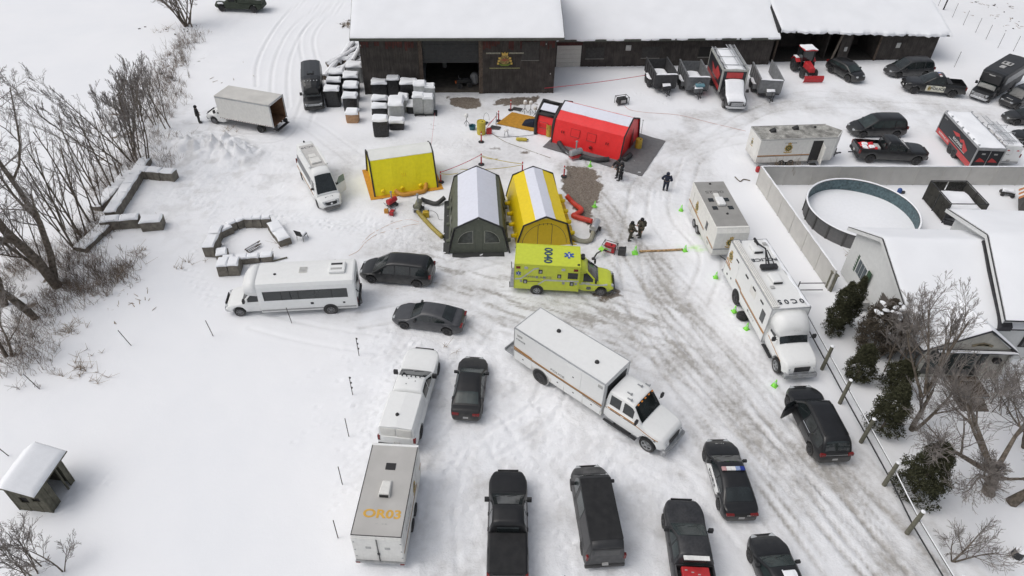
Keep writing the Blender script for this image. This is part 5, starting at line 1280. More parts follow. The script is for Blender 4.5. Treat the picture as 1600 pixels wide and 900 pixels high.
def ladder_truck():
 r=thing('roofing_truck','box truck with red sides, roof ladders and a snow-covered hood by the long barn','truck')
 W=2.4; x0,x1,z0,z1=-3.9,1.15,.8,3.0
 c=cutaway(r,3.6,2.05,mat('black_truck_paint',(.03,.03,.032),.4,grime=.5),2.1,2.7,nose=1.25,chrome=True)
 boxbody(r,x0,x1,W,z0,z1,mat('navy_black_wrap',(.022,.025,.030),.45),'box_body',None,mat('pale_trim',(.42,.43,.40),.6),t=.14)
 RD=mat('red_wrap',(.50,.05,.05),.45)
 for sd in(-1,1):
  panel(r,sd,x0+.2,x1-.3,z0+.1,z0+.5,W,RD,'red_band'); y=sd*(W/2+.012)
  b=MB(); b.prism([(-1.8,y,1.5),(-2.6,y,2.3),(-1.2,y,2.0),(-.6,y,2.7),(.6,y,2.3),(.2,y,1.6)],(0,-sd*.008,0)); b.build('house_graphic',RD,r)
  sidetext(r,sd,'ROOFING',-1.2,1.45,.3,W,LETG,.016)
  wheel(r,-2.2,sd*.93,.38,.42,DRIM,sd)
 b=MB(); b.box(x1,x1+.02,-.75,.75,2.2,2.75); b.build('front_sign',RD,r); b=MB(); b.box(x0+.3,x1+1,-.4,.4,.6,.78); b.build('chassis',DARKM,r)
 snowcap(r,x0+.1,x1-.1,-W/2+.3,W/2-.35,z1+.03,.12,'snow',9); snowcap(r,1.3,3.35,-.82,.85,1.35,.12,'snow',10)if False else None
 b=MB()
 def fn(u,v,off):
  x=1.25+2.15*u; y=(-.86+1.72*v); k=min(1,min(u,1-u,v,1-v)*8); z=max(c.top_z(x,y,True)if x<2.4 else 0,c.top_z(x,y,False)); return(x,y,z+(.02+.12*math.sqrt(k)if off else-.01))
 patch_grid(b,fn,[0,.03]+list(np.linspace(.08,.92,16))+[.97,1],[0,.04]+list(np.linspace(.1,.9,8))+[.96,1]); b.build('snow',SNOW,r,smooth=False)
 ladder(r,(x0-.3,.80,z1+.28),(1.9,.80,z1+.28),.5,n=20); ladder(r,(x0,.35,z1+.40),(.8,.42,z1+.40),.4,n=16); ladder(r,(x0,-1.0,z1+.16),(1.0,-1.0,z1+.16),.34,n=18,up=(0,0,1))
 b=MB()
 for x in(-3.2,-1.4,.5):b.tube([(x,-1.15,z1+.22),(x,1.1,z1+.22)],.03,5)
 b.build('roof_rack',STEEL,r)
 anchor(r,(x1*1.13,-W/2*1.13),(1130,109),z1*1.13,-89); r.scale=(1.13,)*3
ladder_truck()

def dump_trailer(label,pix,yaw,m,snow=True,tool=False,rear=False):
 r=thing('dump_trailer',label,'trailer',group=None)
 W,x0,x1=1.95,-2.1,1.7; z0,z1=.55,1.75
 for sd in(-1,1):
  b=MB(); b.box(x0,x1,min(sd*W/2,sd*(W/2-.06)),max(sd*W/2,sd*(W/2-.06)),z0,z1)
  for k in range(6):xx=x0+.05+k*.72; b.box(xx,xx+.07,min(sd*W/2,sd*(W/2+.06)),max(sd*W/2,sd*(W/2+.06)),z0,z1-.06)
  b.box(x0,x1,min(sd*(W/2-.07),sd*(W/2+.07)),max(sd*(W/2-.07),sd*(W/2+.07)),z1,z1+.07); b.build('side_wall',m,r)
  for x in(-.6,.25):wheel(r,x,sd*(W/2+.14),.35,.22,DRIM,sd)
  b=MB(); b.loft([[(x,sd*(W/2+.02),z),(x,sd*(W/2+.28),z)]for x,z in((-1.05,.45),(-.85,.80),(.5,.80),(.72,.45))]); b.build('mudguard',m,r,solid=.02)
  snowcap(r,-.85,.5,min(sd*(W/2+.03),sd*(W/2+.28)),max(sd*(W/2+.03),sd*(W/2+.28)),.82,.07,'snow',3)
 b=MB(); b.box(x1-.06,x1,-W/2+.06,W/2-.06,z0,z1+.02); b.build('front_wall',m,r)
 if rear:b=MB(); b.box(x0-.9,x0-.02,W/2-.06,W/2,z0,z1,Matrix.Rotation(0,4,'Z')); b.build('gate',m,r)
 else:b=MB(); b.box(x0,x0+.05,-W/2+.06,W/2-.06,z0,z1-.1); b.build('gate',m,r)
 b=MB(); b.box(x0,x1,-W/2+.04,W/2-.04,z0-.12,z0); b.build('floor',DARKM,r)
 snowcap(r,x0+.1,x1-.1,-W/2+.08,W/2-.08,z0,.30,'snow',5); snowcap(r,x1-.12,x1+.08,-W/2,W/2,z1+.03,.05,'snow',6,.01)
 tongue(r,x1,1.35)
 b=MB(); b.box(x1+.1,x1+.6,-.35,.35,.55,.95); b.build('battery_box',m,r,bevel=.03)
 snowcap(r,x1+.08,x1+.62,-.36,.36,.95,.08,'snow',7)
 if tool:
  b=MB(); b.tube([(x1+.3,-.5,1.0),(x1+.1,.1,1.35),(x1+.3,.5,1.05)],.05,6); b.build('winch_frame',STEEL,r)
  b=MB(); b.cbox((x1+.3,.1,1.15),(.5,.8,.2)); b.build('blue_tarp',mat('faded_blue_tarp',(.12,.25,.30),.7),r,bevel=.06)
 anchor(r,(3.2*1.2,0),pix,.4,yaw); r.scale=(1.2,)*3; return r
dump_trailer('dark dump trailer with snow in its bed, leftmost by the long barn',(1045,152),-84,mat('dark_grey_steel',(.04,.04,.042),.7,var=.3))
dump_trailer('grey dump trailer with a blue tarp on its tongue left of the ladder truck',(1094,156),-88,mat('mid_grey_steel',(.13,.135,.14),.7,var=.25),tool=True)
dump_trailer('light grey dump trailer with an open gate right of the ladder truck',(1206,161),-93,mat('light_grey_steel',(.19,.195,.20),.7,var=.2),rear=True)

def tractor():
 r=thing('tractor','red compact tractor with a snowy cab roof and a red front blade','tractor')
 for x,y,rr,wd in((-.7,-.75,.62,.40),(-.7,.75,.62,.40),(.95,-.62,.40,.26),(.95,.62,.40,.26)):wheel(r,x,y,rr,wd,REDP if False else DRIM,1 if y>0 else-1,6)
 b=MB(); b.hexa([(.1,-.32,.7),(1.55,-.28,.7),(1.55,.28,.7),(.1,.32,.7)],[(.1,-.30,1.30),(1.5,-.24,1.12),(1.5,.24,1.12),(.1,.30,1.30)]); b.build('hood',REDP,r,bevel=.06)
 b=MB(); b.box(-1.2,1.5,-.25,.25,.45,.72); b.build('chassis',DARKM,r)
 for sd in(-1,1):
  b=MB(); b.loft([[(x,sd*.56,z),(x,sd*.98,z)]for x,z in((-1.3,.95),(-1.05,1.28),(-.6,1.35),(-.1,1.1))]); b.build('mudguard',REDP,r,solid=.03)
 b=MB()
 for x,y in((.05,-.55),(.05,.55),(-1.0,-.6),(-1.0,.6)):b.box(x-.035,x+.035,y-.035,y+.035,.9,2.25)
 b.build('cab_frame',PLAST,r)
 b=MB(); b.box(-.96,.02,-.54,.54,1.2,2.2); b.build('cab_glass',GLASS,r,bevel=.03)
 b=MB(); b.box(-1.12,.22,-.66,.66,2.25,2.36); b.build('cab_roof',REDP,r,bevel=.04); snowcap(r,-1.1,.2,-.62,.62,2.36,.09,'snow',2)
 snowcap(r,-1.1,-.55,.6,.95,1.34,.08,'snow',3); snowcap(r,-1.1,-.55,-.95,-.6,1.34,.08,'snow',4)
 b=MB(); b.loft([[(2.1+.14*math.sin(PI*t),-.95,.05+.62*t),(2.1+.14*math.sin(PI*t),.95,.05+.62*t)]for t in(0,.2,.4,.6,.8,1)]); b.build('snow_blade',REDP,r,solid=.05)
 b=MB(); b.tube([(1.3,-.25,.5),(2.1,-.3,.35)],.05,5); b.tube([(1.3,.25,.5),(2.1,.3,.35)],.05,5); b.build('blade_arm',DARKM,r)
 b=MB(); b.cbox((-1.7,0,.75),(.7,.9,.5)); b.tube([(-1.4,0,1.0),(-1.9,.2,1.3)],.08,6); b.build('rear_implement',DARKM,r,bevel=.05)
 anchor(r,(2.2*1.2,0),(1271,126),.3,-84); r.scale=(1.2,)*3
tractor()

def old_truck():
 r=thing('flatbed_truck','old dark green truck with snow on its fender at the top left edge','truck')
 G_=mat('dark_green_paint',(.035,.045,.03),.7,var=.3); L,W=6.4,2.1
 c=Car(L,W,[(-3.2,.8),(-3.1,1.2),(1.2,1.25),(2.9,1.15),(3.2,.7)],[(.1,1.2),(.2,1.9),(1.0,1.95),(1.6,1.22)],[-2.0,2.2],.45,.4,.2,G_)
 c.body(r); c.wheels_on(r,.3); c.windscreen(r,1.05,1.55); c.side_window(r,.3,1.1)
 b=MB(); b.box(-3.3,-.1,-1.1,1.1,1.22,1.7); b.build('load_box',G_,r,bevel=.03)
 snowcap(r,-3.2,-.2,-1.0,1.0,1.7,.15,'snow',1); snowcap(r,1.7,2.9,-.6,.6,1.2,.12,'snow',2)
 for sd in(-1,1):snowcap(r,1.85,2.6,min(sd*.85,sd*1.12),max(sd*.85,sd*1.12),1.05,.14,'snow',3)
 place(r,(330,8),(420,3),.8,6.4,178)
old_truck()
# ---------------------------------------------------------------- barns and shed
OLDRED=mat('faded_barn_red',(.09,.032,.028),.9,var=.4,streak=.6,scale=1.5)
BOARDG=mat('grey_board',(.055,.053,.050),.9,var=.25,streak=.3)
DARKIN=mat('interior_shade',(.02,.019,.018),.95)  # near-black colour that paints the shade inside the buildings
FLOORD=mat('barn_floor',(.10,.088,.075),.95,var=.3,scale=1.5)
BEAMB=mat('brown_beam',(.10,.075,.058),.9,var=.35,streak=.5)
def planks(r,spans,z0,z1fn,y,seed,wd=.28,th=.03,m=WOODD,name='plank_cladding',redtop=False):
 """vertical boards over the x spans; uneven depth and length"""
 rs=random.Random(seed); b=MB(); q=MB()
 for x0,x1,za,zb in spans:
  x=x0
  while x<x1-.02:
   w_=min(wd*rs.uniform(.75,1.25),x1-x); d=rs.uniform(0,.03); e=x+w_-.015
   top=zb if zb is not None else z1fn(x)
   b.box(x,e,y-th-d,y-d+.02,za+rs.uniform(-.03,.05),top)
   if redtop and rs.random()<.75:l=rs.uniform(.15,.8); q.box(x+.01,e-.01,y-th-d-.003,y-d,top-.5-l,top-.35)
   x+=w_
 o=b.build(name,m,r); o['kind']='stuff'
 if q.v:q.build('red_paint_remains',OLDRED,r)['kind']='stuff'
 return o
def barn_roof(r,x0,x1,ov,depth,ze,pitch,thick=.14,wavy=0,seed=0,fascia=True):
 """snowy gable roof; front eave at y=-ov, height ze"""
 rd=depth/2; rise=(rd+ov)*math.tan(R(pitch))
 b=MB(); b.loft([[(x0,-ov,ze-.06),(x0,rd,ze-.06+rise),(x0,depth+ov,ze-.06),(x0,depth+ov,ze-.2),(x0,rd,ze-.2+rise),(x0,-ov,ze-.2)],
                      [(x1,-ov,ze-.06),(x1,rd,ze-.06+rise),(x1,depth+ov,ze-.06),(x1,depth+ov,ze-.2),(x1,rd,ze-.2+rise),(x1,-ov,ze-.2)]],closed=True)
 rf=b.build('roof',mat('roof_boards',(.05,.052,.045),.9,var=.3),r,fix=True)
 nx=int((x1-x0)/.35); us=np.linspace(0,1,nx)
 vs=np.concatenate([[0,.004,.012,.03],np.linspace(.06,.94,30),[1]])
 top=[]; rs=np.random.RandomState(seed)
 def fn(u,v,off):
  x=x0+(x1-x0)*u; yy=-ov+(depth+2*ov)*v
  if wavy and v<.02:yy+=wavy*(math.sin(x*1.7+seed)+.6*math.sin(x*4.3)+.4*math.sin(x*9.1))-wavy
  z=ze+rise-abs(yy-rd)*math.tan(R(pitch)); k=min(1,min(v*40,(1-v)*40,(u)*60+.3,(1-u)*60+.3))
  drop=0
  d=thick*math.sqrt(max(k,0.02))*(1+.18*math.sin(x*.7+1)*math.sin(yy*.9))+.02*math.sin(x*2.2)*math.sin(yy*1.8)
  if abs(yy-rd)<.5:d-=.03
  return(x,yy,z+(d if off else-.055 if not(wavy and v<.02)else-.12))
 b=MB(); patch_grid(b,fn,us,vs); s=b.build('snow',SNOWR,rf,smooth=True)
 md=s.modifiers.new('es','EDGE_SPLIT'); md.split_angle=R(50)
 if fascia:
  b=MB(); b.box(x0-.03,x1+.03,-ov-.05,-ov,ze-.26,ze+.0); b.build('fascia_board',mat('fascia_green_grey',(.09,.095,.08),.8,var=.2),rf)
  for xx in(x0-.05,x1):b=MB(); b.hexa([(xx,-ov,ze-.28),(xx+.05,-ov,ze-.28),(xx+.05,rd,ze-.28+rise),(xx,rd,ze-.28+rise)],[(xx,-ov,ze-.0),(xx+.05,-ov,ze-.0),(xx+.05,rd,ze+rise),(xx,rd,ze+rise)]); b.build('rake_board',mat('fascia_green_grey',(.09,.095,.08)),rf)
 return rise
def barn_main():
 r=thing('barn','tall dark plank barn with an open wide doorway and a crest on its wall','barn',(-16.03,68.72,0),R(4.6))
 Wd=19.85; Hh=6.1; dp=15.0
 xo0,xo1=6.15,11.95
 planks(r,[(0,xo0-.35,0,6.0)],0,None,0,1,redtop=True); planks(r,[(xo1+.35,Wd,0,6.0)],0,None,0,2,redtop=True)
 b=MB()
 b.box(.02,xo0-.1,.03,.15,0,6.0); b.box(xo1+.1,Wd-.02,.03,.15,0,6.0); b.box(.0,.12,.15,dp,0,6.0); b.box(Wd-.12,Wd,.15,dp,0,6.0); b.box(.12,Wd-.12,dp-.12,dp,0,6.0)
 b.build('wall_core',WOODD,r)
 for sx in(0,Wd):  # gable triangles and side boards
  b=MB(); b.prism([(sx-.06,0,6.0),(sx-.06,dp/2,6.0+dp/2*math.tan(R(25))),(sx-.06,dp,6.0)],(.12,0,0)); b.build('gable_wall',WOODD,r)
 for x,wd in((xo0-.20,.38),(xo1+.20,.42)):b=MB(); b.box(x-wd/2,x+wd/2,-.10,.05,0,6.0); b.build('door_post',BEAMB,r)
 for x in(-.08,Wd+.02):b=MB(); b.box(x-.06,x+.08,-.09,.1,0,6.05); b.build('corner_board',WOODD,r)
 b=MB()
 for k in range(7):z=3.35+k*.385; b.box(xo0,xo1,.10+.01*(k%2),.16,z,z+.375)
 b.build('lowered_door',mat('rolling_door_grey',(.040,.041,.042),.8,var=.15),r)
 b=MB(); b.box(xo0,xo1,.2,dp-.2,.01,.04); b.build('floor',FLOORD,r)
 b=MB(); b.box(xo0-1,xo0-.9,.2,dp-.5,0,6); b.box(xo1+.9,xo1+1,.2,dp-.5,0,6); b.box(.3,Wd-.3,.2,dp-.3,5.9,5.98); b.build('inner_partition',DARKIN,r)
 # closed shutter and small sign lights
 b=MB(); b.box(16.4,18.2,-.10,-.06,3.7,5.6); b.build('shutter',BOARDG,r); b=MB(); b.box(16.35,18.25,-.11,-.055,3.6,3.68); b.build('shutter_sill',mat('pale_sill',(.16,.155,.14)),r)
 barn_roof(r,-.85,Wd+.75,.9,dp,6.33,25,.16,seed=3)
 for x,z in((.9,1.6),(.0,5.3),(18.9,5.4),(19.5,2.2)):b=MB(); b.cbox((x,-.14,z),(.08,.06,.12)); b.build('wall_fitting',LETG,r)
 # crest board: crest between two pale name bars
 X0=14.65; F=frame((X0,-.10,3.75),(1,0,0),(0,0,1))@Matrix.Scale(.85,4)
 b=MB(); b.lathe([(.62,0),(.66,.03),(.55,.05)],8,F); b.lathe([(.34,.05),(.34,.09)],6,F); o=b.build('crest_shield',[mat('crest_mix',(.28,.20,.07),.6,var=.9,scale=7)],r)
 b=MB(); b.prism([F@Vector(p)for p in((-.34,.55,.03),(.34,.55,.03),(.42,.92,.03),(.12,.80,.03),(0,1.0,.03),(-.12,.80,.03),(-.42,.92,.03))],F.to_3x3()@Vector((0,0,.05))); b.build('crown',mat('crest_gold_bright',(.62,.42,.10),.5),o)
 b=MB(); b.lathe([(.22,.09),(.22,.12)],5,F); b.box(-.45,.45,-.06,.06,.09,.12,F); b.build('crest_centre',mat('crest_red',(.35,.10,.06),.6),o)
 b=MB(); b.prism([F@Vector(p)for p in((-.75,-.55,.03),(-.4,-.78,.03),(.4,-.78,.03),(.75,-.55,.03),(.7,-.42,.03),(.35,-.58,.03),(-.35,-.58,.03),(-.7,-.42,.03))],F.to_3x3()@Vector((0,0,.04))); b.build('ribbon',mat('crest_green',(.14,.20,.03),.6),o)
 for s_ in(-1,1):
  for k in range(3):b=MB(); b.cbox((X0+s_*(.55+.07*k),-.13,3.9-.28*k),(.22,.04,.2)); b.build('crest_leaf',mat('crest_gold_bright',(.62,.42,.10)),o)
 for xa in(X0-1.95,X0+.45):b=MB(); b.box(xa,xa+1.5,-.12,-.09,4.36,4.52); b.build('name_bar',mat('faded_cream_paint',(.27,.26,.21),.8,var=.9,scale=30),r)
 b=MB(); b.box(X0-1.6,X0+1.6,-.12,-.09,2.78,2.88); b.build('lower_bar',mat('faded_gold_paint',(.25,.24,.12),.8,var=.8,scale=30),r)
barn_main()
def in_barn():
 r=thing('quad_bike','dark quad bike with an orange lamp just inside the barn doorway','quad bike',(-5.9,71.2,.04),R(200))
 for x in(-.55,.55):
  for y in(-.45,.45):wheel(r,x,y,.3,.24,DRIM,1 if y>0 else-1)
 b=MB(); b.hexa([(-.9,-.3,.45),(.9,-.25,.45),(.9,.25,.45),(-.9,.3,.45)],[(-.8,-.25,.8),(.7,-.2,.9),(.7,.2,.9),(-.8,.25,.8)]); b.build('body',PLAST,r,bevel=.06)
 b=MB(); b.box(-.6,.1,-.18,.18,.8,.95); b.build('seat',DARKM,r,bevel=.05); b=MB(); b.tube([(.45,-.4,1.1),(.5,0,1.0),(.45,.4,1.1)],.03,5); b.build('handlebar',STEEL,r)
 b=MB(); b.cbox((.9,.1,.65),(.12,.3,.2)); b.build('lamp',mat('orange_part',(.5,.12,.03),.5),r)
 r=thing('sack','pale bulk sack leaning inside the right side of the barn doorway','sack',(-4.75,72.0,.04))
 b=MB(); b.lathe([(.35,0),(.5,.2),(.48,.9),(.3,1.2),(.1,1.25)],10); b.build('bag',mat('pale_sack',(.35,.35,.36),.8,bump=.5),r)
 r=thing('propane_tank','white upright tank in the dark at the back of the barn doorway','tank',(-8.4,76.0,.04))
 b=MB(); b.lathe([(.2,0),(.24,.1),(.24,1.1),(.12,1.25),(.05,1.35)],10); b.build('cylinder_tank',LETG,r); b=MB(); b.lathe([(.09,1.35),(.09,1.5)],8); b.build('valve',STEEL,r)
 r=thing('workbench','long bench with clutter in the dark at the back of the barn','bench',(-7.0,79.0,.04))
 b=MB(); b.box(-1.5,1.5,-.4,.4,.8,.86); b.build('bench_top',BEAMB,r)
 for x in(-1.4,1.4):
  for y in(-.3,.3):b=MB(); b.box(x-.05,x+.05,y-.05,y+.05,0,.8); b.build('leg',BEAMB,r)
in_barn()
def barn_long():
 r=thing('long_barn','low long barn with dark plank front, pale garage door and snowy roof','barn',(4.30,77.05,0),R(5.6))
 Wd=25.3; Hh=3.15; dp=15
 planks(r,[(0+2.95,Wd,0,Hh),(-1.5,.0,0,Hh)],0,None,0,5,.26)
 b=MB(); b.box(0,2.95,-.02,.02,2.5,Hh); b.build('door_header',OLDRED,r)
 b=MB()
 for k in range(5):z=.02+k*.5; b.box(.05,2.85,-.0,.06,z,z+.485)
 b.build('garage_door',mat('pale_garage_door',(.60,.585,.53),.7,var=.06),r)
 b=MB(); b.box(-1.5,Wd,.06,.2,0,Hh); b.build('wall_core',WOODD,r)
 b=MB(); b.box(-1.5,-1.4,.1,dp,0,Hh); b.box(Wd-.1,Wd,.1,dp,0,Hh); b.build('side_wall',WOODD,r)
 for x,z0,z1,mm in((3.4,1.0,2.3,BOARDG),(9.9,1.0,2.3,BOARDG),(16.6,1.05,2.2,DARKIN)):
  b=MB(); b.box(x,x+2.1,-.09,-.05,z0,z1); o=b.build('window',mm,r); b=MB(); b.box(x-.05,x+2.15,-.12,-.04,z0-.1,z0); b.build('sill',mat('pale_sill',(.16,.155,.14)),o)
 b=MB(); b.box(7.95,8.55,-.11,-.06,1.9,2.5); b.build('sign',mat('sign_white',(.5,.5,.48),.6),r)
 b=MB(); b.box(7.98,8.52,-.118,-.11,2.0,2.04); b.build('sign_line',LETG,r)
 barn_roof(r,-1.6,Wd+.3,.7,dp,3.45,24,.16,seed=6,wavy=.05)
barn_long()
def shed_open():
 r=thing('open_shed','open-fronted dark shed with a ragged snow edge at the right end of the barns','shed',(30.0,80.2,0),R(6.6))
 Wd=20.1; dp=9; hz_=lambda x:4.0-.8*x/Wd
 b=MB(); b.box(0,Wd,.0,dp,.03,.06); b.build('floor',mat('shade_dark_dirt_floor',(.05,.045,.04),.95,var=.3),r)  # dirt floor coloured extra dark to paint the shade under the roof
 b=MB(); b.box(0,Wd,4.4,4.5,0,4.4); b.build('back_wall',WOODD,r)  # inner wall added nearer the front to keep the shed inside dark
 b=MB(); b.box(0,Wd,dp-.1,dp,0,3.0); b.box(0,.12,0,dp,0,3.9); b.box(Wd-.12,Wd,0,dp,0,3.1); b.build('wall_core',WOODD,r)
 planks(r,[(12.9,Wd,0,None),(8.0,9.2,0,None)],0,lambda x:hz_(x)-.1,0,9,.3)
 b=MB(); b.box(12.9,13.0,.1,dp,0,3.2); b.box(6.7,6.8,.6,dp,0,3.4); b.box(9.3,9.4,.1,dp,0,3.3); b.build('partition',WOODD,r)
 b=MB(); b.hexa([(0,-.1,hz_(0)-.5),(Wd,-.1,hz_(Wd)-.3),(Wd,.1,hz_(Wd)-.3),(0,.1,hz_(0)-.5)],[(0,-.1,hz_(0)-.1),(Wd,-.1,hz_(Wd)-.05),(Wd,.1,hz_(Wd)-.05),(0,.1,hz_(0)-.1)]); b.build('header_beam',WOODD,r)
 for x in(.1,7.4,12.8):b=MB(); b.tube([(x,-.05,0),(x+(.5 if x==7.4 else 0),-.05,hz_(x)-.2)],.14,6); b.build('post',mat('tan_post',(.16,.135,.11),.9,var=.3)if x==7.4 else BEAMB,r)
 b=MB(); b.box(15.0,15.5,-.11,-.07,1.5,2.1); b.build('sign',mat('sign_white',(.5,.5,.48)),r)
 for x,z in((8.6,1.2),):b=MB(); b.box(x,x+.35,-.12,-.06,z,z+.5); b.build('meter_box',LETG,r)
 # sloping roof with ragged snow
 rise=5.5*math.tan(R(19)); ov=.7
 def zt(x,y):return hz_(x)+.0+(y+ov)*math.tan(R(19))if y<5 else hz_(x)+(10+ov-y)*math.tan(R(19))
 b=MB(); patch_grid(b,lambda u,v,off:((Wd+1)*u-.3,-ov+10.4*v,zt((Wd+1)*u-.3,-ov+10.4*v)-(.06 if off else .18)),np.linspace(0,1,10),np.linspace(0,1,12)); rf=b.build('roof',mat('roof_boards',(.05,.052,.045)),r)
 def sn(u,v,off):
  x=(Wd+1.1)*u-.15; y=-ov-.05+10.4*v
  if v<.03:y+=.12*(math.sin(x*1.3)+.7*math.sin(x*3.7+1)+.5*math.sin(x*8.3))-.12
  k=min(1,v*30,(1-v)*30,u*60+.3,(1-u)*60+.3); d=.22*math.sqrt(max(k,.03))*(1+.25*math.sin(x*.9)*math.sin(y*1.1))
  z=zt(x,max(y,-ov)); return(x,y,z+(d if off else(-.055 if v>.03 else-.13-.10*math.sin(x*2.9)**2)))
 b=MB(); patch_grid(b,sn,np.linspace(0,1,90),np.concatenate([[0,.01,.02,.035],np.linspace(.06,.95,20),[1]])); s=b.build('snow',SNOWR,rf,smooth=True); md=s.modifiers.new('es','EDGE_SPLIT'); md.split_angle=R(50)
 b=MB(); b.hexa([(-.5,-ov-.1,3.7),(-.2,-ov-.1,3.7),(-.2,4.5,5.45),(-.5,4.5,5.45)],[(-.5,-ov-.1,4.2),(-.2,-ov-.1,4.2),(-.2,4.5,6.0),(-.5,4.5,6.0)]); b.build('rake_board',mat('fascia_dark',(.03,.03,.032),.8),rf)
shed_open()

# ---------------------------------------------------------------- pale panel fence round the yard of the house
def panel_fence():
 P0=Vector((21.5,52.9,0)); P1=Vector((47.5,54.2,0)); P2=Vector((23.25,38.7,0))
 for A,B,label in((P0,P1,'pale panel fence running behind the round pool, snow along its top'),(P0,P2,'pale panel fence running down from the corner beside the command truck')):
  d=B-A; L=d.length; n=int(round(L/2.4)); a=math.atan2(d.y,d.x)
  r=thing('panel_fence',label,'fence',tuple(A),a); st=L/n; Hf=1.85
  for k in range(n):
   b=MB(); b.box(k*st+.05,(k+1)*st-.05,-.02,.02,.04,Hf-.04)
   b.build('fence_panel',FENCEV,r)
   b=MB(); b.box(k*st+.05,(k+1)*st-.05,-.04,.04,Hf-.04,Hf+.02); b.build('top_rail',FENCEV,r)
  for k in range(n+1):b=MB(); b.box(k*st-.05,k*st+.05,-.05,.05,0,Hf+.05); b.build('fence_post',FENCEV,r)
  snowcap(r,0,L,-.06,.06,Hf+.055,.06,'snow',3,.01,nx=40,ny=3)
panel_fence()
def gate_end():
 r=thing('gate_post','short wooden gate pier at the lower end of the pale panel fence','post',G(1294,452),R(-70))
 for k in range(4):b=MB(); b.box(-.30+k*.16,-.16+k*.16,-.06,.06,0,1.5); b.build('board',POSTW,r)
 b=MB(); b.box(-.34,.38,-.12,.12,1.5,1.56); b.build('cap_board',POSTW,r)
gate_end()
def rail_fence():
 pts=[(1284,577),(1312,630),(1345,691),(1381,758),(1417,833),(1476,935)]
 w=[G(*p)for p in pts]; A=w[0]+(w[0]-w[2]).normalized()*8.5
 r=thing('rail_fence','wire-edged rail fence with thick round snow-capped posts along the driveway','fence',tuple(w[0]),0)
 o=w[0]
 for i,p in enumerate(w):
  q=p-o; rs=random.Random(i); t=Vector((rs.uniform(-.03,.03),rs.uniform(-.03,.03),0))
  b=MB(); b.tube([q,q+t+Vector((0,0,2.1))],[.125,.11],10); po=b.build('post',POSTW,r)
  b=MB(); b.lathe([(.11,2.09),(.12,2.13),(.08,2.17),(.02,2.18)],10,Matrix.Translation(q+t)); b.build('snow',SNOW,po)
 q=[A-o]+[p-o for p in w]; q[-1]=q[-1]+(q[-1]-q[-2])*.5
 off=(q[3]-q[2]).normalized().cross(Vector((0,0,1)))*-.16
 for z,s in((.55,0),(1.25,1)):
  b=MB(); pp=[p+off+Vector((0,0,z))for p in q]
  for a,c in zip(pp[:-1],pp[1:]):
   b.tube([a,c],.045,5)
  b.build('rail',DARKM if True else POSTW,r)
  b=MB()
  for a,c in zip(pp[:-1],pp[1:]):b.tube([a+Vector((0,0,.055)),c+Vector((0,0,.055))],.035,5)
  if s:b.build('snow',SNOW,r)
 for p in(Vector((19.9,33.6,0)),Vector((20.3,36.2,0))):
  pass
rail_fence()
def side_gate():
 r=thing('gate','dark tubular gate between the command truck and the wooden gate pier','gate',G(1270,462),R(0))
 for z in(.5,1.15):b=MB(); b.tube([(-1.3,0,z),(.6,.1,z)],.035,6); b.build('rail',DARKM,r)
 b=MB(); b.tube([(-1.3,0,0),(-1.3,0,1.3)],.04,6); b.build('post',DARKM,r)
side_gate()

# ---------------------------------------------------------------- round pool
def pool():
 c=(G(1258,318,1.3)+G(1430,318,1.3))/2; Rp=4.4
 r=thing('swimming_pool','round above-ground pool with a grey panel wall and snow lying inside','pool',(c.x-.0,47.75,0))
 n=20; pw=mat('pool_outer_panel',(.13,.13,.13),.7,var=.12); st=mat('pool_upright',(.075,.073,.07),.6)
 for k in range(n):
  a0,a1=2*PI*k/n,2*PI*(k+1)/n
  b=MB(); seg=[]
  for j in range(5):a=a0+(a1-a0)*j/4; seg.append(a)
  b.loft([[(Rp*math.cos(a),Rp*math.sin(a),0),(Rp*math.cos(a),Rp*math.sin(a),1.28),((Rp-.03)*math.cos(a),(Rp-.03)*math.sin(a),1.28),((Rp-.03)*math.cos(a),(Rp-.03)*math.sin(a),0)]for a in seg],closed=True); b.build('wall_panel',pw,r)
  b=MB(); b.loft([[((Rp-.034)*math.cos(a),(Rp-.034)*math.sin(a),0),((Rp-.034)*math.cos(a),(Rp-.034)*math.sin(a),1.27),((Rp-.05)*math.cos(a),(Rp-.05)*math.sin(a),1.27),((Rp-.05)*math.cos(a),(Rp-.05)*math.sin(a),0)]for a in seg],closed=True); b.build('liner',mat('teal_liner',(.08,.125,.14),.6,var=.45,scale=5),r)
  T=Matrix.Rotation(a0,4,'Z'); b=MB(); b.box(Rp-.01,Rp+.06,-.07,.07,0,1.30,T); b.build('upright',st,r)
  b=MB(); b.loft([[((Rp+.10)*math.cos(a),(Rp+.10)*math.sin(a),1.29),((Rp+.10)*math.cos(a),(Rp+.10)*math.sin(a),1.33),((Rp-.09)*math.cos(a),(Rp-.09)*math.sin(a),1.33),((Rp-.09)*math.cos(a),(Rp-.09)*math.sin(a),1.29)]for a in seg],closed=True); b.build('top_ledge',st,r)
 b=MB(); b.loft([[((Rp+.09-e)*math.cos(a),(Rp+.09-e)*math.sin(a),z)for a in np.linspace(0,2*PI,80)]for e,z in((0,1.334),(.02,1.38),(.09,1.40),(.15,1.37),(.165,1.334))]); b.build('ledge_snow',SNOW,r,smooth=True)
 b=MB()
 def fn(u,v):rr=(Rp-.055)*u; a=2*PI*v; x,y=rr*math.cos(a),rr*math.sin(a); return(x,y,.22+.05*math.sin(x*.9)*math.cos(y*.8)+.05*u)
 b.grid(fn,16,60); b.build('snow',SNOW,r,smooth=True)
 for p in((1398,291),(1404,290)):pass
pool()

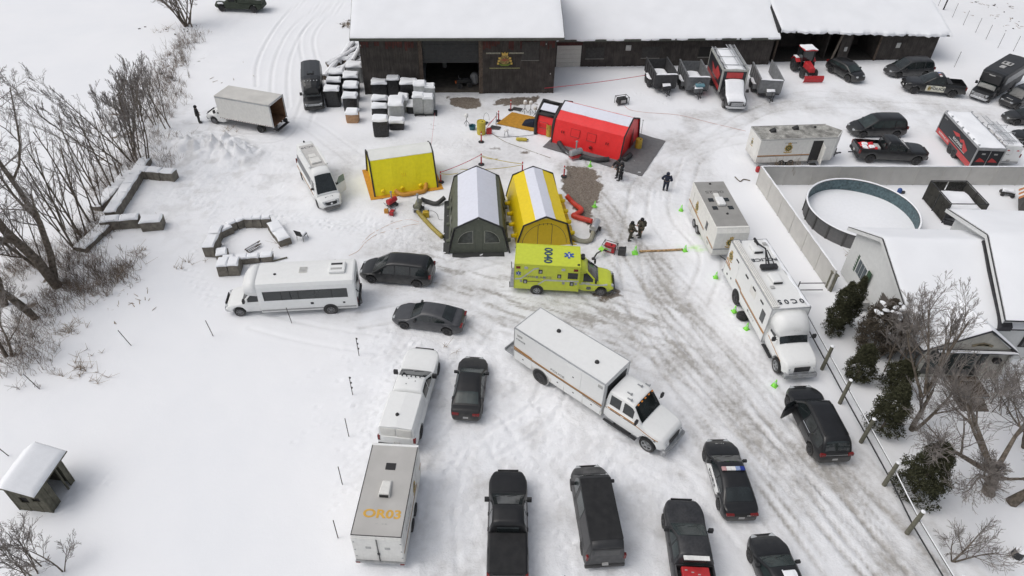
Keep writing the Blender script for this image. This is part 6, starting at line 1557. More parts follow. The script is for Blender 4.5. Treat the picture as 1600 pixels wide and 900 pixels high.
# ---------------------------------------------------------------- the house
def house():
 r=thing('house','white sided house with snowy gable roofs, green shutters and a porch','house',(25.1,40.7,0))
 o=Vector((25.1,40.7,0)); V=lambda x,y,z:(x-o.x,y-o.y,z)
 # wing: ridge runs in x at z 5.6
 def gab(x0,x1,yb,yr,yf,zb,zr,zf,skew=0,th=.12,snow=.15,name='roof'):
  """roof slabs (back eave, ridge, front eave)"""
  S=lambda y:skew*(y-yr)
  b=MB()
  for(ya,za),(yc,zc)in(((yb,zb),(yr,zr)),((yr,zr),(yf,zf))):
   b.hexa([V(x0+S(ya),ya,za-th),V(x0+S(yc),yc,zc-th),V(x1,yc,zc-th),V(x1,ya,za-th)],[V(x0+S(ya),ya,za),V(x0+S(yc),yc,zc),V(x1,yc,zc),V(x1,ya,za)])
  rf=b.build(name,SHINGLE,r,fix=True)
  pts=[(yb,zb),(yr,zr),(yf,zf)]
  def fn(u,v,off):
   y=yb+(yf-yb)*v; z=np.interp(-y,[-yb,-yr,-yf],[zb,zr,zf]); x=x0+S(y)+.06+(x1-x0-S(y)-.1)*u
   k=min(1,v*18,(1-v)*18,u*30+.35); rg=1-.3*math.exp(-((y-yr)/.25)**2)
   return(x-o.x,y-o.y,z+(snow*math.sqrt(max(k,.03))*rg*(1+.15*math.sin(x*1.2)*math.sin(y*1.1))if off else .004))
  b=MB(); patch_grid(b,fn,np.linspace(0,1,30),[0,.02,.05]+list(np.linspace(.08,.92,34))+[.96,.98,1]); s=b.build('snow',SNOWR,rf,smooth=True); md=s.modifiers.new('es','EDGE_SPLIT'); md.split_angle=R(50)
  # rake boards on the left gable
  for(ya,za),(yc,zc)in((pts[0],pts[1]),(pts[1],pts[2])):
   b=MB(); b.hexa([V(x0+S(ya)-.06,ya,za-.26),V(x0+S(yc)-.06,yc,zc-.26),V(x0+S(yc),yc,zc-.26),V(x0+S(ya),ya,za-.26)],[V(x0+S(ya)-.06,ya,za+.02),V(x0+S(yc)-.06,yc,zc+.02),V(x0+S(yc),yc,zc+.02),V(x0+S(ya),ya,za+.02)]); b.build('rake_board',SIDING,rf,fix=True)
   b=MB(); b.tube([V(x0+S(ya)-.03,ya,za+.035),V(x0+S(yc)-.03,yc,zc+.035)],.035,4); b.build('drip_edge',DARKM,rf)
   b=MB(); b.hexa([V(x0+S(ya),ya,za-.16),V(x0+S(yc),yc,zc-.16),V(x0+S(yc)+.9,yc,zc-.16),V(x0+S(ya)+.9,ya,za-.16)],[V(x0+S(ya),ya,za-.13),V(x0+S(yc),yc,zc-.13),V(x0+S(yc)+.9,yc,zc-.13),V(x0+S(ya)+.9,ya,za-.13)]); b.build('soffit',mat('white_soffit',(.62,.63,.63),.7),rf,fix=True)
  return rf
 def clap(pts,name='siding',m=SIDING):
  pass
 # left wing walls
 zb,zr,zf=3.85,5.6,3.0; yb,yr,yf=41.3,37.6,31.9; xw=25.15
 gab(24.75,32.6,yb,yr,yf,zb,zr,zf,skew=-.10)
 wy0,wy1=40.75,32.6
 zt=lambda y:float(np.interp(-y,[-yb,-yr,-yf],[zb,zr,zf]))-.18
 # lapped siding boards on the gable wall, each a real board
 xs_=lambda y:xw-.10*(y-yr)
 zz=.15; bm=MB()
 n=0
 while zz<5.4:
  ys=[y for y in np.linspace(wy1,wy0,60)if zt(y)>zz+.2]
  if not ys:break
  ya,yc=ys[0],ys[-1]
  b=MB(); b.hexa([V(xs_(ya)-.03,ya,zz),V(xs_(ya)+.04,ya,zz),V(xs_(yc)+.04,yc,zz),V(xs_(yc)-.03,yc,zz)],[V(xs_(ya)-.005,ya,zz+.235),V(xs_(ya)+.04,ya,zz+.235),V(xs_(yc)+.04,yc,zz+.235),V(xs_(yc)-.005,yc,zz+.235)]); b.build('siding_board',SIDING,r,fix=True)
  zz+=.24
 b=MB(); b.prism([V(xs_(y)+.05,y,z)for y,z in((wy0,0),(wy0,zt(wy0)),(yr,zt(yr)),(wy1,zt(wy1)),(wy1,0))],(.1,0,0)); b.build('gable_wall',SIDING,r,fix=True)
 b=MB(); b.box(25.2-o.x,33-o.x,32.6-o.y,32.75-o.y,0,2.95); b.build('long_wall',SIDING,r); b=MB(); b.box(25.0-o.x,33-o.x,40.6-o.y,40.75-o.y,0,3.6); b.build('long_wall',SIDING,r)
 # window with green shutters on the gable wall
 GR=mat('green_shutter',(.04,.085,.045),.7)
 yw=38.6; x=xs_(yw)-.04
 b=MB(); b.box(x-.06-o.x,x-o.x,yw-.75-o.y,yw+.75-o.y,1.35,2.65); wn=b.build('window',SIDING,r)
 for k in range(3):b=MB(); b.box(x-.075-o.x,x-.06-o.x,yw-.66+k*.46-o.y,yw-.26+k*.46-o.y,1.45,2.55); b.build('pane',mat('grey_glass',(.10,.12,.13),.15),wn)
 for s_ in(-1,1):b=MB(); b.box(x-.08-o.x,x-o.x,yw+s_*1.02-.22-o.y,yw+s_*1.02+.22-o.y,1.3,2.7); b.build('shutter',GR,r)
 b=MB(); b.box(xs_(35.3)-.08-o.x,xs_(35.3)-.02-o.x,34.4-o.y,36.0-o.y,.3,2.4); b.build('side_door',mat('brown_glass_door',(.09,.075,.06),.4),r)
 b=MB(); b.box(xs_(37)-.9-o.x,xs_(37)-.1-o.x,36.4-o.y,37.6-o.y,.3,.9); b.build('meter_cabinet',LETG,r)
 # valley: dark bare shingles beside the higher roof
 b=MB(); b.hexa([V(31.15,42.9,3.6),V(32.4,42.9,3.6),V(32.0,37.4,5.62),V(31.0,37.4,5.62)],[V(31.15,42.9,3.66),V(32.4,42.9,3.66),V(32.0,37.4,5.86),V(31.0,37.4,5.86)])if False else None
 b=MB(); b.hexa([V(31.3,37.5,5.45),V(32.3,37.5,5.45),V(31.6,31.8,2.9),V(30.7,31.8,2.9)],[V(31.3,37.5,5.80),V(32.3,37.5,5.80),V(31.6,31.8,3.25),V(30.9,31.8,3.25)]); b.build('bare_valley',SHINGLE,r,fix=True)
 # main block, higher, to the right; skewed left rake
 gab(31.35,50,43.4,37.4,31.4,4.3,6.3,4.2,skew=.155,name='main_roof')
 b=MB()
 S=lambda y:31.95+.155*(y-37.4)
 b.prism([V(S(y),y,z)for y,z in((42.7,0),(42.7,4.35),(37.4,6.1),(32.2,4.35),(32.2,0))],(.12,0,0)); b.build('gable_wall',SIDING,r,fix=True)
 b=MB(); b.box(31.1-o.x,50-o.x,32.2-o.y,32.4-o.y,0,4.1); b.build('long_wall',SIDING,r); b=MB(); b.box(33-o.x,50-o.x,42.6-o.y,42.75-o.y,0,4.1); b.build('long_wall',SIDING,r)
 b=MB(); b.box(33.1-o.x,34.9-o.x,32.12-o.y,32.2-o.y,1.2,2.6); wn=b.build('window',PLAST,r); b=MB(); b.box(33.2-o.x,34.8-o.x,32.10-o.y,32.12-o.y,1.3,2.5); b.build('pane',GLASS,wn)
 # front porch gable
 apx=28.9; x0,x1=25.5,31.4; yf2=30.1; zp=2.65; za=4.5
 def pr(x):return za-abs(x-apx)*(za-zp)/(apx-x0 if x<apx else x1-apx)
 yb_=lambda x:max(31.7,(31.9*.456-3.0+pr(x)+yf2*.2)/.656)+.15
 pb=lambda x:pr(x)-(yb_(x)-yf2)*.2
 b=MB(); XS=list(np.linspace(x0,apx,8))+list(np.linspace(apx,x1,7))[1:]
 for xa,xb in zip(XS[:-1],XS[1:]):b.hexa([V(xa,yf2,pr(xa)-.12),V(xb,yf2,pr(xb)-.12),V(xb,yb_(xb),pb(xb)-.12),V(xa,yb_(xa),pb(xa)-.12)],[V(xa,yf2,pr(xa)),V(xb,yf2,pr(xb)),V(xb,yb_(xb),pb(xb)),V(xa,yb_(xa),pb(xa))])
 rf=b.build('porch_roof',SHINGLE,r,fix=True)
 def ps(u,v,off):
  x=x0+(x1-x0)*u; return(x-o.x,yf2+.04+(yb_(x)-yf2+.25)*v-o.y,pr(x)-(yb_(x)-yf2+.25)*v*.2+(.15*math.sqrt(max(.03,min(1,v*12,u*12,(1-u)*12)))if off else .004))
 b=MB(); patch_grid(b,ps,np.linspace(0,1,31),[0,.03,.08]+list(np.linspace(.15,1,12))); b.build('snow',SNOWR,rf,smooth=False)
 b=MB(); b.prism([V(x0+.35,yf2+.2,zp+.0),V(x1-.35,yf2+.2,zp+.0),V(apx,yf2+.2,za-.2)],(0,.08,0)); b.build('porch_gable',mat('cream_gable',(.50,.49,.44),.7,var=.1),r)
 b=MB(); b.box(x0+.9-o.x,x1-.1-o.x,yf2-.1-o.y,yf2+.2-o.y,zp-.06,zp+.02); b.build('pent_roof',SHINGLE,r)
 snowcap(r,x0+.9-o.x,x1-.1-o.x,yf2-.12-o.y,yf2+.06-o.y,zp+.02,.08,'snow',2,.01,nx=20,ny=3)
 for k in range(3):b=MB(); b.cbox(V(apx-.2+.3*k,yf2+.15,zp+.5),(.7,.06,.16),0,Matrix.Rotation(R(-18+18*k),4,'Y')); b.build('gable_ornament',mat('gable_ornament',(.28,.24,.16),.8),r)
 DG=mat('storm_door_grey',(.055,.055,.052),.5)
 yw=30.35
 b=MB(); b.box(25.9-o.x,31.2-o.x,yw-o.y,yw+.1-o.y,0,2.7); b.build('porch_wall',mat('cream_gable',(.44,.43,.38)),r)
 for xa,xb,m_ in((26.2,27.1,DG),(27.5,28.0,DG),(28.1,29.3,mat('porch_window_grey',(.18,.18,.18),.4)),(29.4,29.85,DG)):
  b=MB(); b.box(xa-o.x,xb-o.x,yw-.04-o.y,yw-o.y,.35,2.45); d=b.build('porch_door',m_,r); b=MB(); b.box(xa+.1-o.x,xb-.1-o.x,yw-.055-o.y,yw-.04-o.y,.9,2.3); b.build('pane',GLASSD,d)
 b=MB(); b.cbox(V(30.4,yw-.2,1.9),(.5,.3,.35)); b.build('mail_box',PLAST,r,bevel=.08)
 b=MB(); b.lathe([(.12,0),(.12,2.6)],10,Matrix.Translation(V(31.2,yf2+.1,0))); b.build('porch_column',SIDING,r)
 # deck of separate boards and steps
 DK=mat('deck_brown',(.095,.075,.06),.85,var=.3)
 for k in range(11):b=MB(); yy=yw-.12-.155*k; b.box(27.9-o.x,29.9-o.x,yy-.145-o.y,yy-o.y,.32,.36); b.build('deck_board',DK,r)
 for k in range(3):b=MB(); yy=yw-1.85-.3*k; b.box(27.8-o.x,29.5-o.x,yy-.28-o.y,yy-o.y,.0,.26-.085*k); b.build('step',DK,r)
house()
def handrail():
 r=thing('handrail','black curled iron handrail beside the brown porch steps','handrail',(29.95,28.7,0))
 b=MB(); b.tube([(0,1.2,.35),(0,1.2,1.2),(0,0,1.1),(.0,-.4,.9),(0,-.4,0)],.03,6); b.build('rail',DARKM,r)
 b=MB(); b.tube([(0,.4+.35*math.sin(t),.75+.3*math.cos(t))for t in np.linspace(0,2*PI,14)],.025,5); b.build('scroll',DARKM,r)
handrail()
# ---------------------------------------------------------------- tents
def tent(name,label,P,yaw,hw,sh,apex,L,m,stripe_m,stripe_f,trim=PLAST,cat='tent',front_m=None,curve=0.0,one_side=False):
 """x along the ridge, origin at the middle of the near end; the near end looks to -x"""
 r=thing(name,label,cat,P,R(yaw))
 prof=[(-hw,0),(-(hw+sh[0])/2-.02,sh[1]*.5),(-sh[0],sh[1]),(0,apex),(sh[0],sh[1]),((hw+sh[0])/2+.02,sh[1]*.5),(hw,0)]
 segs=[(prof[0],prof[2],'side_wall'),(prof[2],prof[3],'roof_panel'),(prof[3],prof[4],'roof_panel'),(prof[4],prof[6],'side_wall')]
 def sagp(p,q,u,v,off):
  y=p[0]+(q[0]-p[0])*v; z=p[1]+(q[1]-p[1])*v; x=L*u
  bul=.05*math.sin(PI*v)*(1-2*abs(math.sin(PI*u*3))*.35)+.006*math.sin(x*7+y*3)*math.sin(v*9+x)
  n=Vector((0,-(q[1]-p[1]),(q[0]-p[0]))).normalized()
  return(x,y+n.y*(bul*-0+bul+(.0 if off else-.03)),z+n.z*(bul+(0 if off else-.03)))
 for p,q,nm in segs:
  b=MB(); patch_grid(b,lambda u,v,off:sagp(p,q,u,v,off),np.linspace(0,1,26),np.linspace(0,1,9)); b.build(nm,m,r,smooth=False)
 for k,(p,q)in enumerate(((prof[2],prof[3]),(prof[3],prof[4]))):
  if one_side and k==one_side-1:continue
  f=stripe_f
  a=(p[0]+(q[0]-p[0])*(1-f),p[1]+(q[1]-p[1])*(1-f))if k==0 else p
  e=q if k==0 else(p[0]+(q[0]-p[0])*f,p[1]+(q[1]-p[1])*f)
  def fs(u,v,off):
   t=(1-f)+f*v if k==0 else f*v; P_=sagp(p,q,.01+.98*u,t,1); return(P_[0],P_[1],P_[2]+(.045 if off else .002))
  b=MB(); patch_grid(b,fs,np.linspace(0,1,26),np.linspace(0,1,7)); b.build('white_stripe',stripe_m,r)
 fm=front_m or m
 for x,s in((0.12,-1),(L-.12,1)):
  b=MB(); b.prism([(x,y*.96,z*.975)for y,z in prof],(.04*s,0,0)); b.build('end_wall',fm,r,fix=True)
  b=MB(); b.tube([(x-.12*-s*1.0,y*1.01,z*1.01+.02)for y,z in prof],.07,6); b.build('edge_trim',trim,r)
 return r,prof
TENTW=mat('tent_white',(.70,.72,.80),.55,var=.03)
def green_tent():
 OL=mat('olive_canvas',(.105,.115,.085),.75,var=.10,bump=.15,bscale=4); OLD_=mat('olive_canvas_end',(.115,.125,.10),.75,var=.1)
 r,pf=tent('tent','olive green tent with a broad white roof stripe and two curved windows',(-2.62,41.9,0),94.5,2.35,(1.82,2.35),3.3,7.3,OL,TENTW,.85,front_m=OLD_)
 # curved windows and centre flap on the near end
 WN=mat('tent_window_film',(.11,.12,.11),.35,var=.3); WT=mat('grey_tape',(.33,.33,.29),.7)
 for s in(-1,1):
  pts=[(.45,.95)]+[(.45+1.15*math.cos(a),.95+1.15*math.sin(a))for a in np.linspace(.0,PI/2,9)]
  x=.10; b=MB(); b.prism([(x,s*y,z)for y,z in pts],(-.02,0,0)); w=b.build('end_window',WN,r,fix=True)
  b=MB(); b.tube([(x-.03,s*y,z)for y,z in pts+[pts[0]]],.022,5); b.build('window_tape',WT,w)
 for y in(-.28,.28):b=MB(); b.tube([(.09,y,.05),(.09,y,2.55)],.018,4); b.build('flap_seam',PLAST,r)
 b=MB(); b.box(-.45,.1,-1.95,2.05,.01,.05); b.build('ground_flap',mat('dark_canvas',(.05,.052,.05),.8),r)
 b=MB(); b.cbox((.05,0,3.28),(.1,.22,.14)); b.build('vent_tag',LETG,r)
 for s,xs in((1,(1.2,2.6,4.2,5.6)),(-1,(1.2,2.6,4.2,5.6))):
  for i,x in enumerate(xs):
   zz=1.25; yy=s*2.12; b=MB(); b.prism([(x-.3,yy+s*.05,zz-.3),(x+.3,yy+s*.05,zz-.3),(x+.3,yy-s*.02,zz+.35),(x-.3,yy-s*.02,zz+.35)],(0,s*.02,0)); b.build('side_window' if i!=1 else 'clear_window',WN if i!=1 else LETG,r)
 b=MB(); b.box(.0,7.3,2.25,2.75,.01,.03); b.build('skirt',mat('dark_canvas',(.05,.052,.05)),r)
 for x in(1.0,3.2,5.5):
  for s in(-1,1):b=MB(); b.lathe([(.18,0),(.16,.22),(.14,.3)],10,Matrix.Translation((x,s*2.2,.5))@Matrix.Rotation(-s*PI/2,4,'X')); b.build('hose_port',OL,r)
green_tent()
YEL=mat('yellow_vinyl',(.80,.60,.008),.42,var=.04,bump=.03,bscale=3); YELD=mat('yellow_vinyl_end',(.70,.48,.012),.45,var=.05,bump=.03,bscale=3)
def yellow_tent_mid():
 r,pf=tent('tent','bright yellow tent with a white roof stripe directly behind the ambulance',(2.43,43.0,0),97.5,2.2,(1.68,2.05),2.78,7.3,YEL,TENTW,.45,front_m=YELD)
 for y in(-.55,.55):b=MB(); b.tube([(.08,y,.05),(.08,y,2.0)],.018,4); b.build('door_seam',BROWN_S,r)
 b=MB(); b.tube([(.08,1.75*math.cos(a),.2+1.95*math.sin(a))for a in np.linspace(0,PI,16)],.018,4); b.build('arch_seam',BROWN_S,r)
 for k in range(4):b=MB(); b.tube([(.07,-.45+.3*k,2.02),(.07,-.45+.3*k,2.18)],.02,4); b.build('toggle',PLAST,r)
 for x in(.9,2.4,3.9,5.4):
  for s in(-1,1):
   b=MB(); b.lathe([(.20,0),(.17,.32),(.14,.45)],10,Matrix.Translation((x,s*2.08,.55))@Matrix.Rotation(-s*PI/2,4,'X')); b.build('hose_port',YEL,r,smooth=True)
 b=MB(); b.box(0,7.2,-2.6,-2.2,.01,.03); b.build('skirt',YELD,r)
 b=MB(); b.cbox((.05,0,2.72),(.1,.2,.12)); b.build('vent_tag',LETG,r)
yellow_tent_mid()
def yellow_tent_left():
 base=G(586,308); yaw=18.8
 Lm=mat('lime_yellow_vinyl',(.84,.74,.012),.42,var=.05,bump=.03,bscale=3)
 c=Vector((base.x-math.sin(R(yaw))*2.2,base.y+math.cos(R(yaw))*2.2,0))
 r,pf=tent('tent','lemon yellow tent on an orange ground sheet left of the olive tent',tuple(c),yaw,2.2,(.95,2.75),3.08,5.45,Lm,mat('tent_cream',(.78,.79,.75),.55,var=.02),.98,front_m=Lm)
 for x in(.75,2.4,4.0):b=MB(); b.lathe([(.20,0),(.18,.12),(.12,.18)],10,Matrix.Translation((x,-2.12,.45))@Matrix.Rotation(PI/2,4,'X')); b.build('hose_port',YEL,r)
 for k in range(3):b=MB(); b.tube([(2.5+.15*k,-1.98,1.45),(2.5+.15*k,-1.90,1.75)],.02,4); b.build('stitching',YELD,r)
 r2=thing('ground_sheet','orange ground sheet under the left yellow tent','ground sheet',tuple(c),R(yaw))
 b=MB(); patch_grid(b,lambda u,v,off:(-.42+6.3*u,-2.62+5.0*v,.03+.012*math.sin(u*30)*math.sin(v*19)+(.02 if off else 0)),np.linspace(0,1,30),np.linspace(0,1,24)); b.build('sheet',mat('orange_sheet',(.58,.27,.02),.6,var=.12),r2)
 r3=thing('hose_bag','black round bag at the left end of the lemon yellow tent','bag',G(580,262),0); b=MB(); b.lathe([(.2,0),(.34,.15),(.34,.5),(.2,.65)],12); b.build('bag',PLAST,r3,bevel=.03); b=MB(); b.tube([(-.2,0,.6),(0,0,.8),(.2,0,.6)],.03,5); b.build('handle',PLAST,r3)
yellow_tent_left()
def red_tent():
 yaw=-26.5+180
 near=G(968,252); dn=Vector((math.sin(R(26.5)),math.cos(R(26.5)),0)); c=near+dn*2.6; c.z=.04
 RV=mat('red_vinyl',(.78,.026,.028),.45,var=.05,bump=.03,bscale=3); RT_=mat('dark_red_tape',(.22,.015,.015),.5)
 r,pf=tent('tent','big red tent with a white roof stripe standing on a grey ground sheet',tuple(c),yaw,2.6,(2.0,2.2),3.15,7.0,RV,TENTW,.5,one_side=1,front_m=RV)
 # the near long side is +y here
 for x in(3.1,4.75):
  yy0=2.48; pts=[(x-.45,2.36,1.05),(x+.45,2.36,1.05),(x+.45,2.16,1.75),(x-.45,2.16,1.75)]
  b=MB(); b.tube([(p[0],p[1]+.02,p[2])for p in pts+[pts[0]]],.022,4); b.build('window_flap',RT_,r)
  b=MB(); b.box(x-.43,x+.43,-.004,.004,-.36,.36,Matrix.Translation((0,2.275,1.40))@Matrix.Rotation(R(15),4,'X')); b.build('flap_panel',RV,r)
 for x in(1.4,5.9):b=MB(); b.tube([(x,2.32,1.35),(x,2.42,1.15)],.04,4); b.tube([(x+.2,2.32,1.35),(x+.2,2.42,1.15)],.04,4); b.build('strap',RT_,r)
 b=MB(); b.lathe([(.18,0),(.15,.12),(.1,.15)],10,Matrix.Translation((3.0,2.55,.55))@Matrix.Rotation(-PI/2,4,'X')); b.build('hose_port',RT_,r)
 b=MB(); b.prism([(-.02,-.9,.05),(-.02,.1,.05),(-.02,-.4,2.0)],(-.02,0,0)); b.build('door_flap',RT_,r)
 # grey sheet
 s=thing('ground_sheet','grey ground sheet reaching out beyond the red tent','ground sheet',(0,0,0))
 P=[G(848,230),G(1003,276),G(1040,221),G(900,180)]
 b=MB(); patch_grid(b,lambda u,v,off:tuple((P[0].lerp(P[1],u)).lerp(P[3].lerp(P[2],u),v)+Vector((0,0,.035+.015*math.sin(u*31)*math.sin(v*17)+(.02 if off else 0)))),np.linspace(0,1,30),np.linspace(0,1,20)); b.build('sheet',mat('grey_sheet',(.13,.13,.135),.75,var=.12,dust=.1),s)
 # black framed entrance tent
 dr=Vector((-math.cos(R(26.5)),math.sin(R(26.5)),0)); c2=c+dr*7.05
 v=thing('entrance_tent','small red entrance tent with black inflatable arches at the rear of the red tent','tent',tuple(c2),yaw)
 hw,h=1.75,2.75; prof=[(-hw,0),(-hw*1.0,1.2),(-hw*.8,2.0),(0,h),(hw*.8,2.0),(hw*1.0,1.2),(hw,0)]
 for x in(.25,2.1):b=MB(); b.tube([(x,y,z)for y,z in prof],.17,8); b.build('black_arch',PLAST,v,smooth=True)
 for p,q in((1,2),(3,3),(4,5)):b=MB(); b.tube([(.25,prof[p][0],prof[p][1]),(2.1,prof[p][0],prof[p][1])],.12,6); b.build('cross_beam',PLAST,v,smooth=True)
 for p,q in zip(prof[:-1],prof[1:]):b=MB(); b.hexa([(.3,p[0]*.93,p[1]*.95),(2.05,p[0]*.93,p[1]*.95),(2.05,q[0]*.93,q[1]*.95),(.3,q[0]*.93,q[1]*.95)],[(.3,p[0]*.95,p[1]*.97),(2.05,p[0]*.95,p[1]*.97),(2.05,q[0]*.95,q[1]*.97),(.3,q[0]*.95,q[1]*.97)]); b.build('canvas_panel',RV if abs(p[0]+q[0])>2.9 else PLAST,v,fix=True)
 b=MB(); b.hexa([(.4,.35,2.62),(1.95,.35,2.62),(1.95,1.1,2.28),(.4,1.1,2.28)],[(.4,.35,2.68),(1.95,.35,2.68),(1.95,1.1,2.34),(.4,1.1,2.34)]); b.build('white_roof_strip',TENTW,v,fix=True)
 b=MB(); b.tube([(.8,hw+.02,.8),(1.7,hw+.02,.8),(1.7,hw-.0,1.4),(.8,hw-.0,1.4),(.8,hw+.02,.8)],.03,4); b.build('window_flap',RT_,v)
 b=MB(); b.prism([(2.3,y*.85,z*.9)for y,z in prof],(.03,0,0)); b.build('end_wall',mat('dark_canvas',(.05,.052,.05)),v,fix=True)
 t=thing('ground_sheet','ochre ground sheet laid before the entrance tent','ground sheet',(0,0,0))
 P=[G(776,194),G(872,214),G(876,192),G(800,176)]
 b=MB(); patch_grid(b,lambda u,v_,off:tuple((P[0].lerp(P[1],u)).lerp(P[3].lerp(P[2],u),v_)+Vector((0,0,.05+.012*math.sin(u*23)*math.sin(v_*14)+(.02 if off else 0)))),np.linspace(0,1,24),np.linspace(0,1,12)); b.build('sheet',mat('ochre_sheet',(.50,.25,.03),.6,var=.15),t)
red_tent()

# ---------------------------------------------------------------- hoses, heaters, small equipment
def hose(name,label,pts,rad,m,ribs=0,group=None,cat='hose'):
 w=[G(*p[:2],0)+Vector((0,0,p[2]if len(p)>2 else rad))for p in pts]
 Q=[]; P=[w[0]*2-w[1]]+w+[w[-1]*2-w[-2]]
 for i in range(1,len(P)-2):
  for k in range(10):
   t=k/10; Q.append(.5*((2*P[i])+(P[i+1]-P[i-1])*t+(2*P[i-1]-5*P[i]+4*P[i+1]-P[i+2])*t*t+(3*P[i]-P[i-1]-3*P[i+1]+P[i+2])*t**3))
 Q.append(w[-1]); o=w[0].copy(); o.z=0
 if ribs:
  R2=[]; rr=[]
  for a,c in zip(Q[:-1],Q[1:]):
   n=max(1,int((c-a).length/ribs))
   for k in range(n*2):R2.append(a.lerp(c,k/(n*2))); rr.append(rad*(1.0 if k%2 else .86))
  Q,rad_=R2,rr
 else:rad_=rad
 b=MB(); b.tube([q-o for q in Q],rad_,10 if rad>.05 else 5); ob=b.build(name,m,None,smooth=rad>.05); ob.location=o
 return tag(ob,label,cat,group)
REDH=mat('red_hose',(.55,.05,.03),.5,var=.15); BEIGEH=mat('ribbed_duct',(.30,.29,.23),.7,var=.2); YH=mat('ochre_duct',(.34,.27,.06),.6,var=.3,scale=8); OH=mat('orange_duct',(.58,.28,.04),.55)
hose('heating_duct','thick red duct snaking from the yellow tent to a heater',[(884,316,.7),(895,320),(908,331),(900,338),(897,341),(925,349)],.21,REDH,cat='duct')
hose('heating_duct','ribbed beige duct curving from the heater to the yellow tent front',[(892,372),(905,379),(922,378),(928,362,.4)],.2,BEIGEH,.10,cat='duct')
hose('heating_duct','ochre duct running down from the heater to the olive tent',[(653,336,.4),(662,344),(675,358),(692,374)],.19,YH,.14,cat='duct')
hose('heating_duct','black duct between the heater and the olive tent',[(658,317,.4),(668,318),(682,321),(696,316,.5)],.2,PLAST,.12,cat='duct')
hose('heating_duct','orange duct lying along the front of the left yellow tent',[(618,304,.4),(630,307),(655,303),(664,300),(667,289,.5)],.19,OH,.12,cat='duct')
hose('heating_duct','grey black duct lying along the near side of the red tent',[(873,226),(884,240),(905,246),(930,253),(952,252)],.24,mat('grey_black_duct',(.04,.04,.042),.6,var=.4),.14,cat='duct')
hose('flex_pipe','black duct end at the right corner of the red tent',[(975,253),(985,245)],.25,mat('grey_black_duct',(.04,.04,.042)),.14,cat='duct')
def heater(label,pix,yaw,mb,s=1.0,m2=None,chimney=True):
 r=thing('heater',label,'heater',G(*pix),R(yaw)); r.scale=(s,s,s)
 b=MB(); b.lathe([(.20,-.55),(.26,-.5),(.26,.5),(.20,.55)],14,Matrix.Translation((0,0,.62))@Matrix.Rotation(PI/2,4,'Y')); b.build('burner_barrel',mb,r,smooth=False)
 b=MB(); b.hexa([(-.5,-.28,.15),(.4,-.28,.15),(.4,.28,.15),(-.5,.28,.15)],[(-.45,-.24,.4),(.38,-.24,.4),(.38,.24,.4),(-.45,.24,.4)]); b.build('fuel_tank',m2 or PLAST,r,bevel=.04)
 b=MB()
 for y in(-.26,.26):b.tube([(.55,y,.12),(-.5,y,.2),(-.85,y*.8,.75)],.025,5)
 b.tube([(-.85,-.2,.75),(-.85,.2,.75)],.025,5); b.build('frame',STEEL,r)
 for y in(-.33,.33):wheel(r,.3,y,.16,.09,DRIM,1 if y>0 else-1,5)
 if chimney:b=MB(); b.lathe([(.06,.8),(.06,1.5),(.10,1.52),(.10,1.6)],10); b.build('chimney',STEEL,r)
 b=MB(); b.cbox((-.3,.27,.65),(.25,.08,.2)); b.build('control_box',m2 or PLAST,r)
 return r
heater('red and grey heater at the near side of the red tent',(899,248),30,STEEL,1.15,REDP)
heater('red barrel heater before the left yellow tent',(613,322),55,REDP,.9)
heater('grey barrel heater between the left yellow tent and the olive tent',(654,330),85,mat('olive_steel',(.20,.20,.15),.6,metal=.3),1.05)
heater('slim chrome heater beside the red duct',(929,362),70,ALU,1.1,PLAST,False)
def generator(label,pix,yaw,s,m):
 r=thing('generator',label,'generator',G(*pix),R(yaw)); r.scale=(s,)*3
 b=MB(); b.hexa([(-.42,-.28,.08),(.42,-.28,.08),(.42,.28,.08),(-.42,.28,.08)],[(-.36,-.24,.52),(.36,-.24,.52),(.36,.24,.52),(-.36,.24,.52)]); b.build('housing',m,r,bevel=.05)
 b=MB()
 for x in(-.46,.46):b.tube([(x,-.3,0),(x,-.3,.6),(x,.3,.6),(x,.3,0)],.025,5)
 b.tube([(-.46,-.3,.58),(.46,-.3,.58)],.025,5); b.tube([(-.46,.3,.58),(.46,.3,.58)],.025,5); b.build('frame',PLAST,r)
 b=MB(); b.cbox((.0,-.27,.3),(.4,.06,.22)); b.build('panel',LETG,r); b=MB(); b.lathe([(.06,.52),(.06,.58)],10,Matrix.Translation((.1,.0,0))); b.build('fuel_cap',PLAST,r)
 return r
generator('red generator wheeled by the ambulance nose',(952,392),-25,1.15,REDP); generator('black engine unit alone on the snow behind the red tent',(971,162),20,1.35,PLAST)
generator('small red generator on the snow below the red heater',(613,335),80,.7,REDP); generator('small red generator behind the shuttle bus roof',(518,417),10,.8,REDP)
def jerrycan(name,label,pix,m,s=1.0,yaw=0,cat='can'):
 r=thing(name,label,cat,G(*pix),R(yaw)); r.scale=(s,)*3
 b=MB(); b.box(-.2,.2,-.12,.12,0,.42); b.build('body',m,r,bevel=.04); b=MB(); b.tube([(-.14,0,.42),(-.1,0,.5),(.1,0,.5),(.14,0,.42)],.025,5); b.build('handle',m,r); b=MB(); b.lathe([(.04,.42),(.04,.49)],8,Matrix.Translation((.15,.07,0))); b.build('cap',PLAST,r)
YC=mat('yellow_can',(.55,.38,.03),.5)
jerrycan('jerry_can','yellow fuel can beside the grey barrel heater',(666,339),YC,1.3); jerrycan('jerry_can','orange fuel can by the red barrel heater',(604,333),OH,.9)
jerrycan('jerry_can','red fuel can right of the tall yellow drum',(764,209),REDP,1.3,20); jerrycan('equipment_case','black square equipment case beside the lime vest and generator',(971,398),PLAST,1.5,-10,'case')
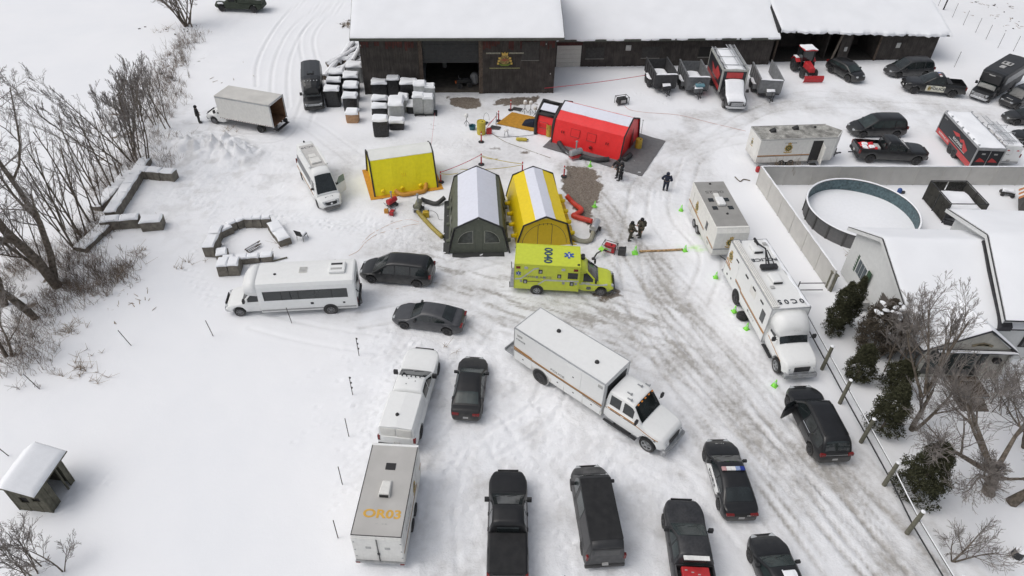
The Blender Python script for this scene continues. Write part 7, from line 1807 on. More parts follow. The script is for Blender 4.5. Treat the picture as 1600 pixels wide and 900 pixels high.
def hivis():
 r=thing('safety_vest','lime safety vest draped over the black handle of the red generator','vest',G(941,398),R(30))
 b=MB(); patch_grid(b,lambda u,v,off:(-.3+.6*u,-.22+.44*v,.75-.5*abs(u-.5)+.04*math.sin(v*12)+(.05 if off else 0)),np.linspace(0,1,9),np.linspace(0,1,7)); b.build('fabric',mat('lime_fabric',(.35,.75,.08),.7),r)
 b=MB(); b.box(-.08,.08,-.23,.23,.80,.815); b.build('reflective_band',LETG,r)
hivis()
r=thing('lamp_handle','black bent handle frame holding up the lime safety vest','handle',G(935,402),R(30)); b=MB(); b.tube([(-.5,0,0),(-.2,0,.45),(.3,0,.6),(.8,.1,.3)],.06,6); b.build('bar',PLAST,r); b=MB(); b.lathe([(.12,0),(.12,.1)],10,Matrix.Translation((-.5,0,0))); b.build('foot',PLAST,r)
def drum(label,pix,m,h=.9,rr=.3):
 r=thing('drum',label,'drum',G(*pix)); b=MB(); b.lathe([(rr*.95,0),(rr,.05),(rr,h*.3),(rr*1.05,h*.33),(rr,h*.36),(rr,h*.64),(rr*1.05,h*.67),(rr,h*.7),(rr,h),(rr*.9,h+.01),(rr*.88,h-.05)],18); b.build('barrel',m,r,smooth=False); b=MB(); b.lathe([(rr*1.04,h-.02),(rr*1.04,h+.03)],18)if False else b.lathe([(.05,h-.05),(.05,h)],8,Matrix.Translation((.1,0,0))); b.build('bung',PLAST,r)
YD=mat('yellow_drum',(.52,.42,.05),.5,var=.1)
drum('tall yellow drum on the snow left of the ochre sheet',(752,209),YD,1.35,.42); drum('yellow drum at the corner between the two red tents',(858,212),mat('yellow_drum2',(.50,.34,.04),.5),1.25,.33); drum('yellow drum at the far right end of the red tent',(997,231),mat('yellow_drum2',(.50,.34,.04)),.95,.32)
r=thing('gas_cylinder','yellow cylinder lying on the snow below the ochre sheet','cylinder',G(815,220),R(-4)); b=MB(); b.lathe([(.1,-.55),(.17,-.45),(.17,.4),(.08,.55)],12,Matrix.Translation((0,0,.17))@Matrix.Rotation(PI/2,4,'Y')); b.build('cylinder_body',YD,r,smooth=False); b=MB(); b.cbox((.6,0,.17),(.12,.08,.08)); b.build('valve',DARKM,r)
def tub():
 r=thing('tub','teal plastic tub left of the tall yellow drum','tub',G(738,202)); b=MB(); b.lathe([(.26,0),(.34,.4),(.36,.42),(.31,.40),(.24,.04)],14); b.build('shell',mat('teal_plastic',(.03,.13,.17),.5),r); b=MB(); b.tube([(-.34,0,.4),(0,0,.62),(.34,0,.4)],.015,5); b.build('handle',STEEL,r)
tub()
def standlamp(label,pix,h=1.15):
 r=thing('stand_lamp',label,'lamp stand',G(*pix)); b=MB()
 for k in range(3):a=2*PI*k/3+.4; b.tube([(.32*math.cos(a),.32*math.sin(a),0),(0,0,.5)],.022,5)
 b.tube([(0,0,.45),(0,0,h-.3)],.025,5); b.build('tripod',DARKM,r); b=MB(); b.lathe([(.06,h-.35),(.17,h-.3),(.19,h-.05),(.14,h+.05),(.05,h+.08)],12); b.build('white_head',LETW,r)
standlamp('white headed stand at the left of the ochre sheet edge',(729,195)); standlamp('white headed stand beside the red bag row, left of the pair by the barn',(820,176),1.3); standlamp('white headed stand nearest the black arch by the barn',(829,177),1.3); standlamp('short white headed stand close to the black arch',(836,184),1.2)
def stool(label,pix):
 r=thing('stool',label,'stool',G(*pix)); b=MB(); b.lathe([(.18,.58),(.22,.62),(.22,.72),(.12,.78)],12); b.build('seat',LETW,r)
 for k in range(4):a=PI/4+PI/2*k; b=MB(); b.tube([(.28*math.cos(a),.28*math.sin(a),0),(.15*math.cos(a),.15*math.sin(a),.6)],.025,5); b.build('leg',STEEL,r)
stool('white topped stool with metal legs in front of the ochre sheet',(791,213));
r=thing('equipment_bag','big navy blue bag at the mouth of the entrance tent','bag',G(826,196),R(-15)); b=MB(); b.hexa([(-.7,-.4,0),(.75,-.45,0),(.75,.45,0),(-.7,.4,0)],[(-.4,-.3,.5),(.6,-.35,.75),(.6,.35,.75),(-.4,.3,.5)]); b.build('bag',mat('navy_fabric',(.012,.018,.04),.8,bump=.5),r,bevel=.12); b=MB(); b.tube([(-.2,-.2,.6),(.1,-.2,.85),(.4,-.2,.75)],.025,5); b.build('strap',PLAST,r)
def floormat(label,pix,yaw):r=tag(MB().box(-.5,.5,-.35,.35,.02,.07).build('rubber_mat',PLAST,None,bevel=.01),label,'mat'); p=G(*pix); r.location=p; r.rotation_euler=(0,0,R(yaw))
floormat('black mat on the snow below the leaning stand',(774,200),-15); floormat('black mat behind the ochre sheet by the red post',(808,171),-20); floormat('black mat behind the tall yellow drum',(754,192),-25)
r=thing('wash_frame','thin metal hoop frame standing behind the tall yellow drum','frame',G(760,192),R(0)); b=MB(); b.tube([(-.3+.6*(1-math.cos(t))/2,0,.3+.8*math.sin(t))for t in np.linspace(0,PI,10)],.02,5); b.build('hoop',STEEL,r); b=MB(); b.tube([(-.3,-.25,0),(-.3,.25,0)],.02,5); b.tube([(.3,-.25,0),(.3,.25,0)],.02,5); b.build('foot',STEEL,r)
r=thing('leaning_stand','grey folded stand beside the red stanchion by the ochre sheet','stand',G(775,195),R(0)); b=MB(); b.tube([(0,0,0),(.05,.1,1.3)],.05,6); b.build('pole',LETG,r); b=MB(); b.tube([(0,0,.9),(-.8,-.3,.1)],.025,5); b.build('strap',REDP,r)

# red stanchions with tape
def stanchions():
 px=[(752,257),(881,276),(689,285),(752,222),(779,189),(798,172),(816,270)]
 lab=['red stanchion on the snow behind the olive tent, tape knot at its top','red stanchion beside the wet brown patch right of the yellow tent','red stanchion at the right end of the left yellow tent','red stanchion in front of the tall yellow drum','red stanchion at the left corner of the ochre sheet','red stanchion behind the ochre sheet close to the barn','red stanchion just behind the yellow tent with the white stripe']
 r0=None
 for p,l in zip(px,lab):
  if r0 is None:
   r0=thing('stanchion',l,'stanchion',G(*p),0,'red stanchions round the tents'); b=MB(); b.lathe([(.28,0),(.28,.05),(.08,.10)],16); b.build('base',DARKM,r0); b=MB(); b.lathe([(.06,.08),(.06,1.1),(.03,1.14)],10); po=b.build('post',REDP,r0); b=MB(); b.lathe([(.065,.85),(.065,.97)],10); b.build('white_band',LETW,po)
  else:dup(r0,G(*p),0,l)
stanchions()
def tape(label,a,b_,m,z0=1.0,z1=1.0,sag=.12,w=.06):
 A=G(*a)+Vector((0,0,z0)); B=G(*b_)+Vector((0,0,z1)); b=MB(); o=A.copy(); o.z=0
 pts=[A.lerp(B,t)-Vector((0,0,sag*4*t*(1-t)))-o for t in np.linspace(0,1,14)]
 b.loft([[p,p+Vector((0,0,w))]for p in pts]); ob=b.build('barrier_tape',m,None,solid=.01); ob.location=o; tag(ob,label,'tape')
RTAPE=mat('red_tape',(.55,.03,.06),.5); YTAPE=mat('yellow_tape',(.60,.48,.10),.5)
tape('red tape from the left yellow tent up to the stanchion behind the olive tent',(689,285),(752,257),RTAPE); tape('yellow tape strung from the left tent to the lone stanchion base',(689,285),(716,283),YTAPE,.9,.8)
tape('yellow tape running right behind the olive tent to the next stanchion',(752,257),(816,270),YTAPE,.9,.9); tape('yellow tape sloping to the right end of the yellow tents',(720,277),(816,270),YTAPE,.8,.8,.2)
tape('yellow tape from the tent corner toward the wet patch',(752,257),(778,250),YTAPE,.8,.1)
def tape_drop():
 tape('red tape rising from the tent roof past the white pallet to the barn',(676,262),(680,190),RTAPE,2.3,.9,.1)
 tape('long red tape line from the barn corner to the dark dump trailer',(850,152),(1006,130),RTAPE,1.0,.9,.1)
 tape('red tape tied between the two stanchions by the yellow drum',(779,189),(760,206),RTAPE,.9,.4,.05)
tape_drop()
CORD_O=mat('orange_cord',(.55,.33,.22),.6); CORD_R=mat('pink_cord',(.55,.33,.30),.6)
hose('extension_cord','thin orange cord winding from the shuttle bus roof to the heaters',[(545,400),(560,392),(572,378),(590,366),(612,360),(640,352),(655,350)],.014,CORD_O,cat='cord')
hose('extension_cord','thin orange cord winding on the snow beside the olive tent',[(655,347),(640,343),(622,346),(606,352),(580,366),(566,380)],.012,CORD_O,cat='cord')
hose('extension_cord','thin black cord looping beside the ochre duct',[(666,330),(676,330),(683,335),(686,343),(692,344)],.018,PLAST,cat='cord')
hose('extension_cord','thin cord running over the snow from the yellow cylinder toward the grey sheet',[(768,209),(790,222),(820,233),(860,247)],.022,mat('tan_cord',(.22,.18,.12),.7),cat='cord')
hose('extension_cord','black cord along the near edge of the ochre sheet',[(768,209),(780,214),(800,214),(825,212),(840,210)],.022,PLAST,cat='cord')
hose('extension_cord','pink cord winding from the black engine unit to the white open trailer',[(975,165),(985,172),(1010,176),(1060,180),(1110,192),(1165,205)],.02,CORD_R,cat='cord')
hose('barrier_pole','tan and black striped pole lying between two green cones',[(999,394),(1030,393),(1066,391)],.09,mat('tan_pole',(.42,.27,.13),.6,var=.6,scale=6),cat='pole')
hose('broken_pole','pale plank lying flat on the snow right of the stone ring',[(426,409),(449,403)],.06,POSTW,cat='plank')

# lime cones
def cones():
 px=[(992,396),(1070,392),(929,323),(922,260),(1064,329),(1118,434),(1147,487),(1166,514),(1210,603)]
 lab=['lime green cone at the left end of the striped pole','lime green cone at the right end of the striped pole beside green dye','lime green cone at the lower edge of the wet brown patch','lime green cone beside the grey sheet in front of the red tent','lime green cone alone left of the grey-roofed trailer','lime green cone left of the rear corner of the command truck','lime green cone at the rear wheels of the command truck','lime green cone below the rear wheels of the command truck','lime green cone in front of the black SUV with the open door']
 r0=None
 for i,(p,l)in enumerate(zip(px,lab)):
  if r0 is None:
   r0=thing('traffic_cone',l,'cone',G(*p),0,'lime green cones'); b=MB(); b.box(-.24,.24,-.24,.24,0,.05); b.build('base',mat('lime_base',(.22,.62,.06),.6),r0,bevel=.02); b=MB(); b.lathe([(.19,.05),(.035,.75),(.02,.76)],14); c=b.build('cone',mat('lime_cone',(.28,.85,.10),.5),r0,smooth=False); b=MB(); b.lathe([(.125,.38),(.085,.54)],14); b.build('reflective_band',mat('pale_lime_band',(.45,.75,.40),.5),c)
  else:c_=dup(r0,G(*p),R(17*i),l); c_.scale=(.78,)*3
cones()
r=thing('spare_wheel','big black truck tyre lying flat by the rear wheels of the command truck','tyre',G(1155,490),0); wheel(r,0,0,.45,.3,DRIM,1); r.rotation_euler=(R(80),0,R(15)); r.location.z=.12

# ---------------------------------------------------------------- wrapped bales, wood and pallets beside the barn
BPL=mat('black_bale_plastic',(.016,.016,.018),.35,var=.9,scale=7,bump=1.0,bscale=7); WPL=mat('pale_bale_plastic',(.40,.41,.41),.4,var=.15,bump=1.0,bscale=5); KRAFT=mat('brown_cardboard',(.42,.25,.14),.8,var=.2)  # strong colour noise on the black wrap paints in a few glints
def bale(label,pix,wd=1.25,dp=1.05,h=1.25,m=BPL,seed=0,yaw=5,top=None,group='wrapped bales beside the barn',ridge=False):
 wd*=1.12; dp*=1.1; h*=1.12; r=thing('wrapped_bale',label,'bale',G(*pix),R(yaw),group); rs=random.Random(seed); ph=rs.random()*9
 b=MB(); N=24
 def ring(z,k):
  o=[]
  for j in range(N):
   a=2*PI*j/N; c,s=math.cos(a),math.sin(a); e=.32; x=math.copysign(abs(c)**e,c)*wd/2*k; y=dp/2+math.copysign(abs(s)**e,s)*dp/2*k
   q=1+.03*math.sin(a*7+ph+z*3)+.02*math.sin(a*13+z*9+ph); o.append((x*q,y*q,z))
  return o
 b.loft([ring(0,.96),ring(h*.15,1),ring(h*.45,1.02),ring(h*.8,1),ring(h*.96,.96),ring(h,.88)],closed=True); b.build('wrapping',m,r,smooth=False)
 snowcap(r,-wd/2-.02,wd/2+.02,-.04,dp+.02,h-.01,.26+.05*rs.random(),'snow',seed,.04)
 return r
def bales():
 W_=.08
 row=[((613,167),'black wrapped bale, first from the left in the back row by the barn wall',{}),((639,162),'black wrapped bale with loose plastic, second in the back row by the barn',dict(h=1.5,wd=1.15)),((668,160),'tall black wrapped bale, third in the back row nearest the doorway',dict(h=1.6)),]
 S=[
  ((594,153),'black bale at the left end of the back row below the plank wall',dict(h=1.35,wd=1.45)),((616,152),'narrow black bale beside the left end bale of the back row',dict(h=1.7,wd=1.2,dp=.9)),((640,162),'tall black bale in the back row right of the narrow one',dict(h=1.9,wd=1.5,dp=1.1)),
  ((594,171),'low black bale with thick snow, second row at the left',dict(h=.9,wd=1.4,dp=.8)),((594,187),'black bale in the left column, one before the last',dict(h=1.1,wd=1.35,dp=.8)),((596,215),'front black bale of the left column, nearest the yellow tent',dict(h=1.5,wd=1.3,dp=1.0)),
  ((620,190),'long pale wrapped bale with snow beside the left column',dict(h=1.5,wd=1.3,dp=1.9,m=WPL)),((620,204),'low black bale just in front of the long pale bale',dict(h=.7,wd=1.3,dp=1.0)),((631,176),'pale bale with ragged edge right of the long pale one',dict(h=1.2,wd=.9,dp=1.2,m=WPL)),
  ((647,178),'low black bale with a snow mound before the white stack',dict(h=.7,wd=1.3,dp=1.1)),
 ]
 S2=[((521,168),'black bale with a dripping snow cap at the front of the left bale column',dict(h=1.6,wd=1.35,dp=1.0)),((524,152),'middle bale of the left column beside the camper bus',dict(h=1.5,wd=1.3,dp=.9)),((528,139),'rear bale of the left column, next to the log ends',dict(h=1.5,wd=1.4,dp=1.0)),
          ((549,176),'black bale just behind the brown cardboard one',dict(h=1.4,wd=1.3,dp=1.0)),((550,160),'second black bale behind the brown cardboard one',dict(h=1.4,wd=1.35,dp=1.2)),((550,145),'third black bale in the column of the cardboard one',dict(h=1.5,wd=1.4,dp=1.2)),((556,130),'pale rear bale leaning at the corner of the barn',dict(h=1.6,wd=1.5,dp=1.2,m=WPL))]
 for i,(p,l,k)in enumerate(S+S2):bale(l,p,seed=i*3+1,**k)
 bale('brown cardboard bale with a snow cap, frontmost of its column',(551,193),1.1,1.0,.85,KRAFT,77,4)
 # white stack on a pallet by the doorway
 r=thing('pallet','wooden pallet under the pale wrapped crates beside the doorway','pallet',G(663,182),R(5))
 b=MB()
 for k in range(7):b.box(-1.0,1.3,.0+.17*k,.13+.17*k,.10,.13)
 b.build('deck_boards',DARKM,r)
 for x in(-.9,.1,1.15):b=MB(); b.box(x,x+.1,0,1.2,0,.1); b.build('runner',DARKM,r)
 base=G(663,181);
 for i,(x,y,w_,d_,h_,l)in enumerate(((-.55,.15,1.0,1.0,1.55,'pale wrapped crate, front left on the pallet by the doorway'),(.45,.15,.9,1.0,1.45,'pale wrapped crate, front right on the pallet by the doorway'),(-.5,1.3,1.1,.9,2.3,'tall pale wrapped stack behind the left crate by the doorway'),(.5,1.4,.9,.8,2.1,'tall pale wrapped stack behind the right crate by the doorway'))):
  t=bale(l,(663,181),w_,d_,h_,WPL,90+i,5,group='pale wrapped crates by the doorway'); t.location=base+Vector((x,y,.13 if y<1 else 0)); t.name='wrapped_crate'; t['category']='crate'
bales()
def logs():
 m=mat('log_bark',(.075,.062,.052),.9,var=.4,bump=.8); e=mat('log_end',(.13,.10,.075),.9,var=.3); rs=random.Random(5); made={}
 P=[(508,125),(514,112),(520,122),(527,115),(533,121),(540,112),(547,118),(553,108),(517,100),(525,96),(535,98),(545,97),(556,100),(511,108),(530,105),(541,104),(550,90),(538,88)]
 for i,p in enumerate(P):
  L=rs.uniform(3.2,5.0); rad=rs.uniform(.2,.34); c=G(*p); tier=.22+(.42 if i%3==1 else 0)+(.25 if i%4==3 else 0)
  o=thing('log','snow-covered log in the loose pile between the camper bus and the barn','log',(c.x,c.y,0),R(62+rs.uniform(-28,28)),'logs in the pile by the barn corner')
  z0,z1=tier,tier+rs.uniform(-.1,.45); b=MB(); b.tube([(0,0,z0),(L*.5,rs.uniform(-.05,.05),(z0+z1)/2),(L,0,z1)],[rad,rad*.95,rad*.85],9); b.build('trunk',m,o)
  b=MB(); d=Vector((L,0,z1-z0)).normalized(); b.tube([Vector((0,0,z0))-d*.012,Vector((0,0,z0))+d*.01],rad*.88,9); b.build('cut_end',e,o)
  b=MB(); b.tube([(0.02,0,z0+rad*.62),(L*.5,0,(z0+z1)/2+rad*.66),(L,0,z1+rad*.55)],[rad*.95,rad*1.0,rad*.85],8); b.build('snow',SNOW,o)
logs()
# ---------------------------------------------------------------- stone block walls and the fire ring
def blocks():
 def blk(r,p,L,wd,h,a,seed,z=0,snow=.14):
  rs=random.Random(seed); T=Matrix.Translation((p[0],p[1],z))@Matrix.Rotation(a,4,'Z')
  j=lambda:rs.uniform(-.035,.035); b=MB()
  b.hexa([T@Vector((-L/2+j(),-wd/2+j(),0)),T@Vector((L/2+j(),-wd/2+j(),0)),T@Vector((L/2+j(),wd/2+j(),0)),T@Vector((-L/2+j(),wd/2+j(),0))],
               [T@Vector((-L/2+j(),-wd/2+j(),h+j())),T@Vector((L/2+j(),-wd/2+j(),h+j())),T@Vector((L/2+j(),wd/2+j(),h+j())),T@Vector((-L/2+j(),wd/2+j(),h+j()))])
  o=b.build('stone_block',CONC,r,bevel=.04)
  if snow:snowcap(o,-L/2+.0,L/2-.0,-wd/2+.0,wd/2-.0,h+.0,snow,'snow',seed,.03,M=T,nx=8,ny=6)
 r=thing('block_wall','L-shaped wall of snow-covered stone blocks by the left trees','wall',(-32.5,48,0)); o=Vector((-32.5,48,0))
 def run(a,b_,n,wd=.85,h=.85,s0=0,gap=.03,jit=.0):
  A,B=G(*a),G(*b_); d=(B-A); L=d.length/n; an=math.atan2(d.y,d.x)
  for k in range(n):c=A+d*((k+.5)/n)-o; rs=random.Random(s0+k); blk(r,(c.x+rs.uniform(-jit,jit),c.y+rs.uniform(-jit,jit)),L-gap,wd,h,an+rs.uniform(-.05,.05)*(jit>0),s0+k)
 run((214,276),(277,281),3,s0=1); run((162,357),(222,352),2,s0=10); run((224,357),(258,354),1,s0=20,wd=1.1)
 run((232,258),(176,345),6,wd=.9,h=.8,s0=30); run((206,275),(152,332),4,wd=1.0,h=.55,s0=40); run((168,358),(128,396),3,wd=1.0,h=.5,s0=50)
 r=thing('fire_ring','broken ring of snow-capped stone blocks behind the shuttle bus','stone ring',(-20.5,41.5,0)); o=Vector((-20.5,41.5,0))
 run((358,362),(385,352),2,s0=60,wd=.5,h=.75,jit=.05); run((385,354),(426,354),3,s0=65,wd=.45,h=.85,jit=.03); run((428,356),(447,384),2,s0=70,wd=.95,h=.6)
 run((332,372),(350,372),1,s0=75,wd=1.2,h=.8); run((325,392),(343,392),1,s0=76,wd=1.6,h=.95); run((340,404),(358,402),1,s0=78,wd=.9,h=.6); run((350,412),(428,406),4,s0=80,wd=.6,h=.5,jit=.08); run((344,425),(378,423),2,s0=90,wd=1.1,h=.9)
 run((345,370),(364,362),1,s0=95,wd=.6,h=.6)
 f=thing('firewood','small heap of snowy sticks in the middle of the stone ring','firewood',G(397,388),R(50)); f.scale=(.7,)*3; rs=random.Random(3)
 for k in range(7):b=MB(); y=-.35+.12*k; b.tube([(-.9,y,.1+.08*(k%3)),(.8+rs.uniform(-.4,.2),y+rs.uniform(-.2,.2),.2+.08*(k%3))],.06,6); b.build('stick',BARK,f); b=MB(); b.tube([(-.85,y,.17+.08*(k%3)),(.6,y,.26+.08*(k%3))],.045,5); b.build('snow',SNOW,f)
 c=thing('chair','dark folding chair with a snowy seat right of the stone ring','chair',G(473,373),R(70)); M_=DARKM
 b=MB(); b.box(-.3,.3,-.3,.3,.42,.46); b.build('seat',M_,c); snowcap(c,-.3,.3,-.3,.3,.46,.12,'snow',1)
 b=MB(); b.hexa([(-.32,-.3,.46),(-.28,-.3,.46),(-.28,.3,.46),(-.32,.3,.46)],[(-.5,-.3,1.05),(-.46,-.3,1.05),(-.46,.3,1.05),(-.5,.3,1.05)]); b.build('backrest',M_,c,fix=True)
 for x in(-.27,.27):
  for y in(-.27,.27):b=MB(); b.tube([(x*1.15,y*1.1,0),(x,y,.43)],.02,5); b.build('leg',M_,c)
blocks()
# ---------------------------------------------------------------- little hut
def hut():
 c0=G(88,799); c1=G(33,797); r=thing('hut','small weathered plank hut with a snowy roof at the lower left','hut',tuple((c0+c1)/2+Vector((-.1,0,0))),R(-4))
 HW=mat('greenish_weathered_board',(.115,.11,.082),.9,var=.3,streak=.5,bump=.5); w,d=.9,1.9
 for k in range(8):
  x=-w+2*w*k/8; zz=2.05-.03*k
  if k in(2,3):zs=((0,.75),(1.25,zz))
  elif k in(5,6):zs=((0,.95),(1.3,zz))
  else:zs=((0,zz),)
  for a,e in zs:b=MB(); b.box(x+.01,x+.235,-.025-.01*(k%3),.02,a,e); b.build('board',HW,r)
 for s in(-1,1):
  for k in range(6):
   if s>0 and k in(2,3,4):continue
   y=.03+d*k/6; b=MB(); b.box(s*w-.03,s*w+.02+.01*(k%2),y,y+.3,0,2.0); b.build('board',HW,r)
 b=MB(); b.box(-w,w,d-.05,d,0,1.7); b.build('back_wall',HW,r); b=MB(); b.box(-w+.04,w-.04,.05,.08,.6,1.45); b.build('inside_shade_sheet',DARKIN,r)  # dark sheet behind the front openings paints the shade inside the hut
 for x,y in((w,.0),(w+.0,d),(-w,0),(-w,d),(w+.0,d-.5)):b=MB(); b.tube([(x,y,0),(x,y,2.05)],.06,6); b.build('corner_post',HW,r)
 b=MB(); b.hexa([(-w-.5,-.45,1.72),(w+.35,-.45,1.72),(w+.35,d+.5,1.8),(-w-.5,d+.5,1.8)],[(-w-.5,-.45,1.78),(w+.35,-.45,1.78),(w+.35,d+.5,1.86),(-w-.5,d+.5,1.86)])
 b=MB()
 xr=-.35
 for xa,za,xb,zb in((-w-.35,1.85,xr,2.65),(xr,2.65,w+.22,2.05)):
  b.hexa([(xa,-.5,za),(xb,-.5,zb),(xb,d+.45,zb),(xa,d+.45,za)],[(xa,-.5,za+.06),(xb,-.5,zb+.06),(xb,d+.45,zb+.06),(xa,d+.45,za+.06)])
 rf=b.build('roof',HW,r,fix=True); b=MB(); b.prism([(-w,0,1.95),(w,0,1.95),(xr,0,2.6)],(0,.04,0)); b.build('gable_board',HW,r,fix=True)
 def fn(u,v,off):
  x=-w-.33+(2*w+.53)*u; z=np.interp(x,[-w-.35,xr,w+.22],[1.91,2.71,2.11]); k=min(1,u*14,(1-u)*14,v*14,(1-v)*14); return(x,-.47+(d+.9)*v,z+(.16*math.sqrt(max(k,.03))*(1-.3*math.exp(-((x-xr)/.2)**2))if off else .003))
 b=MB(); patch_grid(b,fn,[0,.015,.04]+list(np.linspace(.08,.92,22))+[.96,.985,1],[0,.015,.04]+list(np.linspace(.1,.9,10))+[.96,.985,1]); b.build('snow',SNOW,rf,smooth=True).modifiers.new('e','EDGE_SPLIT').split_angle=R(45)
hut()
# ---------------------------------------------------------------- thin stakes and posts
def stakes():
 rust=mat('rusty_stake',(.07,.06,.055),.8); proto={}
 def st(p,label,h=1.6,m=rust,grp=None,lean=(0,0),ins=0):
  key=(h,ins)
  if key not in proto:
   r=thing('fence_stake',label,'stake',G(*p),0,grp); b=MB(); b.tube([(0,0,-.1),(0,0,h)],.026,5); b.build('rod',m,r)
   if ins:
    for k in range(3):q=MB(); q.lathe([(.05,.0),(.05,.08)],6,Matrix.Translation((.05,0,h-.12-.45*k))); q.build('insulator',PLAST,r)
   proto[key]=r
  else:r=dup(proto[key],G(*p),0,label);
  r.rotation_euler=(R(lean[0]),R(lean[1]),0)
  if grp:r['group']=grp
 g1='thin stakes along the middle of the field'
 for i,(p,wh)in enumerate((((561,556),'below the grey sedan, first'),((551,617),'left of the white pickup, second'),((545,682),'left of the pickup tail, third'),((535,757),'by the OR03 trailer front, fourth'),((528,840),'by the OR03 trailer tail, fifth'))):
  st(p,f'thin dark field stake {wh} from the top in its line',1.65,grp=g1,ins=1 if i<2 else 0)
 for i,(p,wh)in enumerate((((333,525),'left of the shuttle bus nose'),((205,540),'alone in the snow left of the shuttle bus'),((62,608),'between the trees and the hut'),((13,712),'above the small hut at the left edge'),((456,505),'hard against the shuttle bus side'))):
  st(p,f'thin stake leaning {wh}',1.5,lean=(3,-12 if i in(1,2,3)else-3),grp='thin stakes along the left field edge')
 for i,p in enumerate(((1488,27),(1505,39),(1524,51),(1540,62),(1559,75),(1583,80),(1466,9),(1491,105))):
  w_=['second from the top','third from the top','fourth from the top','fifth from the top','sixth from the top','lowest of the row, by the black bus','first, nearest the open shed roof','standing apart from the row'][i]
  st(p,f'thin grey stake beyond the shed, {w_}',1.9,grp='grey stakes beyond the open shed')
 r=thing('fence_post','thick dark post standing beyond the open shed','post',G(1474,15)); b=MB(); b.tube([(0,0,0),(.05,0,2.0)],.1,8); b.build('post',DARKM,r); b=MB(); b.cbox((.05,0,2.0),(.45,.2,.2)); b.build('cap',DARKM,r)
 for p,l in(((701,930),'dark snow-topped fence post at the bottom edge, between trailer and pickup'),((876,925),'dark snow-topped fence post at the bottom edge beside the charcoal van')):
  r=thing('fence_post',l,'post',G(*p)); b=MB(); b.tube([(0,0,0),(0,0,1.5)],.10,8); b.build('post',POSTW,r); b=MB(); b.tube([(0,.12,.2),(0.1,.12,1.4)],.03,5); b.build('stay',DARKM,r); b=MB(); b.lathe([(.1,1.5),(.1,1.55),(.04,1.6)],8); b.build('snow',SNOW,r)
 r=thing('stump','small dark stump with snow on top in the right yard','stump',G(1588,868)); b=MB(); b.lathe([(.28,0),(.24,.5)],12); b.build('wood',DARKM,r); b=MB(); b.lathe([(.24,.5),(.25,.55),(.1,.6)],12); b.build('snow',SNOW,r)
stakes()
def garden():
 # screened play frame by the pool
 r=thing('trampoline_frame','dark netted square frame with a snowy bed beside the round pool','play frame',(37.2,49.6,0),R(2)); hx,hy,h=1.55,1.75,1.9
 for x in(-hx,hx):
  for y in(-hy,0,hy):b=MB(); b.tube([(x,y,0),(x,y,h)],.05,6); b.build('post',DARKM,r)
 for y in(-hy,hy):b=MB(); b.tube([(-hx,y,h),(hx,y,h)],.045,6); b.build('top_rail',DARKM,r);
 for x in(-hx,hx):b=MB(); b.tube([(x,-hy,h),(x,hy,h)],.045,6); b.build('top_rail',DARKM,r)
 net=mat('dark_netting',(.035,.034,.028),.9,var=.4,scale=2,alpha=.86)
 for s in(-1,1):
  for k in(0,1):b=MB(); y0=-hy+hy*k; b.box(s*hx-.01,s*hx+.01,y0+.06,y0+hy-.06,.1 if s<0 else .7,h-.08); b.build('net_panel',net,r)
 for k in(0,1):b=MB(); x0=-hx+hx*k; b.box(x0+.06,x0+hx-.06,hy-.01,hy+.01,.3,h-.08); b.build('net_panel',net,r)
 b=MB(); b.box(-hx,hx,-hy-.01,-hy+.02,.5,1.0); b.build('front_board',DARKM,r)
 b=MB(); b.box(-hx+.1,hx-.1,-hy+.1,hy-.1,1.0,1.07); b.build('bed',DARKM,r); snowcap(r,-hx+.3,hx-.15,-hy+.12,hy-.5,1.07,.3,'snow',4)
 for x,y in((-.8,-2.1),(-.2,-2.2),(-1.2,-1.95)):b=MB(); b.cbox((x,y,.2),(.6,.3,.35),.3*x); b.build('clutter',DARKM,r,bevel=.05)
 r=thing('playhouse','grey shed with an orange striped roof edge at the right side of the yard','shed',G(1597,322),R(-28)); b=MB(); b.box(-.3,2.5,-1,1.2,0,1.9); b.build('wall',mat('grey_slats',(.09,.085,.08),.8),r)
 for k in range(6):b=MB(); b.hexa([(-.8+.0*k,-1.3+.34*k,1.2),(.3,-1.3+.34*k,2.4),(.3,-1.0+.34*k,2.4),(-.8,-1.0+.34*k,1.2)],[(-.8,-1.3+.34*k,1.26),(.3,-1.3+.34*k,2.46),(.3,-1.0+.34*k,2.46),(-.8,-1.0+.34*k,1.26)]); b.build('roof_board',mat('orange_slat',(.50,.20,.08),.7)if k%2==0 else LETW,r,fix=True)
 snowcap(r,.2,2.6,-1.2,1.3,2.44,.2,'snow',1)
 r=thing('ride_on_toy','snow-covered wheeled toy on the snow right of the netted frame','toy',G(1572,305),R(160))
 for x in(-.4,.4):
  for y in(-.3,.3):wheel(r,x,y,.17,.12,DRIM,1 if y>0 else-1,5)
 b=MB(); b.box(-.55,.55,-.22,.22,.2,.42); b.build('body',PLAST,r,bevel=.05); snowcap(r,-.5,.5,-.25,.25,.42,.2,'snow',3)
 r=thing('pool_pump','small blue pool pump behind the round pool','pump',G(1404,302),0); b=MB(); b.lathe([(.18,0),(.2,.4),(.1,.5)],10); b.build('tank',mat('blue_plastic',(.02,.07,.25),.5),r); b=MB(); b.cbox((.3,0,.12),(.4,.2,.24)); b.build('motor',PLAST,r,bevel=.04)
garden()

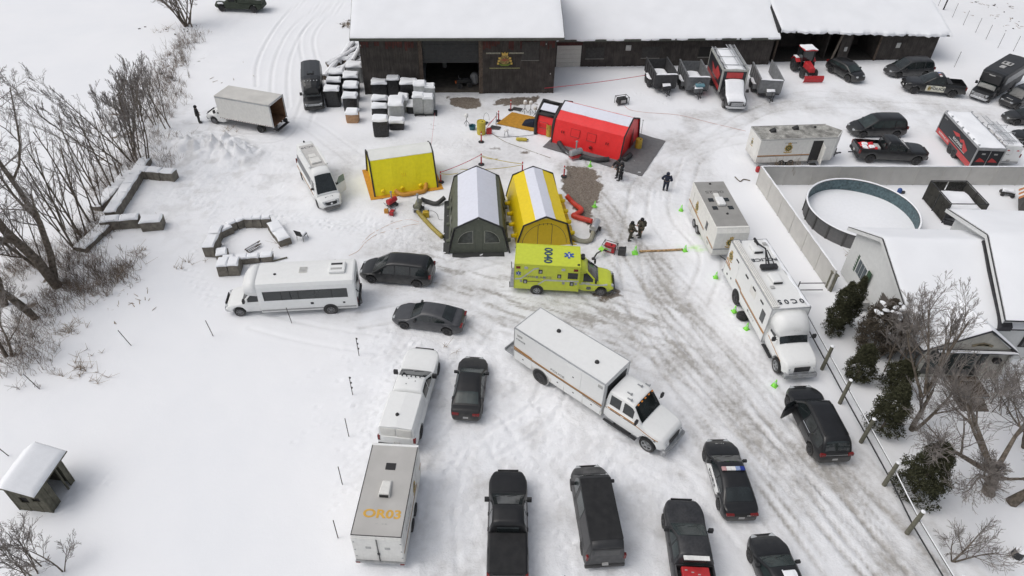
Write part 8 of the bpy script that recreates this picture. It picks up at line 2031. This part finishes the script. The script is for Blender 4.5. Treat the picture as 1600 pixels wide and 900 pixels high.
# ---------------------------------------------------------------- trees and shrubs
def grow(rs,p,d,L,rad,lvl,mx,out,spread=.6,kids=(3,5),up=.08,ratio=.62,wob=.22,minr=.008,start=.25):
 n=5 if lvl<2 else(3 if lvl<mx else 2); pts=[p.copy()]; rr=[rad]; q=p.copy(); dd=d.copy()
 for i in range(n):
  dd=(dd+Vector((rs.gauss(0,1),rs.gauss(0,1),rs.gauss(0,.6)))*wob/n*1.6+Vector((0,0,up/n*2))).normalized(); q=q+dd*(L/n); pts.append(q.copy()); rr.append(max(minr*.7,rad*(1-.62*(i+1)/n)))
 out.append((lvl,pts,rr))
 if lvl>=mx:return
 k=rs.randint(*kids)
 for j in range(k):
  t=start+(1-start)*(j+rs.random()*.8)/k; t=min(t,.97); f=t*n; i=min(int(f),n-1); a=pts[i].lerp(pts[i+1],f-i); base=(pts[i+1]-pts[i]).normalized()
  side=base.orthogonal().normalized(); side=Matrix.Rotation(rs.random()*2*PI,3,base)@side; ang=spread*rs.uniform(.6,1.3)
  nd=(base*math.cos(ang)+side*math.sin(ang)).normalized(); r0=rr[i]+(rr[i+1]-rr[i])*(f-i)
  grow(rs,a,nd,L*ratio*rs.uniform(.7,1.2)*(1.15-.45*t),max(minr,r0*.62),lvl+1,mx,out,spread,kids,up,ratio,wob,minr,.15)
def tree_obj(name,label,cat,loc,stems,seed,mx=4,group=None,trunk_lv=1,m=BARK,tw=TWIG,**k):
 """stems: (dx, dy, direction, length, radius)"""
 rs=random.Random(seed); out=[]
 for dx,dy,d,L,rad,*dz in stems:grow(rs,Vector((dx,dy,dz[0]if dz else-.1)),Vector(d).normalized(),L,rad,0,mx,out,**k)
 r=thing(name,label,cat,loc,0,group); a,c=MB(),MB()
 for lv,pts,rr in out:
  if lv<=trunk_lv:a.tube(pts,rr,7 if lv==0 else 5,cap=False)
  else:c.tube(pts,[max(x,.0085)for x in rr],3,cap=False)
 a.build('trunk',m,r,smooth=True); o=c.build('crown',tw,r); return r
def trees():
 # big double-trunk tree at the left
 B=G(92,450)
 tree_obj('bare_tree','large bare tree with a thick forked trunk left of the block wall','tree',tuple(B),[(0,0,(-.10,-.02,1),13.5,.36),(-.3,.1,(.10,.25,1),12.5,.26),(.1,-.1,(-.5,.3,1),8,.14)],11,5,kids=(4,5),spread=.75,ratio=.52,start=.2,wob=.35)
 tree_obj('bare_tree','bare tree with a slim dark trunk at the lower edge of the left wood','tree',tuple(G(60,500)),[(0,0,(-.3,-.1,1),9.5,.22),(.1,0,(-.5,.2,1),6,.12)],12,5,kids=(4,5),spread=.7,ratio=.52)
 tree_obj('bare_tree','bare tree at the left edge with its crown rising over the field','tree',tuple(G(8,480)),[(0,0,(.1,.1,1),11,.25)],13,5,kids=(4,5),spread=.8,ratio=.52)
 tree_obj('bare_tree','low bare tree at the left edge beside the bottom of the wood','tree',tuple(G(12,560)),[(0,0,(-.2,.1,1),5.5,.12),(.2,.1,(.3,.1,1),5,.09)],14,4,kids=(5,6),spread=.7,ratio=.55)
 # row of slender trees
 g='slender bare trees along the left bank'; protos=[]
 for i,sd in enumerate((21,22,23)):protos.append(tree_obj('slender_tree','slender bare tree in the row along the left bank','tree',tuple(G(*((118,392),(142,350),(128,372))[i])),[(0,0,(-.12,-.05,1),8.5,.09),(.25,.2,(.10,.1,1),7.5,.07),(-.2,.2,(-.25,.1,1),6.5,.06)],sd,3,g,kids=(4,6),spread=.6,ratio=.34,up=.2,wob=.15,minr=.006))
 rs=random.Random(9)
 for i,p in enumerate(((160,330),(178,300),(150,300),(190,285),(100,360),(60,410),(20,400))):
  c=dup(protos[i%3],G(*p),rs.random()*6); s=rs.uniform(.62,1.0); c.scale=(s,s,s)
 # the dense clump
 st=[]
 rs=random.Random(4)
 for k in range(13):a=rs.random()*2*PI; q=rs.random()*1.8; st.append((q*math.cos(a)*1.3,q*math.sin(a),(.5*math.cos(a)-.12,.45*math.sin(a),1),rs.uniform(6.0,8.8),.07))
 tree_obj('bare_tree_clump','dense rounded clump of bare stems behind the stone block wall','tree',tuple(G(208,252)),st,31,4,kids=(5,6),spread=.48,ratio=.45,up=.25)
 st=[(rs.uniform(-2,2),rs.uniform(-1.2,1.2),(rs.uniform(-.3,.2),rs.uniform(-.2,.3),1),rs.uniform(4.5,6.5),.06)for k in range(8)]
 tree_obj('bare_tree_clump','thinner clump of bare stems right behind the dense one','tree',tuple(G(240,195)),st,32,4,kids=(4,5),spread=.5,ratio=.45,up=.2)
 st=[(rs.uniform(-.6,.6),rs.uniform(-.5,.5),(rs.uniform(-.5,.5),rs.uniform(-.3,.3),1),rs.uniform(5,8),.09)for k in range(11)]
 tree_obj('bare_tree_clump','bare tree clump at the top edge left of the old green truck','tree',tuple(G(296,40)),st,33,4,kids=(4,5),spread=.6,ratio=.5)
 st=[(rs.uniform(-.3,.3),rs.uniform(-.3,.3),(rs.uniform(-.35,.25),rs.uniform(-.3,.3),1),rs.uniform(1.8,2.6),.035)for k in range(7)]
 tree_obj('bare_shrub','bare shrub below the small hut at the bottom left corner','shrub',tuple(G(52,893)),st,34,3,kids=(4,6),spread=.6,ratio=.55,minr=.006)
 tree_obj('bare_shrub','small bare sapling right of the shrub below the hut','shrub',tuple(G(98,893)),[(0,0,(-.1,.1,1),2.6,.04),(.05,0,(.3,.1,1),1.8,.03)],35,3,kids=(4,6),spread=.6,ratio=.55,minr=.006)
 # yard trees on the right
 tree_obj('bare_tree','wide bare garden tree with a thick leaning trunk in the right yard','tree',tuple(G(1545,770)),[(0,0,(-.3,.1,1),2.2,.36),(-.55,.15,(-1,.25,.55),4.2,.17,1.7),(-.5,.2,(-.5,.8,.8),4.2,.16,1.8),(-.5,.1,(.5,.6,.9),3.8,.15,1.8),(-.5,.1,(-.8,-.6,.45),3.6,.13,1.6),(-.5,.1,(.1,-.8,.6),3.0,.11,1.7),(-.5,.15,(-.8,.7,.9),4.4,.13,1.8)],41,4,kids=(4,6),spread=.62,ratio=.64,up=.12,wob=.3,start=.55,trunk_lv=1)
 tree_obj('bare_tree','second thick leaning trunk of bare branches at the right edge','tree',tuple(G(1580,785)),[(0,0,(.5,.1,.9),2.6,.32),(1.0,.2,(.6,.6,.8),4,.15,1.9),(.9,.2,(-.3,.9,.8),4.2,.15,1.9),(.9,.2,(.8,-.2,.7),3.6,.13,1.9)],42,4,kids=(4,5),spread=.62,ratio=.64,start=.5)
 tree_obj('bare_tree','bare tree rising in front of the house roof above the cedars','tree',tuple(G(1424,672)),[(0,0,(.0,.25,1),3.2,.17),(.1,.6,(.35,.5,1),4.8,.10,2.6),(0,.6,(.0,.6,1),5.0,.10,2.6),(.2,0,(.7,.2,1),4.2,.11),(-.1,.5,(-.5,.5,1),4.4,.09,2.4),(.1,.7,(.7,.9,.9),4.5,.09,2.6)],43,4,kids=(4,5),spread=.52,ratio=.58,start=.3)
 st=[(rs.uniform(-1.1,1.1),rs.uniform(-.7,.7),(rs.uniform(-.3,.4),rs.uniform(-.1,.3),1),rs.uniform(3.0,4.6),.045)for k in range(11)]
 tree_obj('bare_shrub','dense grey brown shrub thicket between the cedars and the house','shrub',tuple(G(1400,570)),st,44,4,kids=(4,5),spread=.6,ratio=.5)
 tree_obj('bare_shrub','bare low shrub at the bottom right beside the last fence post','shrub',tuple(G(1488,878)),[(0,0,(.3,.1,.8),2.2,.06),(0,0,(.8,.0,.6),2.2,.05),(0,0,(-.2,.3,.8),1.6,.04)],45,3,kids=(5,7),spread=.7,ratio=.6,minr=.006)
 st=[(rs.uniform(-.5,.5),rs.uniform(-.5,.5),(rs.uniform(-.5,.5),rs.uniform(-.3,.5),1),rs.uniform(2,3),.03)for k in range(8)]
 tree_obj('bare_shrub','grey bare shrub in front of the porch steps','shrub',tuple(G(1560,640)),st,46,3,kids=(4,6),spread=.6,ratio=.55)
 tree_obj('bare_tree','bare tree at the right edge between porch and garden tree','tree',tuple(G(1600,700)),[(0,0,(-.3,.1,1),4.5,.12)],47,4,kids=(4,6),spread=.75,ratio=.65)
 st=[(rs.uniform(-1.5,1.5),rs.uniform(-.25,.25),(rs.uniform(-.25,.25),rs.uniform(-.2,.2),1),rs.uniform(1.4,2.2),.02)for k in range(46)]
 tree_obj('dry_grass_clump','tall clump of dry brown grass in the corner of the pale fence','grass clump',tuple(G(1222,284)),st,48,1,kids=(3,4),spread=.25,ratio=.5,m=GRASS,tw=GRASS)
trees()
def clump_leaves(b,rs,c,s,n,flat=.5):
 for _ in range(n):
  d=Vector((rs.gauss(0,1),rs.gauss(0,1),rs.gauss(0,1))).normalized()*s*rs.random()**.5; p=c+d
  u=Vector((rs.gauss(0,1),rs.gauss(0,1),rs.gauss(0,1)*flat+.3)).normalized()*rs.uniform(.05,.12); v=u.cross(Vector((rs.gauss(0,1),rs.gauss(0,1),rs.gauss(0,1)))).normalized()*rs.uniform(.02,.05)
  b.add([p-v,p+u*.5-v*.6,p+u,p+v],[(0,1,2,3)])
def cedar(label,pix,h,rad,seed,snow=False,m=CEDAR):
 rs=random.Random(seed); h*=1.6; rad*=1.02; r=thing('cedar_shrub',label,'shrub',G(*pix),0,'dark cedars along the driveway fence'); b=MB()
 n=int(320*h*rad)
 for k in range(n):
  t=rs.random()**.8; z=.15+h*t; prof=rad*(math.sin(min(1,(1-t)*1.6)*PI/2))**.8*(1+.25*math.sin(z*4+seed)); a=rs.random()*2*PI; q=prof*math.sqrt(rs.uniform(.35,1))*(1+.15*math.sin(a*3+seed))
  clump_leaves(b,rs,Vector((q*math.cos(a),q*math.sin(a),z)),.17,16)
 b.build('foliage',m,r); b=MB(); b.tube([(0,0,0),(0,0,h*.85)],[.09,.02],6); b.build('trunk',BARK,r)
 if snow:
  b=MB()
  for k in range(46):
   a=rs.random()*2*PI; t=rs.uniform(.45,1); q=rad*math.sqrt(rs.random())*(1.1-t*.6); c=Vector((q*math.cos(a),q*math.sin(a),h*t+.1)); s=rs.uniform(.10,.24)
   b.lathe([(s*.6,-.04),(s,.0),(s*.85,.07),(s*.4,.12)],8,Matrix.Translation(c)@Matrix.Rotation(rs.uniform(-.5,.5),4,'X')@Matrix.Diagonal((1.5,.9,1,1)).to_4x4()if False else Matrix.Translation(c)@Matrix.Rotation(rs.uniform(-.6,.6),4,'X')@Matrix.Rotation(rs.random()*3,4,'Z')@Matrix.Diagonal((1.5,.8,1,1)))
  o=b.build('snow_clumps',SNOW,r); o['kind']='stuff'
def cedars():
 cedar('tall narrow dark cedar beside the wooden gate pier',(1298,520),2.7,.62,1); cedar('dark cedar leaning behind the first, next to the house wall',(1318,508),2.6,.5,2)
 cedar('broad brown bush heaped with snow clumps beside the house wall',(1362,545),2.6,1.25,3,True,mat('brown_hedge',(.075,.062,.045),.85,var=.4,scale=6)); cedar('round dark cedar behind the second fence post',(1336,592),1.8,.75,4); cedar('dark cedar behind the third fence post',(1376,672),2.4,.85,5); cedar('largest dark cedar, nearest the bottom, before the garden tree',(1428,770),2.6,1.0,6)
 cedar('low dark cedar half hidden under the bare thicket',(1395,610),1.6,.8,7)
cedars()
def brush():
 """dry undergrowth along the bank: one mass nobody could count"""
 rs=random.Random(8); b=MB()
 paths=[((10,560),(60,500),(110,450),(150,410)),((90,430),(130,390),(165,340)),((120,460),(170,440),(200,415)),((150,320),(200,250),(250,180),(275,120)),((235,150),(270,100),(300,55)),((230,250),(262,262)),((60,560),(40,580)),((0,450),(80,380)),((210,230),(270,215)),((170,210),(200,160))]
 den=[260,170,100,280,220,60,40,110,50,60]
 for P,n in zip(paths,den):
  w=[G(*p)for p in P]
  for _ in range(n):
   i=rs.randrange(len(w)-1); t=rs.random(); c=w[i].lerp(w[i+1],t)+Vector((rs.gauss(0,.9),rs.gauss(0,.9),0)); k=rs.randint(3,7); h=rs.uniform(.4,1.5)
   for _ in range(k):
    d=Vector((rs.gauss(0,.35),rs.gauss(0,.35),1)); q=c+Vector((rs.gauss(0,.12),rs.gauss(0,.12),-.02)); hh=h*rs.uniform(.5,1.1); e=q+d*hh; mid=q+d*hh*.5+Vector((rs.gauss(0,.05),rs.gauss(0,.05),0)); b.tube([q,mid,e],[.014,.011,.006],3,cap=False)
    if rs.random()<.5:b.tube([mid,mid+Vector((rs.gauss(0,.3),rs.gauss(0,.3),rs.uniform(.1,.4)))],[.008,.005],3,cap=False)
 o=b.build('undergrowth',mat('undergrowth_brown',(.20,.16,.13),.9,var=.5,scale=1),None); tag(o,'dry brown undergrowth along the left bank below the bare trees','undergrowth',kind='stuff')
 b=MB()
 for p,n in(((125,575),22),((148,590),5),((545,40),34),((190,425),40),((215,400),16),((285,420),8),((430,390),6),((355,205),8),((1345,398),30),((700,540),3),((1010,60),0),((250,48),10),((282,100),20),((40,545),30),((110,520),26),((270,240),20),((220,260),20),((245,345),10)):
  for _ in range(n):
   c=G(*p)+Vector((rs.gauss(0,.5),rs.gauss(0,.5),0))
   for _ in range(4):d=Vector((rs.gauss(0,.6),rs.gauss(0,.6),.6)); b.tube([c,c+d*.25,c+d*rs.uniform(.3,.8)],[.014,.011,.006],3,cap=False)
 for P,n in(((160,460),24),((190,470),14),((205,450),10),((1540,8),10),((1580,40),8),((1555,25),8),((330,130),6)):
  for _ in range(n):
   c=G(*P)+Vector((rs.gauss(0,1.6),rs.gauss(0,1.2),.02)); a=rs.random()*PI; b.tube([c,c+Vector((math.cos(a),math.sin(a),.12))*rs.uniform(.15,.6)],[.03,.012],4)
 o=b.build('dead_weeds',GRASS,None); tag(o,'scattered dead weeds poking through the snow','weeds',kind='stuff')
 b=MB()
 for P,n in(((262,100),14),((275,95),14),((245,238),26),((270,228),10),((1555,10),5),((1572,32),4),((1590,45),4),((300,45),10),((252,48),4),((547,38),10)):
  for _ in range(n):
   c=G(*P)+Vector((rs.gauss(0,.9),rs.gauss(0,.9),0)); s=rs.uniform(.05,.16); b.lathe([(s*.7,-.05),(s,s*.3),(s*.5,s*.7)],6,Matrix.Translation(c)@Matrix.Rotation(rs.random()*3,4,'Z')@Matrix.Diagonal((1.4,.8,1,1)))
 o=b.build('dark_rubble',mat('rubble',(.06,.055,.05),.9,var=.4),None); tag(o,'dark stones and clods showing through the snow','rubble',kind='stuff')
brush()

# ---------------------------------------------------------------- people
def person(label,pix,face,jacket,trousers,hat,pose='stand',h=1.8,extra=None,skin=(.45,.28,.2)):
 r=thing('person',label,'person',G(*pix),R(face)); s=h/1.8
 arms={'stand':(((.0,.36,1.18),(.06,.40,.92)),((.0,-.36,1.18),(.06,-.40,.92))),'reach':(((.18,.34,1.2),(.42,.25,1.12)),((.1,-.36,1.18),(.3,-.3,1.0))),'pockets':(((-.04,.36,1.17),(.12,.27,.98)),((-.04,-.36,1.17),(.12,-.27,.98))),'hips':(((-.06,.42,1.2),(.06,.25,1.05)),((-.05,-.36,1.17),(.1,-.35,.95)))}[pose]
 st={'stand':.0,'reach':.12,'pockets':0,'hips':.05}[pose]
 V=[]; E=[]; Rr=[]
 def add(p,rad,par=None):V.append(tuple(x*s for x in p)); Rr.append(rad*s); (E.append((par,len(V)-1))if par is not None else None); return len(V)-1
 pel=add((0,0,.95),.13); ab=add((.0,0,1.12),.125,pel); ch=add((0,0,1.34),.14,ab); nk=add((.01,0,1.52),.055,ch); hd=add((.03,0,1.62),.085,nk); tp=add((.02,0,1.75),.07,hd)
 for sd,(el,wr)in zip((1,-1),arms):
  sh=add((0,sd*.19,1.42),.07,ch); e=add(el,.05,sh); w_=add(wr,.034,e); d=(Vector(wr)-Vector(el)).normalized(); pm=Vector(wr)+d*.09; pa=add(tuple(pm),.036,w_)
  si=d.cross(Vector((0,0,1))if abs(d.z)<.9 else Vector((1,0,0))).normalized()
  for k in range(4):q=pm+d*(.05+.012*(1.5-abs(k-1.5)))+si*(.028*(k-1.5)); f1=add(tuple(q),.009,pa); add(tuple(q+d*.03+Vector((.015,0,0))),.007,f1)
  th=add(tuple(pm-d*.02+si*.055),.010,pa); add(tuple(pm+d*.03+si*.075),.008,th)
  hp=add((0,sd*.10,.88),.10,pel); kn=add((.02+st*sd,sd*.12,.50),.068,hp); an=add((-.01+st*sd*1.3,sd*.13,.10),.045,kn); add((.14+st*sd*1.3,sd*.14,.045),.04,an)
 def skinm(name,idx,m,grow_=0.0,sub=1,parent=None):
  mp={v:i for i,v in enumerate(idx)}; me=bpy.data.meshes.new(name); me.from_pydata([V[i]for i in idx],[(mp[a],mp[b_])for a,b_ in E if a in mp and b_ in mp],[]); me.materials.append(m)
  o=bpy.data.objects.new(name,me); COL.objects.link(o); md=o.modifiers.new('skin','SKIN'); md.use_smooth_shade=True
  sv=me.skin_vertices[0].data
  for i,v in enumerate(idx):sv[i].radius=(Rr[v]+grow_,)*2
  sv[0].use_root=True
  if sub:sd_=o.modifiers.new('sub','SUBSURF'); sd_.levels=sub; sd_.render_levels=sub
  o.parent=parent or r; return o
 allv=list(range(len(V))); body=skinm('body',allv,mat('skin',skin,.6,var=.05))
 nA=15+3  # vertices per side after the torso: shoulder elbow wrist palm 8 fingers 2 thumb hip knee ankle foot
 k0=6; per=(len(V)-6)//2
 up=[0,1,2,3]; lo=[0]; ft=[]
 for sd in range(2):o=k0+per*sd; up+=[o,o+1,o+2]; lo+=[o+per-4,o+per-3,o+per-2]
 skinm('jacket',up,jacket,.055*s); skinm('trousers',lo,trousers,.03*s)
 for sd in range(2):
  o=k0+per*sd; a,f=Vector(V[o+per-2]),Vector(V[o+per-1]); b=MB(); b.tube([a+Vector((-.03,0,-.03)),a.lerp(f,.6)+Vector((0,0,-.0)),f+Vector((.06,0,0))],[.075*s,.065*s,.045*s],8); b.tube([a+Vector((0,0,-.02)),a+Vector((0,0,.14))],.07*s,8); b.build('boot',PLAST,r,smooth=False)
 b=MB(); T=Matrix.Translation(Vector((.0,0,1.68))*s); b.lathe([(.125*s,-.09*s),(.135*s,0),(.12*s,.08*s),(.06*s,.135*s),(.01,.14*s)],12,T); b.build('hat',hat,r,smooth=True)
 # face
 b=MB(); b.cbox((.135*s,0,1.63*s),(.03,.02,.03)); b.build('nose',mat('skin',skin),r)
 for sd in(-1,1):b=MB(); b.cbox((.125*s,sd*.035,1.655*s),(.012,.016,.01)); b.build('eye',PLAST,r)
 b=MB(); b.cbox((.12*s,0,1.585*s),(.015,.045,.01)); b.build('mouth',mat('lips',(.3,.1,.09),.5),r)
 if extra=='vest':
  skinm('vest',[1,2],REDP,.06*s,parent=r)
 if extra=='band':
  for z in(1.0,1.25):b=MB(); b.lathe([(.20*s,z*s),(.205*s,(z+.05)*s)],12); b.build('reflective_band',LETG,r)
 if extra=='pack':
  b=MB(); b.box(-.34,-.16,-.15,.15,1.05,1.45); b.build('backpack',jacket,r,bevel=.04)
 r.scale=(1.15,1.15,1.0); return r
JB=mat('black_jacket',(.012,.012,.014),.8); JN=mat('navy_jacket',(.012,.017,.035),.8); JO=mat('olive_camouflage',(.06,.055,.04),.9,var=.7,scale=9); TG=mat('grey_trousers',(.035,.034,.032),.9)
person('person in black coat and dark trousers standing at the cube truck nose',(312,192),30,JB,TG,JB,'pockets',1.85)
person('person in a navy hooded coat standing alone with hands in front',(1039,298),70,JN,JN,JN,'pockets',1.85)
person('person wearing a red vest over black at the corner of the red tent',(964,276),215,JB,TG,JB,'reach',1.8,'vest')
person('person in dark clothes with grey bands standing just right of the red vest',(969,282),160,JB,JB,JB,'hips',1.85,'band')
person('person in brown camouflage, left of the pair beside the ribbed duct',(984,375),20,JO,JO,JB,'reach',1.8)
person('person in brown camouflage with a pack, right of the pair',(999,370),195,JO,JO,JB,'stand',1.82,'pack')

# left over small things
r=thing('post','thin tent pole standing behind the right end of the red tent','pole',G(1001,213)); b=MB(); b.tube([(0,0,0),(0,0,1.7)],.025,5); b.build('pole',STEEL,r); b=MB(); b.lathe([(.06,1.7),(.06,1.76)],8); b.build('tip',STEEL,r)
r=thing('fuel_tote','small red can at the corner of the pale fence and white trailer','can',G(1183,268)); b=MB(); b.lathe([(.16,0),(.2,.1),(.2,.45),(.08,.52)],10); b.build('body',REDP,r); b=MB(); b.tube([(-.1,0,.5),(0,0,.62),(.1,0,.5)],.02,5); b.build('handle',PLAST,r)
hose('branch','fallen dark branch on the snow beside the pale fence corner',[(1148,277),(1156,284),(1162,281),(1172,283)],.05,BARK,cat='branch')
# ---------------------------------------------------------------- finishing: trim over-long labels is done by hand above
